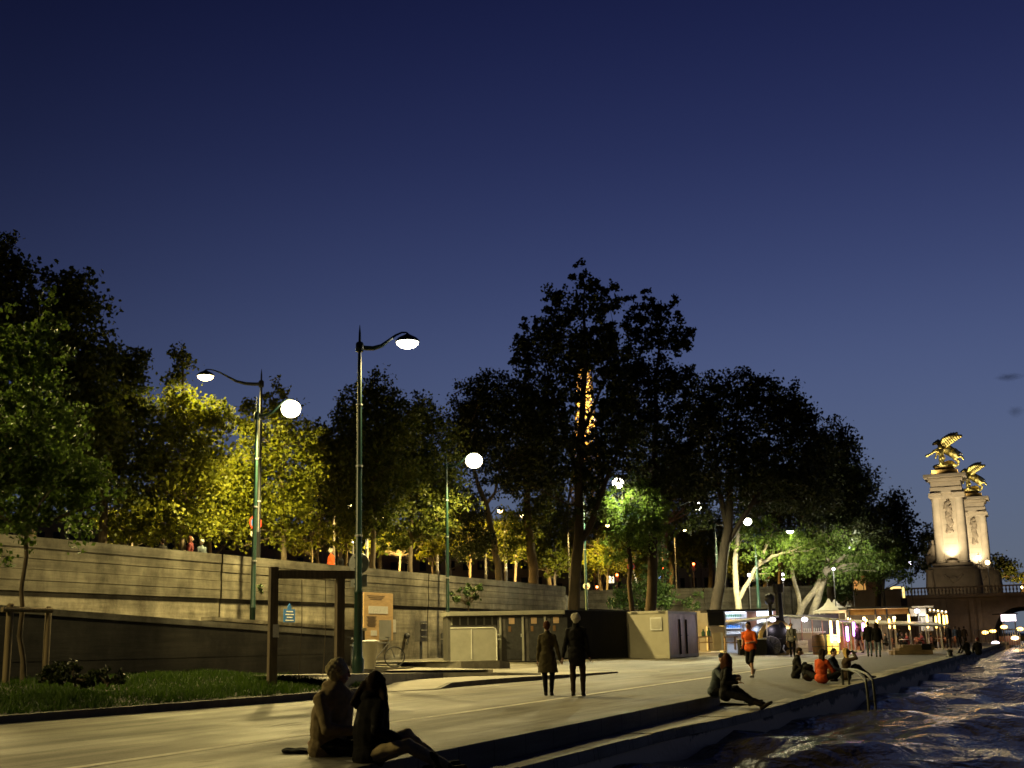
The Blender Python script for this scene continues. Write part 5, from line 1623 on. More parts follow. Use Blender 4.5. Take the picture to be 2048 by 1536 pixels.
stp.build('strap', CLOTH['charcoal'], t)

# --- people standing and strolling further on
SP = 'people strolling by the terrace'
ps = gz(1586, 1314, .0)


def pack_straps(t, i):
    b = Blob()
    for k in (0, 1):
        p = i['sh'][k].lerp(i['nb'], .35)
        b.cap(p + i['fw'] * .10 + Vector((0, 0, .03)), i['chest'] + i['fw'] * .145 + i['rt'] * (-.09 if k == 0 else .09) - i['up'] * .16, .026, .026)
        b.cap(p + i['fw'] * .10 + Vector((0, 0, .03)), p - i['fw'] * .1, .026, .026)
    b.ell(i['chest'] - i['fw'] * .22, (.17, .10, .25))
    b.fuse('backpack', CLOTH['charcoal'], t, .016)


person('walker in pale long sleeves with dark backpack straps, before the black boiler', (ps[0], ps[1], 0), PI + .2, 1.92, look=(0, 1, 0), feet=((-.08, .12, .08), (.09, -.12, .1)), top='grey', bottom='black', hair='short', haircol='brown', group=SP, vox=.016, extra=pack_straps, puff=1.3)
for px, py, H_, rz, top, bot, hair, hc_, st, lb in (
        (1719, 1306, 1.80, .9, 'brown', 'khaki', 'short', 'brown', .22, 'stroller in brown jacket and pale trousers under the violet tube lights'),
        (1740, 1313, 1.80, .1, 'charcoal', 'denim', 'short', 'darkhair', .06, 'stroller in dark jacket and jeans, left one of two standing close together'),
        (1757, 1314, 1.74, .1, 'black', 'denim', 'long', 'darkhair', .05, 'long haired woman in dark jacket and jeans beside another in jeans'),
        (1791, 1298, 1.74, 1.2, 'charcoal', 'black', 'short', 'darkhair', .12, 'dark figure standing under the terrace canopy left of the bright table'),
        (1802, 1293, 1.72, 2.4, 'black', 'charcoal', 'short', 'brown', .08, 'second dark figure under the canopy, turned to the tables'),
        (1899, 1297, 1.80, .3, 'black', 'black', 'short', 'brown', .2, 'black clad walker with legs apart at the end of the terrace lights'),
        (1913, 1294, 1.74, .5, 'navy', 'charcoal', 'short', 'darkhair', .16, 'walker just behind the black clad one'),
        (1921, 1291, 1.70, -.4, 'charcoal', 'black', 'long', 'brown', .1, 'dim walker third from the end of the terrace lights'),
        (1931, 1291, 1.76, -.2, 'brown', 'black', 'short', 'darkhair', .2, 'walker nearest the bridge wall, beside the seated pair')):
    p = gz(px, py, -.01)
    sz = 1.0
    person(lb, (p[0], p[1], -.01), rz, H_ * (1.06 if px < 1760 else 1.0), feet=((-.08, st, .085), (.09, -st, .10)), hands=((-.26, .08 - st * .5, .82), (.26, .08 + st * .5, .82)), top=top, bottom=bot, hair=hair, haircol=hc_, group=SP, vox=.018, puff=1.3, female=(hair == 'long'), hem=.12)
p = gz(1944, 1307, 0)
for dx, top, hc_, look_, lb in ((0, 'black', 'darkhair', (1, .3, 0), 'seated person in black on the quay edge, knees up'), (.55, 'charcoal', 'wine', (-.6, .8, 0), 'seated person with a wine red hood close to the one in black')):
    person(lb, (p[0] + dx - .2, p[1] + .3 * dx, 0), .9 - dx, 1.74, pelvis=(0, 0, .10), spine=(0, .12, 1), look=look_, hands=((-.12, .42, .30), (.14, .42, .30)), feet=((-.14, .55, .08), (.14, .60, .08)), knee=((-.2, .2, 1), (.2, .2, 1)), top=top, bottom='black', hair='short', haircol=hc_, group='pair seated on the far quay edge', vox=.018, puff=1.2)
p = gz(1920, 1304, 0)
# guests sitting at the terrace tables: two built, the rest copied
GUEST = []
for i, (px, py, dep, rz, lb) in enumerate(((1714, 1296, 93.4, -1.2, 'seated guest in wine red at the first terrace table'), (1774, 1294, 95.0, 1.4, 'seated guest in dark clothes at the table under the canopy post'), (1817, 1296, 97.2, 1.6, 'seated guest right of the brightest table top'), (1803, 1296, 97.6, -1.3, 'seated guest left of the brightest table top'),
                                          (1846, 1294, 98.6, 1.5, 'seated guest under the white pavilion'), (1862, 1293, 100.2, -1.4, 'seated guest before the curtains, facing right'), (1894, 1292, 102.0, 1.4, 'seated guest at the last terrace table'))):
    p_ = gd(px, py, dep); pos = (p_[0], p_[1], zt(p_[0], p_[1]))
    if i < 2:
        g_, _ = person(lb, pos, PSI + rz, 1.72, pelvis=(0, 0, .50), spine=(0, .10, 1), hands=((-.12, .42, .78), (.14, .40, .78)), feet=((-.10, .42, .085), (.10, .40, .085)), knee=((-.1, 1, .5), (.1, 1, .5)), top=('wine', 'charcoal')[i], bottom='black', hair=('long', 'short')[i], haircol='brown', group='guests on the terrace', vox=.018, puff=1.2, female=(i == 0))
        GUEST.append(g_)
    else:
        g_ = copy_tree(GUEST[i % 2]); g_.location = pos; g_.rotation_euler.z = PSI + rz; g_['label'] = lb
# heads and shoulders above the long wall
for px, py, dp_x, top, hair, hc_, rz, lb in ((326, 1078, -29.9, 'charcoal', 'short', 'darkhair', 1.2, 'dim dark haired person behind the wall, left of the two at the yellow tree'),
                                    (381, 1072, -29.9, 'wine', 'long', 'auburn', -1.2, 'person in dull red behind the wall, leaning to a white haired one'),
                                    (404, 1079, -29.85, 'slate', 'bushy', 'whitehair', 1.3, 'white haired person in grey green looking over the wall'),
                                    (662, 1097, -29.9, 'red', 'bushy', 'whitehair', -.5, 'person in a bright red coat behind the wall, seen from behind'),
                                    (681, 1104, -29.9, 'black', 'long', 'darkhair', 1.6, 'dark haired person in black next to the bright red coat behind the wall')):
    q = gx(px, py, dp_x)
    person(lb, (q[0], q[1], 3.75), rz, max(1.3, float(q[2]) - 3.75), top=top, bottom='black', hair=hair, haircol=hc_, group='people on the street above the wall', vox=.016, puff=1.3)
# ------------------------------------------------------------------ snack stalls, terrace
glow('tube_amber', (1.0, .52, .10), 9.0); glow('tube_yellow', (1.0, .76, .22), 9.0); glow('tube_violet', (.66, .24, 1.0), 7.0)
glow('cold_white', (.75, .82, 1.0), 6.0); glow('cool_screen', (.70, .86, 1.0), 3.0); glow('flood_violet', (.90, .80, 1.0), 10.0)
glow('bulb_warm', (1.0, .70, .32), 14.0); glow('red_light', (1.0, .09, .02), 40.0); glow('amber_panel', (1.0, .52, .12), .5)
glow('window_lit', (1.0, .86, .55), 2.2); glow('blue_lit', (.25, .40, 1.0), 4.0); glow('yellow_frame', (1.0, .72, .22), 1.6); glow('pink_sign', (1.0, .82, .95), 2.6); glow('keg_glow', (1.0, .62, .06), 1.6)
mat('pink_wood', (.32, .17, .13), .7); mat('beige_panel', (.42, .36, .25), .75, var=.12, scale=2); mat('bottle_green', (.04, .10, .06), .2, spec=.6); mat('fridge_white', (.6, .6, .6), .4)
mat('chair_red', (.14, .05, .03), .6)


class Plot:
    """a spot on the quay: local x runs to the right as seen from the river, y away; px() gives metres"""
    def __init__(s, name, label, cat, px, py, dep, z=None, group=None):
        s.dep = dep
        p = gd(px, py, dep)
        s.px0 = px
        s.z0 = zt(p[0], p[1]) if z is None else z
        s.t = thing(name, label, cat, (p[0], p[1], s.z0), PSI, group)

    def x(s, px): return (px - s.px0) * s.dep / F

    def z(s, px, py): return float(gd(px, py, s.dep)[2]) - s.z0

    def box(s, mb, px0, px1, py0, py1, d0=0.0, d1=.1):
        zt_, zb_ = s.z(s.px0, py0), s.z(s.px0, py1)
        return mb.box(((s.x(px0) + s.x(px1)) / 2, (d0 + d1) / 2, (zt_ + zb_) / 2), (s.x(px1) - s.x(px0), d1 - d0, zt_ - zb_))

    def part(s, name, mt, *a, **k):
        return s.box(MB(), *a).build(name, mt, s.t, **k)


# bottle kiosk
k = Plot('kiosk', 'open snack kiosk with cold lit bottle shelves and a dark roof', 'kiosk', 1500, 1300, 85)
k.part('roof', M['black_paint'], 1418, 1556, 1218, 1222.5, -.3, 2.6)
k.part('back_wall', M['white_panel'], 1457, 1552, 1223, 1312, 2.3, 2.45)
k.part('side_wall', M['pink_wood'], 1552, 1555, 1223, 1312, 0, 2.45)
k.part('side_wall', M['white_panel'], 1453, 1456, 1223, 1312, 0, 2.45)
k.part('divider', M['pink_wood'], 1501, 1520, 1223, 1312, .6, .7)
for j in range(4):
    sh = k.part('shelf', M['fridge_white'], 1458, 1500, 1233 + j * 11, 1234.2 + j * 11, 1.8, 2.28)
    bt = MB()
    for q in range(11):
        x = k.x(1460 + q * 3.6); hgt = .22 + .08 * ((q * 5 + j * 3) % 3) / 2
        bt.lathe([(.045, 0), (.045, hgt * .65), (.018, hgt * .8), (.018, hgt)], 7, (x, 2.0, k.z(1500, 1233 + j * 11)))
    bt.build('bottle_row', M[('bottle_green', 'amber_board', 'blue_paint', 'paper')[j]], sh)
k.part('light_strip', M['cold_white'], 1459, 1500, 1223.2, 1226, .9, 1.5)
k.part('lit_sign', M['cool_screen'], 1519, 1550, 1223, 1232, .2, .3)
k.part('black_panel', M['black_board'], 1421, 1452.6, 1222.6, 1250, -.1, .1)
k.part('wood_counter', M['beige_panel'], 1420, 1452.5, 1251, 1300, .1, .9)
k.part('menu_panel', M['paper'], 1524, 1548, 1236, 1262, 1.2, 1.25)
k.part('white_counter', M['fridge_white'], 1514, 1537, 1271, 1278, -.6, .4)
lamp_light('kiosk_light', 'POINT', (k.x(1478), 1.0, k.z(1500, 1231)), 260, (.70, .80, 1.0), .15, parent=k.t)
lamp_light('kiosk_light', 'POINT', (k.x(1535), .8, k.z(1500, 1240)), 90, (.80, .85, 1.0), .15, parent=k.t)
k = Plot('counter', 'plain black counter behind the runner', 'counter', 1508, 1310, 80)
k.part('counter_body', M['black_board'], 1481, 1534, 1279, 1312, 0, .8)
k.part('counter_top', M['fridge_white'], 1480, 1535, 1277, 1278.8, -.05, .85)
k = Plot('partition', 'tall beige partition wall between the container and the kiosk', 'partition', 1408, 1300, 88)
k.part('panel', M['beige_panel'], 1395, 1421, 1222, 1312, 0, .1)
k.part('foot', M['dark_metal'], 1396, 1420, 1308, 1313, -.2, .3)
k = Plot('sign_board', 'freestanding beige board with a white edge beside the picnic tables', 'board', 1436, 1300, 79)
k.part('board', M['beige_panel'], 1427, 1443, 1266, 1300, 0, .1)
k.part('white_edge', M['white_panel'], 1443.1, 1447, 1265, 1300, -.01, .12)
for px, dp, lb in ((1410, 81, 'picnic table with two green bottles beside the container'), (1463, 82, 'picnic table in front of the kiosk shelves')):
    k = Plot('picnic_table', lb, 'table', px, 1300, dp, group='picnic tables by the kiosk')
    k.part('table_top', M['wood_plank'], px - 14, px + 14, 1272.5, 1275, 0, .8)
    for yy in (-.5, 1.1): k.part('bench', M['wood_plank'], px - 14, px + 14, 1284, 1286, yy, yy + .25)
    for xx in (-10, 10):
        k.part('leg', M['wood_plank'], px + xx - 1, px + xx + 1, 1275, 1300, .2, .6)
for px in (1407, 1418):
    k = Plot('bottle', 'dark green bottle on the picnic table, %s' % ('left one' if px == 1407 else 'right and taller one'), 'bottle', px, 1272.5, 81.2, z=float(gd(1410, 1272.5, 81)[2]), group='green bottles on the picnic table')
    h_ = .42 if px == 1407 else .50
    MB().lathe([(.12, 0), (.13, .03), (.13, h_ * .6), (.05, h_ * .8), (.05, h_)], 10).build('glass', M['bottle_green'], k.t, True)
    MB().lathe([(.055, h_), (.055, h_ + .03)], 10).build('cap', M['dark_metal'], k.t)

# black boiler with chimney (a steam engine shaped bar)
k = Plot('steam_engine', 'black steam engine front with a round boiler and tall flared chimney', 'steam engine', 1556, 1312, 81.5)
zc = k.z(1556, 1278); R_ = k.x(1592) * 1.0
ax = Matrix.Rotation(-PI / 2, 3, 'X')
MB().lathe([(R_ * .97, .0), (R_, .06), (R_, 3.2), (R_ * .9, 3.3)], 32, (0, 0, zc), ax).build('boiler', M['boiler_black'], k.t, True)
dr = MB().lathe([(0, -.22), (R_ * .45, -.18), (R_ * .78, -.06), (R_ * .80, -.0)], 28, (0, 0, zc), ax).build('smokebox_door', M['boiler_black'], k.t, True)
MB().lathe([(R_ * .985, -.03), (R_ * 1.02, 0), (R_ * 1.02, .07), (R_ * .985, .09)], 32, (0, 0, zc), ax).build('rim', M['brass'], k.t, True)
MB().tube([(-.25, -.2, zc), (.25, -.2, zc)], .03, 6).build('door_bar', M['dark_metal'], dr)
zt_ = k.z(1556, 1168); cx = k.x(1566); zb_ = zc + R_ * .9
MB().lathe([(.46, zb_ - .35), (.30, zb_ + .1), (.24, zb_ + .4), (.22, zt_ - .62), (.33, zt_ - .52), (.36, zt_ - .12), (.38, zt_ - .05), (.38, zt_), (.30, zt_)], 20, (cx, .3, 0)).build('chimney', M['boiler_black'], k.t, True)
dm_ = MB().ball((k.x(1552), .9, k.z(1556, 1198)), (.36, .36, .38), 16).build('dome', M['dark_metal'], k.t, True)
MB().tube([(k.x(1552), .9, zb_ - .5), (k.x(1552), .9, k.z(1556, 1205))], .13, 10).build('dome_stem', M['dark_metal'], dm_)
for xx in (-1, 1):
    MB().lathe([(.36, -.06), (.40, -.02), (.40, .02), (.36, .06), (.1, .06), (.1, -.06), (.36, -.06)], 20, (xx * .72, .6, .36), Matrix.Rotation(PI / 2, 3, 'Y')).build('wheel', M['boiler_black'], k.t, True)
    MB().lathe([(.20, -.14), (.16, .0), (.16, .3)], 14, (xx * .75, -.1, .62), ax).build('buffer', M['brass'], k.t, True)
MB().box((0, .2, .45), (2.0, .5, .3)).build('buffer_beam', M['dark_metal'], k.t, bevel=.02)
MB().box((0, 1.6, .5), (1.5, 2.6, .35)).build('frame', M['dark_metal'], k.t)
pp = MB()
for xx in (-.6, -.35, .4):
    pp.tube([(xx, -.2, .6), (xx - .1, -.3, .35), (xx + .05, -.25, .1)], .05, 7)
pp.build('pipe', M['galvanised'], k.t, True)
k2 = Plot('wheel_cover', 'pale carved wheel cover at the foot of the boiler', 'wheel cover', 1543, 1310, 80.6)
MB().lathe([(.62, -.1), (.66, 0), (.62, .1), (.4, .14), (.35, .05), (.12, .05), (.1, .16), (0, .18)], 20, (0, 0, .55), ax).build('cover', M['shed_dark'], k2.t, True)
sp_ = MB()
for j in range(6):
    a_ = PI * j / 6
    sp_.tube([(.6 * math.cos(a_), -.16, .55 + .6 * math.sin(a_)), (-.6 * math.cos(a_), -.16, .55 - .6 * math.sin(a_))], .03, 5)
sp_.build('spoke', M['dark_metal'], k2.t)


def awning(label, pa, pb, dep, drop, depth, n_post, post_col='container_paint'):
    k = Plot('awning', label, 'awning', (pa[0] + pb[0]) / 2, 1300, dep, group='awnings either side of the boiler')
    xa, xb = k.x(pa[0]), k.x(pb[0]); za_, zb2 = k.z(k.px0, pa[1]), k.z(k.px0, pb[1])
    MB().add([(xa, 0, za_), (xb, 0, zb2), (xb, depth, zb2 + drop), (xa, depth, za_ + drop), (xa, 0, za_ - .05), (xb, 0, zb2 - .05), (xb, depth, zb2 + drop - .05), (xa, depth, za_ + drop - .05)],
             [(0, 1, 2, 3), (7, 6, 5, 4), (0, 4, 5, 1), (1, 5, 6, 2), (2, 6, 7, 3), (3, 7, 4, 0)]).build('canvas', M['awning_cloth'], k.t)
    MB().tube([(xa, -.04, za_ - .02), (xb, -.04, zb2 - .02)], .06, 8).build('front_beam', M['galvanised'], k.t)
    for j in range(n_post):
        f_ = (j + .5) / n_post
        x = xa + (xb - xa) * f_; z = za_ + (zb2 - za_) * f_
        MB().tube([(x, .1, 0), (x + .05 * math.sin(j), .1, z)], .035, 6).build('post', M[post_col], k.t)
    return k


awning('sloping awning over the black counter, left of the boiler', (1461, 1245), (1560, 1233), 81, .12, 1.3, 2)
awning('long sloping awning right of the boiler', (1576, 1232), (1700, 1243), 82, .2, 2.4, 6, 'pink_wood')
awning('third awning reaching the terrace tube lights', (1692, 1243), (1900, 1254), 92, .3, 2.5, 7)
for px, py, dp, lb in ((1545, 1239, 80.5, 'white violet flood lamp left of the chimney'), (1609, 1239, 80.5, 'white violet flood lamp right of the chimney'), (1834, 1222, 95, 'glaring white flood lamp on the terrace')):
    p = gd(px, py, dp)
    t = thing('flood_lamp', lb, 'lamp', p, PSI, 'flood lamps of the stalls')
    MB().box((0, .08, .02), (.36, .12, .26)).build('housing', M['dark_metal'], t, bevel=.02)
    MB().ball((0, -.01, 0), (.20, .07, .14), 12).build('lens', M['flood_violet'], t, True)
    MB().tube([(0, .15, 0), (0, .3, .25)], .03, 6).build('arm', M['dark_metal'], t)
    lamp_light('flood_light', 'POINT', (0, -.3, -.1), 60, (.95, .85, 1.0), .12, parent=t)
# bar under the right awning
k = Plot('bar_counter', 'bar counter lit white under the long awning', 'bar', 1622, 1305, 83)
k.part('counter_top', M['fridge_white'], 1592, 1652, 1263, 1265.5, -.2, .7)
k.part('front_panel', M['beige_panel'], 1594, 1650, 1266, 1302, 0, .5)
rl = MB()
for j in range(14): k.box(rl, 1596 + j * 4, 1597 + j * 4, 1256, 1263, .1, .14)
rl.build('rail', M['white_panel'], k.t)
k.part('back_board', M['shed_dark'], 1590, 1700, 1228, 1306, 2.6, 2.75)
lamp_light('bar_light', 'POINT', (0, .9, k.z(1622, 1248)), 300, (1, .9, .75), .1, parent=k.t)
k = Plot('crate_stack', 'pale stacked crates below the bar counter', 'crates', 1607, 1306, 81)
for j in range(3): k.part('crate', M['sand' if False else 'beige_panel'], 1597 + j, 1617, 1281 + 8.3 * j, 1288.5 + 8.3 * j, 0, .5, bevel=.02)
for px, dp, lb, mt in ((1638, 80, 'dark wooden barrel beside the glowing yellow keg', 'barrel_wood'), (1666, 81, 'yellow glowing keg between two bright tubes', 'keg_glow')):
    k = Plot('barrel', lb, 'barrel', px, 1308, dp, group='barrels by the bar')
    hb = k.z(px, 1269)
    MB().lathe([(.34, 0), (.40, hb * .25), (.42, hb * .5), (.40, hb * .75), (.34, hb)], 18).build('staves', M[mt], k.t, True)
    for f_ in (.12, .4, .62, .88):
        MB().lathe([(.425 - .15 * abs(f_ - .5), hb * f_ - .03), (.43 - .15 * abs(f_ - .5), hb * f_ + .03)], 18).build('hoop', M['dark_metal'], k.t, True)
k = Plot('black_box', 'tall black speaker box right of the dark barrel', 'speaker', 1650, 1308, 80.6)
k.part('cabinet', M['black_board'], 1644, 1656, 1267, 1308, 0, .4, bevel=.02)
k.part('grille', M['dark_metal'], 1645.5, 1654.5, 1270, 1300, -.02, -.001)
# tube lamps
lab = {'tube_amber': 'amber', 'tube_yellow': 'yellow white', 'tube_violet': 'violet'}
desc = ['left one of the yellow white pair by the keg', 'right one of the yellow white pair by the keg', 'violet tube standing lowest, nearest to the yellow pair', 'violet tube in the middle', 'shortest violet tube, furthest right of the three',
        'amber tube over the two strollers, left', 'amber tube over the long haired stroller', 'amber tube left of the close pair by the canopy post', 'amber tube right in the close pair by the canopy post', 'tall amber tube left of the white curtain',
        'amber tube in front of the white curtain', 'thin amber tube first of the last four', 'brightest amber tube of the last four', 'amber tube third of the last four', 'rightmost short amber tube at the terrace end']
for (px, y0, y1, mt, dp), ds in zip(((1665, 1241, 1285, 'tube_yellow', 80), (1679, 1241, 1285, 'tube_yellow', 80.5), (1697, 1253, 1282, 'tube_violet', 82), (1711, 1244, 1272, 'tube_violet', 84), (1730, 1246, 1262, 'tube_violet', 86),
                        (1737, 1238, 1254, 'tube_amber', 90), (1758, 1239, 1255, 'tube_amber', 91), (1783, 1237, 1257, 'tube_amber', 93), (1793, 1238, 1257, 'tube_amber', 94), (1823, 1229, 1259, 'tube_amber', 94),
                        (1860, 1229, 1256, 'tube_amber', 98), (1877, 1232, 1256, 'tube_amber', 100), (1884, 1227, 1253, 'tube_amber', 100), (1893, 1230, 1254, 'tube_amber', 102), (1899, 1230, 1247, 'tube_amber', 103)), desc):
    k = Plot('tube_lamp', ds, 'tube lamp', px, 1300, dp, group='vertical tube lamps of the terrace')
    r_ = .075 if mt != 'tube_violet' else .09
    za_, zb_ = k.z(px, y1), k.z(px, y0)
    MB().lathe([(r_ * .6, za_), (r_, za_ + .05), (r_, zb_ - .05), (r_ * .6, zb_)], 10).build('tube', M[mt], k.t, True)
    MB().lathe([(.05, 0), (.035, .06), (.03, za_ - .01)], 8).build('post', M['galvanised'], k.t, True)
    MB().lathe([(.05, zb_ + .003), (.05, zb_ + .1), (.02, zb_ + .14)], 8).build('cap', M['brass'], k.t, True)
    c_ = {'tube_amber': (1, .55, .15), 'tube_yellow': (1, .78, .3), 'tube_violet': (.85, .3, 1)}[mt]
    lamp_light('tube_light', 'POINT', (0, -.35, (za_ + zb_) / 2), 34 if mt == 'tube_amber' else (70 if mt == 'tube_yellow' else 34), c_, .2, parent=k.t)
# terrace canopy
k = Plot('terrace_canopy', 'flat dark terrace canopy with an amber fascia board', 'canopy', 1762, 1300, 97)
k.part('roof', M['black_paint'], 1699, 1826, 1213, 1217, -.4, 5)
k.part('fascia', M['amber_board'], 1703, 1822, 1218, 1229, -.05, .05)
k.part('light_strip', M['amber_panel'], 1705, 1820, 1217.2, 1218, -.25, -.18)
for px in (1704, 1756, 1778, 1822): k.part('post', M['dark_metal'], px - 1.3, px + 1.3, 1217.5, 1302, -.18, -.06)
k.part('back_wall', M['shed_dark'], 1700, 1825, 1218, 1302, 4.6, 4.8)
k.part('counter', M['chair_red'], 1700, 1752, 1272, 1302, 3.2, 3.8)
for px in (1715, 1745, 1775, 1805): MB().ball((k.x(px), 1.6, k.z(1762, 1236)), .12, 10).build('bulb', M['bulb_warm'], k.t, True)
for px in (1725, 1790): lamp_light('canopy_light', 'POINT', (k.x(px), 1.2, k.z(1762, 1233)), 320, (1, .62, .28), .3, parent=k.t)
k = Plot('white_pavilion', 'small white pavilion with hanging curtains right of the canopy', 'pavilion', 1845, 1298, 99)
k.part('panel', M['canvas'], 1826, 1858, 1217, 1232, 0, .1)
k.part('roof', M['canvas'], 1824, 1872, 1212, 1215, -.2, 3)
cu = MB()
for j in range(12): k.box(cu, 1848 + j * 1.9, 1849.4 + j * 1.9, 1234, 1262, .2 + .1 * math.sin(j), .35 + .1 * math.sin(j))
cu.build('curtain', M['canvas'], k.t)
k.part('frame', M['dark_metal'], 1841, 1843, 1215.2, 1300, -.1, .0)
lamp_light('pavilion_light', 'POINT', (k.x(1850), -.6, k.z(1845, 1236)), 110, (1, .95, .85), .3, parent=k.t)
for j in range(5):
    px = 1866 + 8 * j
    k = Plot('globe_lamp', ('first', 'second', 'third', 'fourth', 'last')[j] + ' chrome globe lamp on a pole, counted from the curtain', 'lamp', px, 1298, 100 + j, group='chrome globe lamps at the terrace end')
    zz = k.z(px, 1221 + j)
    MB().ball((0, 0, zz), .15, 12).build('globe', M['galvanised'], k.t, True)
    MB().ball((0, -.1, zz + .06), .06, 8).build('bulb', M['bulb_warm'], k.t, True)
    MB().lathe([(.03, 0), (.025, zz - .14)], 6).build('pole', M['dark_metal'], k.t)
# terrace furniture: one chair and one table, copied
def chair_mesh():
    m = MB()
    m.box((0, 0, .45), (.42, .42, .04)); m.box((0, .2, .72), (.42, .03, .36))
    for sx in (-.18, .18):
        for sy in (-.18, .18): m.tube([(sx, sy, 0), (sx, sy, .44)], .016, 5)
        m.tube([(sx, .2, .44), (sx, .21, .9)], .016, 5)
    return m


def place(proto, p, rz, label):
    c = copy_tree(proto); c.location = p; c.rotation_euler.z = rz; c['label'] = label; return c


def terrace_table(loc_, label):
    t = thing('terrace_table', label, 'table', loc_, 0, 'round terrace tables')
    MB().lathe([(.40, .72), (.42, .735), (.42, .75), (0, .755)], 16).build('table_top', M['fridge_white'], t)
    MB().lathe([(.24, 0), (.22, .03), (.03, .06), (.03, .72)], 10).build('pedestal', M['dark_metal'], t)
    return t


tspots = [(1722, 1296, 'first terrace table, behind the strollers'), (1768, 1294, 'terrace table under the canopy left post'), (1810, 1296, 'brightest white topped table at the canopy end'), (1840, 1294, 'terrace table below the white pavilion'), (1868, 1293, 'terrace table before the curtains'), (1888, 1292, 'last terrace table on the right')]
q = 0
side = ('on its left', 'on its right', 'on its far side', 'on its near side')
for i, (px, py, lb) in enumerate(tspots):
    p = gd(px, py, 94 + i * 1.6)
    terrace_table((p[0], p[1], zt(p[0], p[1])), lb)
    for j, (dx, dy, rz) in enumerate(((-.75, 0, PI / 2), (.75, 0, -PI / 2), (.1, .8, 0))):
        cp = (p[0] + dx * math.cos(PSI) - dy * math.sin(PSI), p[1] + dx * math.sin(PSI) + dy * math.cos(PSI), zt(p[0], p[1]))
        lbl = 'dark red chair at the ' + ' '.join(lb.split()[:6]).replace(',', '') + ' ' + side[j]
        o_ = chair_mesh().build('terrace_chair', M['chair_red']) if q == 0 else CH.copy()
        if q == 0: CH = o_
        else: COL.objects.link(o_)
        o_.location = cp; o_.rotation_euler.z = PSI + rz
        tag(o_, lbl, 'chair', 'dark red terrace chairs'); q += 1
# white pagoda tents
for px, ptop, pb, wd, dp, lb in ((1664, 1197, 1221, 26, 100, 'white pointed tent roof, left and tallest peak'), (1676, 1199, 1221, 30, 104, 'white tent roof overlapping the tallest peak'), (1703, 1203, 1219, 14, 108, 'small white tent roof, first of the two small peaks'), (1709, 1205, 1219, 14, 111, 'rear of the two small white tent peaks')):
    k = Plot('pagoda_tent', lb, 'tent', px, 1300, dp, group='white pagoda tents')
    W_ = wd * dp / F; z1, z0 = k.z(px, ptop), k.z(px, pb)
    vs = []; fs = []
    pr = [(1.0, 0), (.62, .16), (.34, .40), (.16, .70), (.07, .93), (.05, 1.0)]
    for r_, h_ in pr:
        for sx, sy in ((-1, -1), (1, -1), (1, 1), (-1, 1)): vs.append((sx * r_ * W_, sy * r_ * W_, z0 + (z1 - z0) * h_))
    for a_ in range(len(pr) - 1):
        for c_ in range(4): fs.append((a_ * 4 + c_, a_ * 4 + (c_ + 1) % 4, a_ * 4 + 4 + (c_ + 1) % 4, a_ * 4 + 4 + c_))
    fs.append(tuple(range(len(pr) * 4 - 4, len(pr) * 4)))
    MB().add(vs, fs).build('roof', M['canvas'], k.t, True)
    MB().box((0, 0, z0 - .12), (2 * W_, 2 * W_, .2)).build('valance', M['canvas'], k.t)
    for sx in (-1, 1):
        for sy in (-1, 1): MB().tube([(sx * W_ * .97, sy * W_ * .97, 0), (sx * W_ * .97, sy * W_ * .97, z0)], .04, 6).build('pole', M['galvanised'], k.t)
p = gd(1675, 1235, 97); lamp_light('tent_light', 'POINT', p, 25, (1, .85, .6), .3)

# ------------------------------------------------------------------ street above: signals, facades, vehicle
def traffic_light(px, py, dp, foot, label, rp=4.0):
    c = gd(px, py, dp)
    t = thing('traffic_light', label, 'traffic light', (c[0], c[1], foot), PSI, 'red traffic lights')
    z = float(c[2]) - foot
    MB().tube([(0, .12, -.1), (0, .12, z + .2)], .05, 8).build('pole', M['dark_metal'], t)
    MB().box((0, .05, z - .28), (.30, .16, .95)).build('housing', M['black_paint'], t, bevel=.03)
    MB().lathe([(.12, 0), (.10, .04), (0, .06)], 14, (0, -.03, z), Matrix.Rotation(PI / 2, 3, 'X')).build('red_lens', M['red_light'], t, True)
    for q_ in (1, 2): MB().lathe([(.09, 0), (0, .04)], 14, (0, -.03, z - .29 * q_), Matrix.Rotation(PI / 2, 3, 'X')).build('dark_lens', M['glass_dark'], t, True)
    vz = MB().lathe([(.13, 0), (.13, .16), (.125, .16), (.125, 0)], 12, (0, -.03, z), Matrix.Rotation(PI / 2, 3, 'X'), PI)
    vz.build('visor', M['black_paint'], t)
    lamp_light('signal_light', 'POINT', (0, -.4, z), 70, (1, .08, .02), .1, parent=t)


traffic_light(1188, 1125, 128, 3.75, 'red signal highest left, among amber leaves')
traffic_light(1234, 1150, 128, 3.75, 'red signal left of the dark notice post, lower one')
traffic_light(1324, 1136, 128, 3.75, 'red signal beside the slim mast right of the ivy')
traffic_light(1387, 1128, 134, 3.75, 'red signal partly covered by leaves before the facade')
traffic_light(1726, 1150, 140, 4.5, 'red signal far right above the amber lit panel')
k = Plot('hoarding', 'amber lit hoarding under the far right red signal', 'panel', 1716, 1170, 141, z=4.5)
k.part('panel', M['amber_panel'], 1708, 1731, 1160, 1182, 0, .1); k.part('post', M['dark_metal'], 1712, 1714, 1182, 1200, 0, .1)
k = Plot('parked_vehicle', 'yellow edged lit window of a vehicle parked above the terrace', 'vehicle', 1797, 1195, 152, z=5.0)
for a_ in ((1783, 1787, 1174, 1196), (1806, 1810, 1174, 1196), (1787, 1806, 1173, 1177)): k.part('frame', M['yellow_frame'], *a_, 0, .12)
k.part('interior', M['window_lit'], 1790, 1800, 1181, 1193, .9, 1.0)
k.part('body', M['black_paint'], 1780, 1813, 1196, 1212, -.1, 2.0)
k.part('back', M['shed_dark'], 1783, 1810, 1173, 1196, 1.9, 2.0)
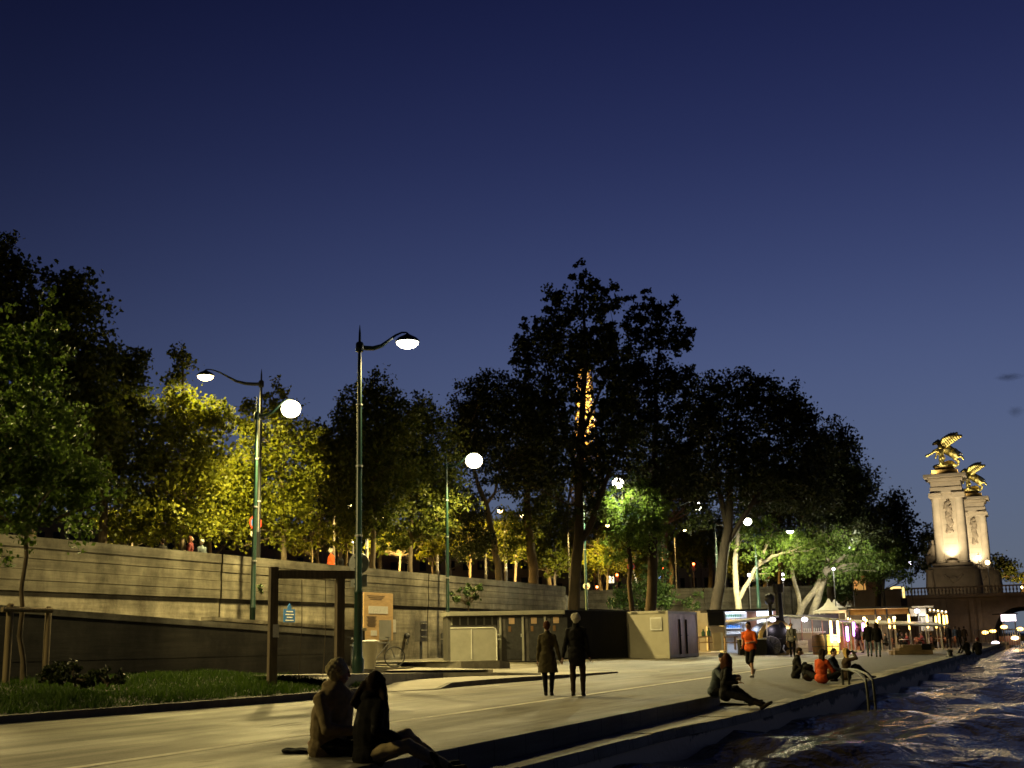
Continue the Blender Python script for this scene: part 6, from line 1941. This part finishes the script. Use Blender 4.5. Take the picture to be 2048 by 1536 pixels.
b_ = Blob(); b_.ell((k.x(1802), .6, k.z(1797, 1190)), (.3, .25, .5)); b_.ell((k.x(1802), .6, k.z(1797, 1183)), (.16, .16, .2))
b_.fuse('seat_back', M['black_paint'], k.t, .05)
k = Plot('pillar', 'brown stone pillar at the foot of the bridge ramp', 'pillar', 1747, 1200, 146, z=0)
k.part('shaft', M['dirty_limestone'], 1737, 1757, 1146, 1262, 0, 1.4); k.part('cap', M['dirty_limestone'], 1734, 1760, 1140, 1146, -.2, 1.6)
k = Plot('ramp_wall', 'brown wall below the pillar, behind the tent roofs', 'wall', 1720, 1200, 136, z=0)
k.part('wall_face', M['dirty_limestone'], 1662, 1800, 1183, 1268, 0, 1.0); k.part('coping', M['dirty_limestone'], 1661, 1801, 1180, 1182.8, -.15, 1.1)
# facades across the street
def facade(label, px0, px1, ptop, dp, mt, lit=(), pil=0, rows=2, cols=8, cold=False):
    k = Plot('building', label, 'building', (px0 + px1) / 2, 1200, dp, z=3.75)
    k.part('wall', M[mt], px0, px1, ptop, 1268, 0, 12)
    k.part('roof', M['slate'], px0 - 2, px1 + 2, ptop - 6, ptop - .2, -.3, 12.3)
    for j in range(pil):
        x = px0 + (px1 - px0) * (j + .5) / pil
        k.part('pilaster', M[mt], x - 2, x + 2, ptop + 4, 1266, -.35, -.002)
    hgt = (1200 - ptop)
    n = 0
    for r_ in range(rows):
        for c_ in range(cols):
            x = px0 + (px1 - px0) * (c_ + .5 + (.0)) / cols + (6 if pil else 0)
            y = ptop + hgt * (.16 + .8 * r_ / rows)
            w_ = (px1 - px0) / cols * .22
            f_ = k.part('window', M['glass_dark'], x - w_, x + w_, y, y + hgt * .42 / rows, -.04, -.003)
            k.part('sill', M[mt], x - w_ * 1.2, x + w_ * 1.2, y + hgt * .43 / rows, y + hgt * .45 / rows, -.15, -.003)
    for (a_, b_, c_, d_) in lit:
        k.part('lit_window', M['window_lit'], a_, b_, c_, d_, -.08, -.045)
    return k


facade('grey facade with pilasters behind the thin trunks', 1325, 1490, 1098, 178, 'facade_grey', pil=7, rows=2, cols=7)
facade('dark building with lit ground floor windows behind the red signals', 1110, 1322, 1120, 172, 'dirty_limestone', lit=((1218, 1224, 1152, 1166), (1226, 1229, 1150, 1166), (1265.5, 1274, 1149, 1167)), rows=2, cols=9)
facade('long dark building behind the street trees, left part', 240, 640, 1058, 150, 'dirty_limestone', rows=3, cols=14)
facade('long dark building behind the street trees, right part', 660, 1090, 1065, 160, 'dirty_limestone', rows=3, cols=15)
facade('dark building behind the forked white branches', 1488, 1735, 1105, 186, 'dirty_limestone', rows=2, cols=9)
facade('dark low building at the far left behind the big tree', -160, 215, 1040, 140, 'dirty_limestone', rows=3, cols=12)
k = Plot('blue_lit_sign', 'tiny blue lit shop sign between ivy and slim mast', 'sign', 1316, 1155, 165, z=3.75)
k.part('sign_box', M['blue_lit'], 1311, 1321, 1153, 1157, 0, .2); k.part('bracket', M['dark_metal'], 1315, 1317, 1157.5, 1160, .05, .15)
for px, py, dp, lb in ((1498, 1150, 98, 'cold white lamp among the pale forked branches'), (1566, 1149, 112, 'upper of two small white lights above the chimney'), (1566, 1158, 112, 'lower of two small white lights above the chimney'), (1820, 1126, 150, 'white lamp left of the seated bridge statue'), (1667, 1138, 103, 'small white lamp glinting in the leaves above the tent tops'), (1701, 1096, 107, 'small white lamp high in the leaves left of the signal'),
                       (1194, 1174, 126, 'small red tail light over the second wall'), (706, 1083, 74, 'white light between leaves beside the nearest mast')):
    p = gd(px, py, dp)
    t = thing('small_lamp', lb, 'lamp', p, PSI, 'small lamps in the distance')
    MB().ball((0, 0, 0), .12 if dp < 140 else .2, 10).build('globe', M['red_light' if 'red' in lb else 'flood_violet'], t, True)
    MB().tube([(0, .1, -.15), (0, .12, -float(p[2]) + (0 if px > 1450 else 3.75))], .04, 6).build('post', M['dark_metal'], t)
    lamp_light('small_light', 'POINT', (0, -.4, 0), 650 if px == 1498 else (900 if px in (1667, 1701) else 90), (1, .2, .1) if 'red' in lb else (1, .93, .75), .2, parent=t)
# ------------------------------------------------------------------ bridge with its pylons, gilded statues, tower
BY = 171.0
zdeck = 6.0


def winged_group(parent, c, k, flip=1):
    """winged horse led by a figure with a trumpet; k metres per unit"""
    b = Blob()
    P = lambda x, y, z: Vector((c[0] + x * k * flip, c[1] + y * k, c[2] + z * k))
    # rock and horse
    b.ell(P(0, 0, .15), (1.5 * k, 1.1 * k, .3 * k)); b.ell(P(.5, .1, .4), (.7 * k, .6 * k, .4 * k))
    b.cap(P(1.1, .2, 1.75), P(.1, .1, 2.45), .62 * k, .58 * k, 12)
    b.cap(P(.1, .1, 2.5), P(-.65, .0, 3.25), .42 * k, .26 * k); b.cap(P(-.6, 0, 3.3), P(-1.15, -.1, 3.0), .24 * k, .14 * k)
    b.cap(P(-.6, 0, 3.4), P(-.55, .05, 3.65), .07 * k, .04 * k)
    for y, (x1, z1, x2, z2) in ((-.25, (-.75, 1.95, -1.0, 1.3)), (.4, (-.6, 2.5, -1.25, 2.25))):
        b.cap(P(0, y, 2.2), P(x1, y, z1), .22 * k, .14 * k); b.cap(P(x1, y, z1), P(x2, y, z2), .13 * k, .09 * k); b.ell(P(x2, y, z2), (.13 * k,) * 3)
    for y, (x1, z1, x2, z2, x3, z3) in ((-.3, (1.5, 1.2, 2.0, 1.25, 2.25, .85)), (.5, (1.2, 1.1, 1.6, .75, 1.5, .3))):
        b.cap(P(1.2, y, 1.7), P(x1, y, z1), .36 * k, .22 * k); b.cap(P(x1, y, z1), P(x2, y, z2), .2 * k, .13 * k); b.cap(P(x2, y, z2), P(x3, y, z3), .12 * k, .11 * k)
    b.cap(P(1.7, .2, 1.9), P(2.2, .3, 1.5), .14 * k, .05 * k)
    o = b.fuse('winged_horse', M['gold'], parent, .085 * k / .36 * .36 + .03)
    parts_ = [o]
    w = Blob()
    for y, lean in ((-.35, -.35), (.5, .5)):
        for j in range(8):
            a_ = math.radians(30 + j * 5.5 + (22 if y > 0 else 0))
            ln = 2.15 - .17 * j
            st_ = P(.35 - .08 * j, y, 2.65 + .05 * j)
            w.cap(st_, P(.35 - .08 * j + math.cos(a_) * ln, y + lean * (.7 + .1 * j), 2.65 + math.sin(a_) * ln), .20 * k, .13 * k, 7)
    parts_.append(w.fuse('wings', M['gold'], parent, .05))
    f = Blob()
    f.cap(P(-.35, -.75, .4), P(-.3, -.7, 1.3), .26 * k, .30 * k); f.cap(P(-.3, -.7, 1.3), P(-.35, -.65, 1.95), .27 * k, .3 * k)
    f.cap(P(-.35, -.65, 2.0), P(-.4, -.65, 2.25), .12 * k, .1 * k); f.ell(P(-.42, -.66, 2.45), (.2 * k, .2 * k, .24 * k))
    f.cap(P(-.5, -.7, 1.95), P(-1.0, -.8, 2.0), .12 * k, .09 * k); f.cap(P(-1.0, -.8, 2.0), P(-1.5, -.8, 1.75), .09 * k, .08 * k); f.cap(P(-1.5, -.8, 1.75), P(-2.0, -.85, 1.5), .05 * k, .12 * k)
    f.cap(P(-.2, -.7, 1.95), P(.15, -.6, 2.3), .12 * k, .08 * k)
    f.cap(P(-.5, -.7, .3), P(-.1, -.8, 1.1), .16 * k, .2 * k)
    parts_.append(f.fuse('leading_figure', M['gold'], parent, .045))
    for o_ in parts_:                            # fuller, gilded bronze volumes with a modelled surface
        n_ = len(o_.data.vertices); co = np.zeros(n_ * 3); o_.data.vertices.foreach_get('co', co); co = co.reshape(-1, 3)
        no = np.zeros(n_ * 3); o_.data.vertex_normals.foreach_get('vector', no); no = no.reshape(-1, 3)
        co += no * (.07 + .045 * np.sin(co[:, 2] * 9 + co[:, 0] * 7) * np.sin(co[:, 0] * 11 - co[:, 1] * 8))[:, None]
        o_.data.vertices.foreach_set('co', co.reshape(-1)); o_.data.update()


def pylon(label, px, dep, py_base, py_cornice, statue_px):
    base = gd(px, py_base, dep)
    t = thing('bridge_pylon', label, 'pylon', base, 0, 'stone pylons of the bridge')
    u = dep / F                                   # metres per pixel
    k = dep / 171.0 * (1.0 if dep < 180 else .83)
    Ht = float(gd(px, py_cornice, dep)[2] - base[2])
    hp = Ht * .265                                # dark pedestal
    W = 4.0
    pd = MB()
    pd.box((0, 0, hp * .06), (W * 1.62, W * 1.5, hp * .12)); pd.box((0, 0, hp * .46), (W * 1.45, W * 1.35, hp * .68)); pd.box((0, 0, hp * .84), (W * 1.56, W * 1.45, hp * .075)); pd.box((0, 0, hp * .94), (W * 1.3, W * 1.2, hp * .12))
    for sx in (-1, 1):
        pd.lathe([(.5, 0), (.62, hp * .3), (.45, hp * .7), (.55, hp * .8)], 12, (sx * W * .76, -W * .7, 0))
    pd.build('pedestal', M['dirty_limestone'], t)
    gl = Blob()
    for j in range(11): gl.ell((-1.1 + .22 * j, -W * .68, hp * (.62 - .16 * math.sin(PI * j / 10))), (.2, .14, .2))
    gl.ell((0, -W * .69, hp * .5), (.55, .2, .5))
    gl.fuse('garland', M['dirty_limestone'], t, .06)
    zs = hp; ze = Ht * .845
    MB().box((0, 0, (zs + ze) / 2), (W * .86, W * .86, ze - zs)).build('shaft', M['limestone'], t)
    pn = MB()
    for j in range(10):
        z = zs + (ze - zs) * (j + 1) / 11
        pn.box((0, -W * .432, z), (W * .42, .012, .02))
    pn.build('panel_joint', M['dirty_limestone'], t)
    for sx in (-1, 1):
        for sy in (-1, 1):
            c = MB()
            r_ = W * .155
            prof = [(r_ * 1.25, zs + .0), (r_ * 1.25, zs + .2), (r_ * 1.1, zs + .3), (r_ * 1.15, zs + .42), (r_, zs + .55), (r_ * .98, zs + (ze - zs) * .5), (r_ * .86, ze - .75), (r_ * .92, ze - .7)]
            c.lathe(prof, 20, (sx * W * .375, sy * W * .375, 0))
            co = c.build('column', M['limestone'], t, True)
            cp = MB()
            cp.box((sx * W * .375, sy * W * .375, ze - .1), (r_ * 2.7, r_ * 2.7, .18))
            for ex_ in (-1, 1):
                cp.lathe([(.26, -r_ * 1.1), (.26, r_ * 1.1)], 12, (sx * W * .375 + ex_ * r_ * 1.05, sy * W * .375, ze - .42), Matrix.Rotation(PI / 2, 3, 'X'))
            cp.box((sx * W * .375, sy * W * .375, ze - .45), (r_ * 2.0, r_ * 2.1, .5))
            cp.build('capital', M['limestone'], co)
    if 'worn_limestone' not in M: mat('worn_limestone', (.33, .28, .21), .85, var=.3, scale=1.5, bump=.3, bscale=6)
    rl = Blob()
    zc = zs + (ze - zs) * .66
    rr_ = random.Random(5)
    for j in range(64):
        f_ = j / 63; wd_ = .46 * (.55 + .45 * math.sin(PI * (f_ * 2.2 % 1)))
        q_ = .11 + .12 * rr_.random()
        rl.ell((rr_.uniform(-wd_, wd_), -W * .45, zc + 2.0 - f_ * 4.2), (q_, .16 + .06 * rr_.random(), q_ * rr_.uniform(.9, 1.7)))
    rl.ell((0, -W * .455, zc + 1.1), (.34, .22, .55)); rl.ell((.05, -W * .455, zc - .6), (.36, .2, .7))
    rl.fuse('trophy_relief', M['worn_limestone'], t, .045)
    en = MB()
    en.box((0, 0, ze + (Ht - ze) * .16), (W * 1.06, W * 1.06, (Ht - ze) * .3)); en.box((0, 0, ze + (Ht - ze) * .47), (W * 1.0, W * 1.0, (Ht - ze) * .3)); en.box((0, 0, ze + (Ht - ze) * .72), (W * 1.14, W * 1.14, (Ht - ze) * .17))
    en.box((0, 0, ze + (Ht - ze) * .91), (W * 1.40, W * 1.40, (Ht - ze) * .18))
    for j in range(15): en.box((-W * .5 + W * j / 14, -W * .585, ze + (Ht - ze) * .735), (.13, .14, .16))
    en.build('entablature', M['limestone'], t, bevel=.03)
    at = MB()
    at.box((0, 0, Ht + .35), (W * .92, W * .92, .7), 0, .92); at.box((0, 0, Ht + .95), (W * .66, W * .66, .5), 0, .9)
    mat('bronze', (.20, .12, .04), .45, metal=.8) if 'bronze' not in M else None
    at.build('attic', M['bronze'], t, bevel=.03)
    winged_group(t, (0.1, 0, Ht + 1.15), 1.12)
    # seated stone figure beside the shaft
    sg = Blob()
    x0 = -W * .62
    sg.ell((x0 - .2, -.6, hp + .6), (.75, .8, .7)); sg.cap((x0, -.6, hp + .9), (x0 + .15, -.6, hp + 2.3), .55, .5); sg.ell((x0 + .1, -.65, hp + 3.0), (.28, .3, .36))
    sg.cap((x0 - .2, -.7, hp + 1.0), (x0 - .8, -1.2, hp + .9), .33, .28); sg.cap((x0 - .8, -1.2, hp + .9), (x0 - .75, -1.2, hp + .0), .26, .2)
    sg.cap((x0 - .25, -.6, hp + 2.1), (x0 - .7, -.9, hp + 1.4), .2, .15); sg.cap((x0 + .2, -.6, hp + 2.3), (x0 + .1, -.6, hp + 2.9), .2, .15)
    sg.fuse('seated_statue', M['dirty_limestone'], t, .06)
    # up-light in its half round basin at the foot of the shaft
    bs = MB().lathe([(.55, 0), (.75, .12), (.72, .3)], 18, (0, -W * .50, hp + .02)).build('uplight_basin', M['dirty_limestone'], t)
    MB().lathe([(.5, .18), (.0, .26)], 18, (0, -W * .50, hp + .05)).build('uplight', M['bulb_warm'], bs)
    lamp_light('shaft_spot', 'SPOT', (0, -W * .5 - .30, hp + .45), 750, (1, .84, .58), .2, (0, -W * .42, hp + 9), 110, .7, parent=t)
    lamp_light('shaft_spot', 'SPOT', (.6, -13.0, .6), 17000, (1, .80, .50), .2, (0, 0, hp + 7.6), 50, .9, parent=t)  # added spot well in front, brightens the shaft without any fitting
    lamp_light('pedestal_fill', 'SPOT', (-3.0, -11.0, .4), 480, (1, .76, .45), .3, (0, 0, hp * .55), 60, .8, parent=t)  # added fill to brighten the pedestal, no lamp stands there
    lamp_light('statue_lamp', 'SPOT', (-1.6, -2.4, Ht + .1), 1900, (1, .88, .55), .15, (0, 0, Ht + 3.6), 110, .6, parent=t)
    lamp_light('statue_lamp', 'SPOT', (2.2, -1.8, Ht + .1), 1900, (1, .88, .55), .15, (.3, 0, Ht + 3.6), 110, .6, parent=t)
    return t


pylon('front stone pylon with a gilded winged horse, left and taller in view', 1913, 171, 1192, 951, 1898)
pylon('rear stone pylon with a gilded winged horse, partly hidden by the front one', 1961, 208, 1188, 996, 1948)

# bridge abutment with the arch over the quay
br = thing('bridge', 'dark rusticated stone bridge with an arch over the quay', 'bridge', (0, BY - 4, 0))
yf = BY - 3.4
ac = gy(2046, 1262, yf); ra = float(gy(2046, 1213, yf)[2]) - .9
xl = float(gy(1796, 1250, yf)[0])
arc = [(ac[0] + ra * math.cos(a_), .9 + ra * math.sin(a_)) for a_ in np.linspace(0, PI, 22)]
outline = [(xl, -1.5), (ac[0] - ra, -1.5)] + arc[::-1] + [(ac[0] + ra, -1.5), (60, -1.5), (60, zdeck - .5), (xl, zdeck - .5)]
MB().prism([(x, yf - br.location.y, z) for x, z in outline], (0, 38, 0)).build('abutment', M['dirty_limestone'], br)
vo = MB()
for j in range(17):
    a0, a1 = PI * j / 17 + .012, PI * (j + 1) / 17 - .012
    r0_, r1_ = ra + .03, ra + 1.15 + .18 * (j % 2)
    vo.prism([(ac[0] + r0_ * math.cos(a0), -.06 + yf - br.location.y, .9 + r0_ * math.sin(a0)), (ac[0] + r1_ * math.cos(a0), -.06 + yf - br.location.y, .9 + r1_ * math.sin(a0)),
              (ac[0] + r1_ * math.cos(a1), -.06 + yf - br.location.y, .9 + r1_ * math.sin(a1)), (ac[0] + r0_ * math.cos(a1), -.06 + yf - br.location.y, .9 + r0_ * math.sin(a1))], (0, -.16, 0))
vo.build('voussoirs', M['dirty_limestone'], br)
ct = MB()
z = 0.2
while z < zdeck - .9:
    s1 = float(ac[0]) - math.sqrt(max(0, (ra + 1.4) ** 2 - (z + .2 - .9) ** 2)) if z + .2 - .9 < ra + 1.4 else float(ac[0]) + 3
    if s1 > xl + .5:
        ct.box(((xl + s1) / 2 + .1, yf - br.location.y - .05, z + .2), (s1 - xl - .2, .09, .40))
    z += .48
ct.build('stone_courses', M['dirty_limestone'], br)
MB().box(((xl + 60) / 2 - .2, yf - br.location.y - .15, zdeck - .28), (60 - xl + .6, .9, .42)).build('cornice', M['dirty_limestone'], br)
for px in (1891, 1947, 1962):
    q_ = gy(px, 1250, yf)
    MB().box((q_[0], yf - br.location.y - .2, (zdeck - .6) / 2), (.55, .3, zdeck - .6)).build('pier_strip', M['dirty_limestone'], br)
bl = MB(); x = xl + .3
while x < 30:
    bl.lathe([(.09, zdeck - .04), (.06, zdeck + .1), (.13, zdeck + .35), (.06, zdeck + .6), (.1, zdeck + .72)], 6, (x, yf - br.location.y - .2, 0)); x += .42
bl.build('balusters', M['dirty_limestone'], br)
MB().box(((xl + 60) / 2, yf - br.location.y - .2, zdeck + .82), (60 - xl, .42, .18)).build('parapet_rail', M['dirty_limestone'], br)
MB().box(((xl + 60) / 2, yf - br.location.y + 19, zdeck - .03), (60 - xl - .2, 36, .06)).build('deck', M['upper_street'], br)
for px, py, dp, lb in ((1957, 1115, 186, 'taller bridge lamp with a round bright globe before the rear pylon'), (1975, 1125, 192, 'bridge lamp with a bright globe right of the rear pylon')):
    c = gd(px, py, dp)
    t = thing('bridge_lamp', lb, 'street lamp', (c[0], c[1], zdeck), 0, 'globe lamps on the bridge')
    z = float(c[2]) - zdeck
    MB().lathe([(.28, 0), (.3, .5), (.12, .7), (.07, 1.4), (.06, z - .4), (.12, z - .36)], 12).build('post', M['black_paint'], t, True)
    MB().ball((0, 0, z), .34, 14).build('globe', M['bulb_warm'], t, True)
    MB().lathe([(.2, z + .33), (.08, z + .5), (.0, z + .85)], 12).build('finial', M['black_paint'], t, True)
    lamp_light('globe_light', 'POINT', (0, -.6, z), 900, (1, .78, .45), .3, parent=t)
# lit things under and beyond the arch
k = Plot('lit_stall', 'stall with a glaring white sign under the bridge arch', 'stall', 2022, 1290, 150)
k.part('sign', M['pink_sign'], 2009, 2037, 1229, 1242, 0, .2); k.part('post', M['dark_metal'], 2010, 2012, 1243, 1290, .05, .15); k.part('post', M['dark_metal'], 2034, 2036, 1243, 1290, .05, .15)
k.part('counter', M['pink_wood'], 2008, 2040, 1272, 1290, 0, 1.2); k.part('roof', M['dark_metal'], 2006, 2040, 1226.5, 1228.7, -.2, 2.4)
lamp_light('stall_light', 'POINT', (0, -1, k.z(2022, 1246)), 160, (1, .75, .6), .3, parent=k.t)
k = Plot('railing', 'grey metal railing in front of the bridge arch', 'railing', 1978, 1296, 140)
rl = MB()
for j in range(20): k.box(rl, 1953 + j * 4.6, 1954 + j * 4.6, 1260, 1296, 0, .05)
rl.build('bars', M['galvanised'], k.t); k.part('top_rail', M['galvanised'], 1952, 2044, 1258.6, 1260, -.02, .07)
for px, py, dp, mt, lb in ((1970, 1265, 148, 'tube_amber', 'flat amber lantern over the railing, left'), (1986, 1262, 152, 'tube_amber', 'amber lantern over the railing beside the flat one'), (2008, 1254, 146, 'tube_amber', 'slanting amber lantern under the white sign'), (1991, 1286, 128, 'pink_sign', 'white ground lamp low at the water edge'), (2030, 1276, 140, 'bulb_warm', 'warm lamp at the right edge under the arch'), (2040, 1258, 146, 'tube_amber', 'amber lantern furthest right under the arch')):
    p = gd(px, py, dp)
    t = thing('lantern', lb, 'lantern', p, PSI, 'lanterns under the bridge arch')
    MB().ball((0, 0, 0), (.42, .2, .2), 12).build('shade', M[mt], t, True)
    MB().tube([(0, .1, -.1), (0, .1, -float(p[2]))], .04, 6).build('post', M['dark_metal'], t)
    MB().box((0, .1, .26), (.3, .1, .08)).build('cap', M['dark_metal'], t)
    lamp_light('lantern_light', 'POINT', (0, -.4, .1), 26, (1, .6, .25), .2, parent=t)
tl = gd(2044, 1158, 236)
tree('tree', 'bright yellow lit tree cut by the right edge above the bridge', 240, [(2046, 1190, 5), (2046, 1160, 3)], [(2046, 1158, 16, 13)], 'leaf_yellow', group='trees by the bridge', size=.5, twig=.8)  # invented tree in place of a bright gold shape at the edge
k = Plot('street_lamp', 'added sodium lamp lighting the made-up tree by the right edge', 'street lamp', 2043, 1170, 234, z=zdeck)
MB().lathe([(.1, 0), (.06, 3)], 8).build('pole', M['black_paint'], k.t); MB().ball((0, 0, 3.2), .22, 10).build('lens', M['lens_sodium'], k.t)
lamp_light('lamp_light', 'POINT', (0, 1.2, 3.6), 4500, SODIUM, .3, parent=k.t)  # added light for the invented tree
# far quay and the other bank beyond the bridge
struct(MB().box((40, 420, -1.2), (400, 300, 3.0)).build('far_bank', M['soil']))

# the iron tower far behind
TD = 1245.0
tb = gd(1176, 1000, TD)
tw = thing('lattice_tower', 'tall lattice tower lit gold, glimpsed through the tallest poplar', 'tower', (tb[0], tb[1], 0), PSI + .5)
def half(z): return 62 * math.exp(-z / 80.0) + 3.6


lv_ = [0, 20, 40, 57, 78, 98, 115, 132, 148, 162, 175, 187, 198, 208, 218, 228, 238, 248, 258, 268, 276]
def seg(mb, a, b, w):
    mb.tube([a, b], w, 4)


for sx, sy in ((-1, -1), (1, -1), (1, 1), (-1, 1)):
    lm = MB()
    for a, b in zip(lv_[:-1], lv_[1:]): seg(lm, (sx * half(a), sy * half(a), a), (sx * half(b), sy * half(b), b), max(.9, 2.4 - a * .007))
    lm.build('leg', M['tower_paint'], tw)
for i, (dx, dy) in enumerate(((0, -1), (1, 0), (0, 1), (-1, 0))):
    bm_ = MB()
    for a, b in zip(lv_[3:-1], lv_[4:]):
        ha, hb = half(a), half(b)
        L_ = lambda s, h, z: (s * h if dx == 0 else dx * h, s * h if dy == 0 else dy * h, z)
        n_ = 2 if a < 190 else 1
        for q_ in range(n_):
            s0, s1 = -1 + 2 * q_ / n_, -1 + 2 * (q_ + 1) / n_
            seg(bm_, L_(s0, ha, a), L_(s1, hb, b), .8); seg(bm_, L_(s1, ha, a), L_(s0, hb, b), .8)
        seg(bm_, L_(-1, ha, a), L_(1, ha, a), .5)
    bm_.build('bracing', M['tower_paint'], tw)
pf = MB()
for z, h_ in ((57, 35), (115, 20)): pf.box((0, 0, z), (2 * h_, 2 * h_, 4))
pf.box((0, 0, 277), (17, 17, 4)); pf.box((0, 0, 283), (11, 11, 8))
pf.build('platform', M['tower_paint'], tw)
MB().lathe([(4, 287), (2.5, 296), (.8, 300), (.5, 322)], 10).build('mast', M['brass'], tw)
bu = MB()
for j, z in enumerate(range(150, 276, 9)): bu.ball(((-1) ** j * half(z) * .9, -half(z) * .95, z), .5, 6, None, 4)
bu.build('bulbs', M['bulb_warm'], tw)
for z in (205, 222, 240, 256):
    lamp_light('tower_light', 'POINT', (0, 0, z), 55000 * (half(z) / 10) ** 2, (1, .70, .22), 2, parent=tw)
# ------------------------------------------------------------------ two small dusk clouds low on the right
for px, py, w_, h_, lb in ((2018, 754, 26, 7, 'thin dark cloud streak, the upper of two by the right edge'), (2031, 823, 15, 11, 'small dark cloud puff, the lower of two by the right edge')):
    c = gd(px, py, 2600); u_m = 2600 / F
    t = MB().ball((0, 0, 0), 1.0, 20, None, 12).build('cloud', None, None, True)
    t.location = [float(v) for v in c]; t.scale = (w_ * u_m * 1.3, w_ * u_m, h_ * u_m * 1.3); t.rotation_euler = (0, 0, PSI)
    t['kind'] = 'stuff'; t['label'] = lb; t['category'] = 'cloud'
    vm = bpy.data.materials.new('cloud'); vm.use_nodes = True; nt = vm.node_tree; N = nt.nodes; L = nt.links
    N.remove(N['Principled BSDF'])
    pv_ = N.new('ShaderNodeVolumePrincipled'); pv_.inputs['Color'].default_value = (.16, .17, .2, 1)
    tc = N.new('ShaderNodeTexCoord'); ln_ = N.new('ShaderNodeVectorMath'); ln_.operation = 'LENGTH'; L.new(tc.outputs['Object'], ln_.inputs[0])
    nz_ = N.new('ShaderNodeTexNoise'); nz_.inputs['Scale'].default_value = 1.7; nz_.inputs['Detail'].default_value = 5; L.new(tc.outputs['Object'], nz_.inputs['Vector'])
    ma = N.new('ShaderNodeMath'); ma.operation = 'MULTIPLY_ADD'; ma.inputs[1].default_value = -1.0; ma.inputs[2].default_value = .42; L.new(ln_.outputs['Value'], ma.inputs[0])
    mb_ = N.new('ShaderNodeMath'); mb_.operation = 'ADD'; L.new(ma.outputs[0], mb_.inputs[0]); L.new(nz_.outputs['Fac'], mb_.inputs[1])
    mc = N.new('ShaderNodeMath'); mc.operation = 'MULTIPLY'; mc.inputs[1].default_value = .03; mc.use_clamp = True; L.new(mb_.outputs[0], mc.inputs[0])
    L.new(mc.outputs[0], pv_.inputs['Density']); L.new(pv_.outputs[0], N['Material Output'].inputs['Volume'])
    t.data.materials.append(vm)
# ------------------------------------------------------------------ render settings
SC.view_settings.view_transform = 'Standard'; SC.view_settings.look = 'None'
SC.view_settings.exposure = 0; SC.view_settings.gamma = 1
SC.cycles.use_denoising = True
SC.cycles.pixel_filter_type = 'BLACKMAN_HARRIS'; SC.cycles.filter_width = 1.6
SC.cycles.sample_clamp_direct = 12
SC.cycles.use_adaptive_sampling = False
SC.cycles.max_bounces = 5; SC.cycles.diffuse_bounces = 2; SC.cycles.glossy_bounces = 3
SC.cycles.transparent_max_bounces = 6
SC.cycles.sample_clamp_indirect = 3
SC.cycles.use_light_tree = True
SC.cycles.caustics_reflective = False; SC.cycles.caustics_refractive = False
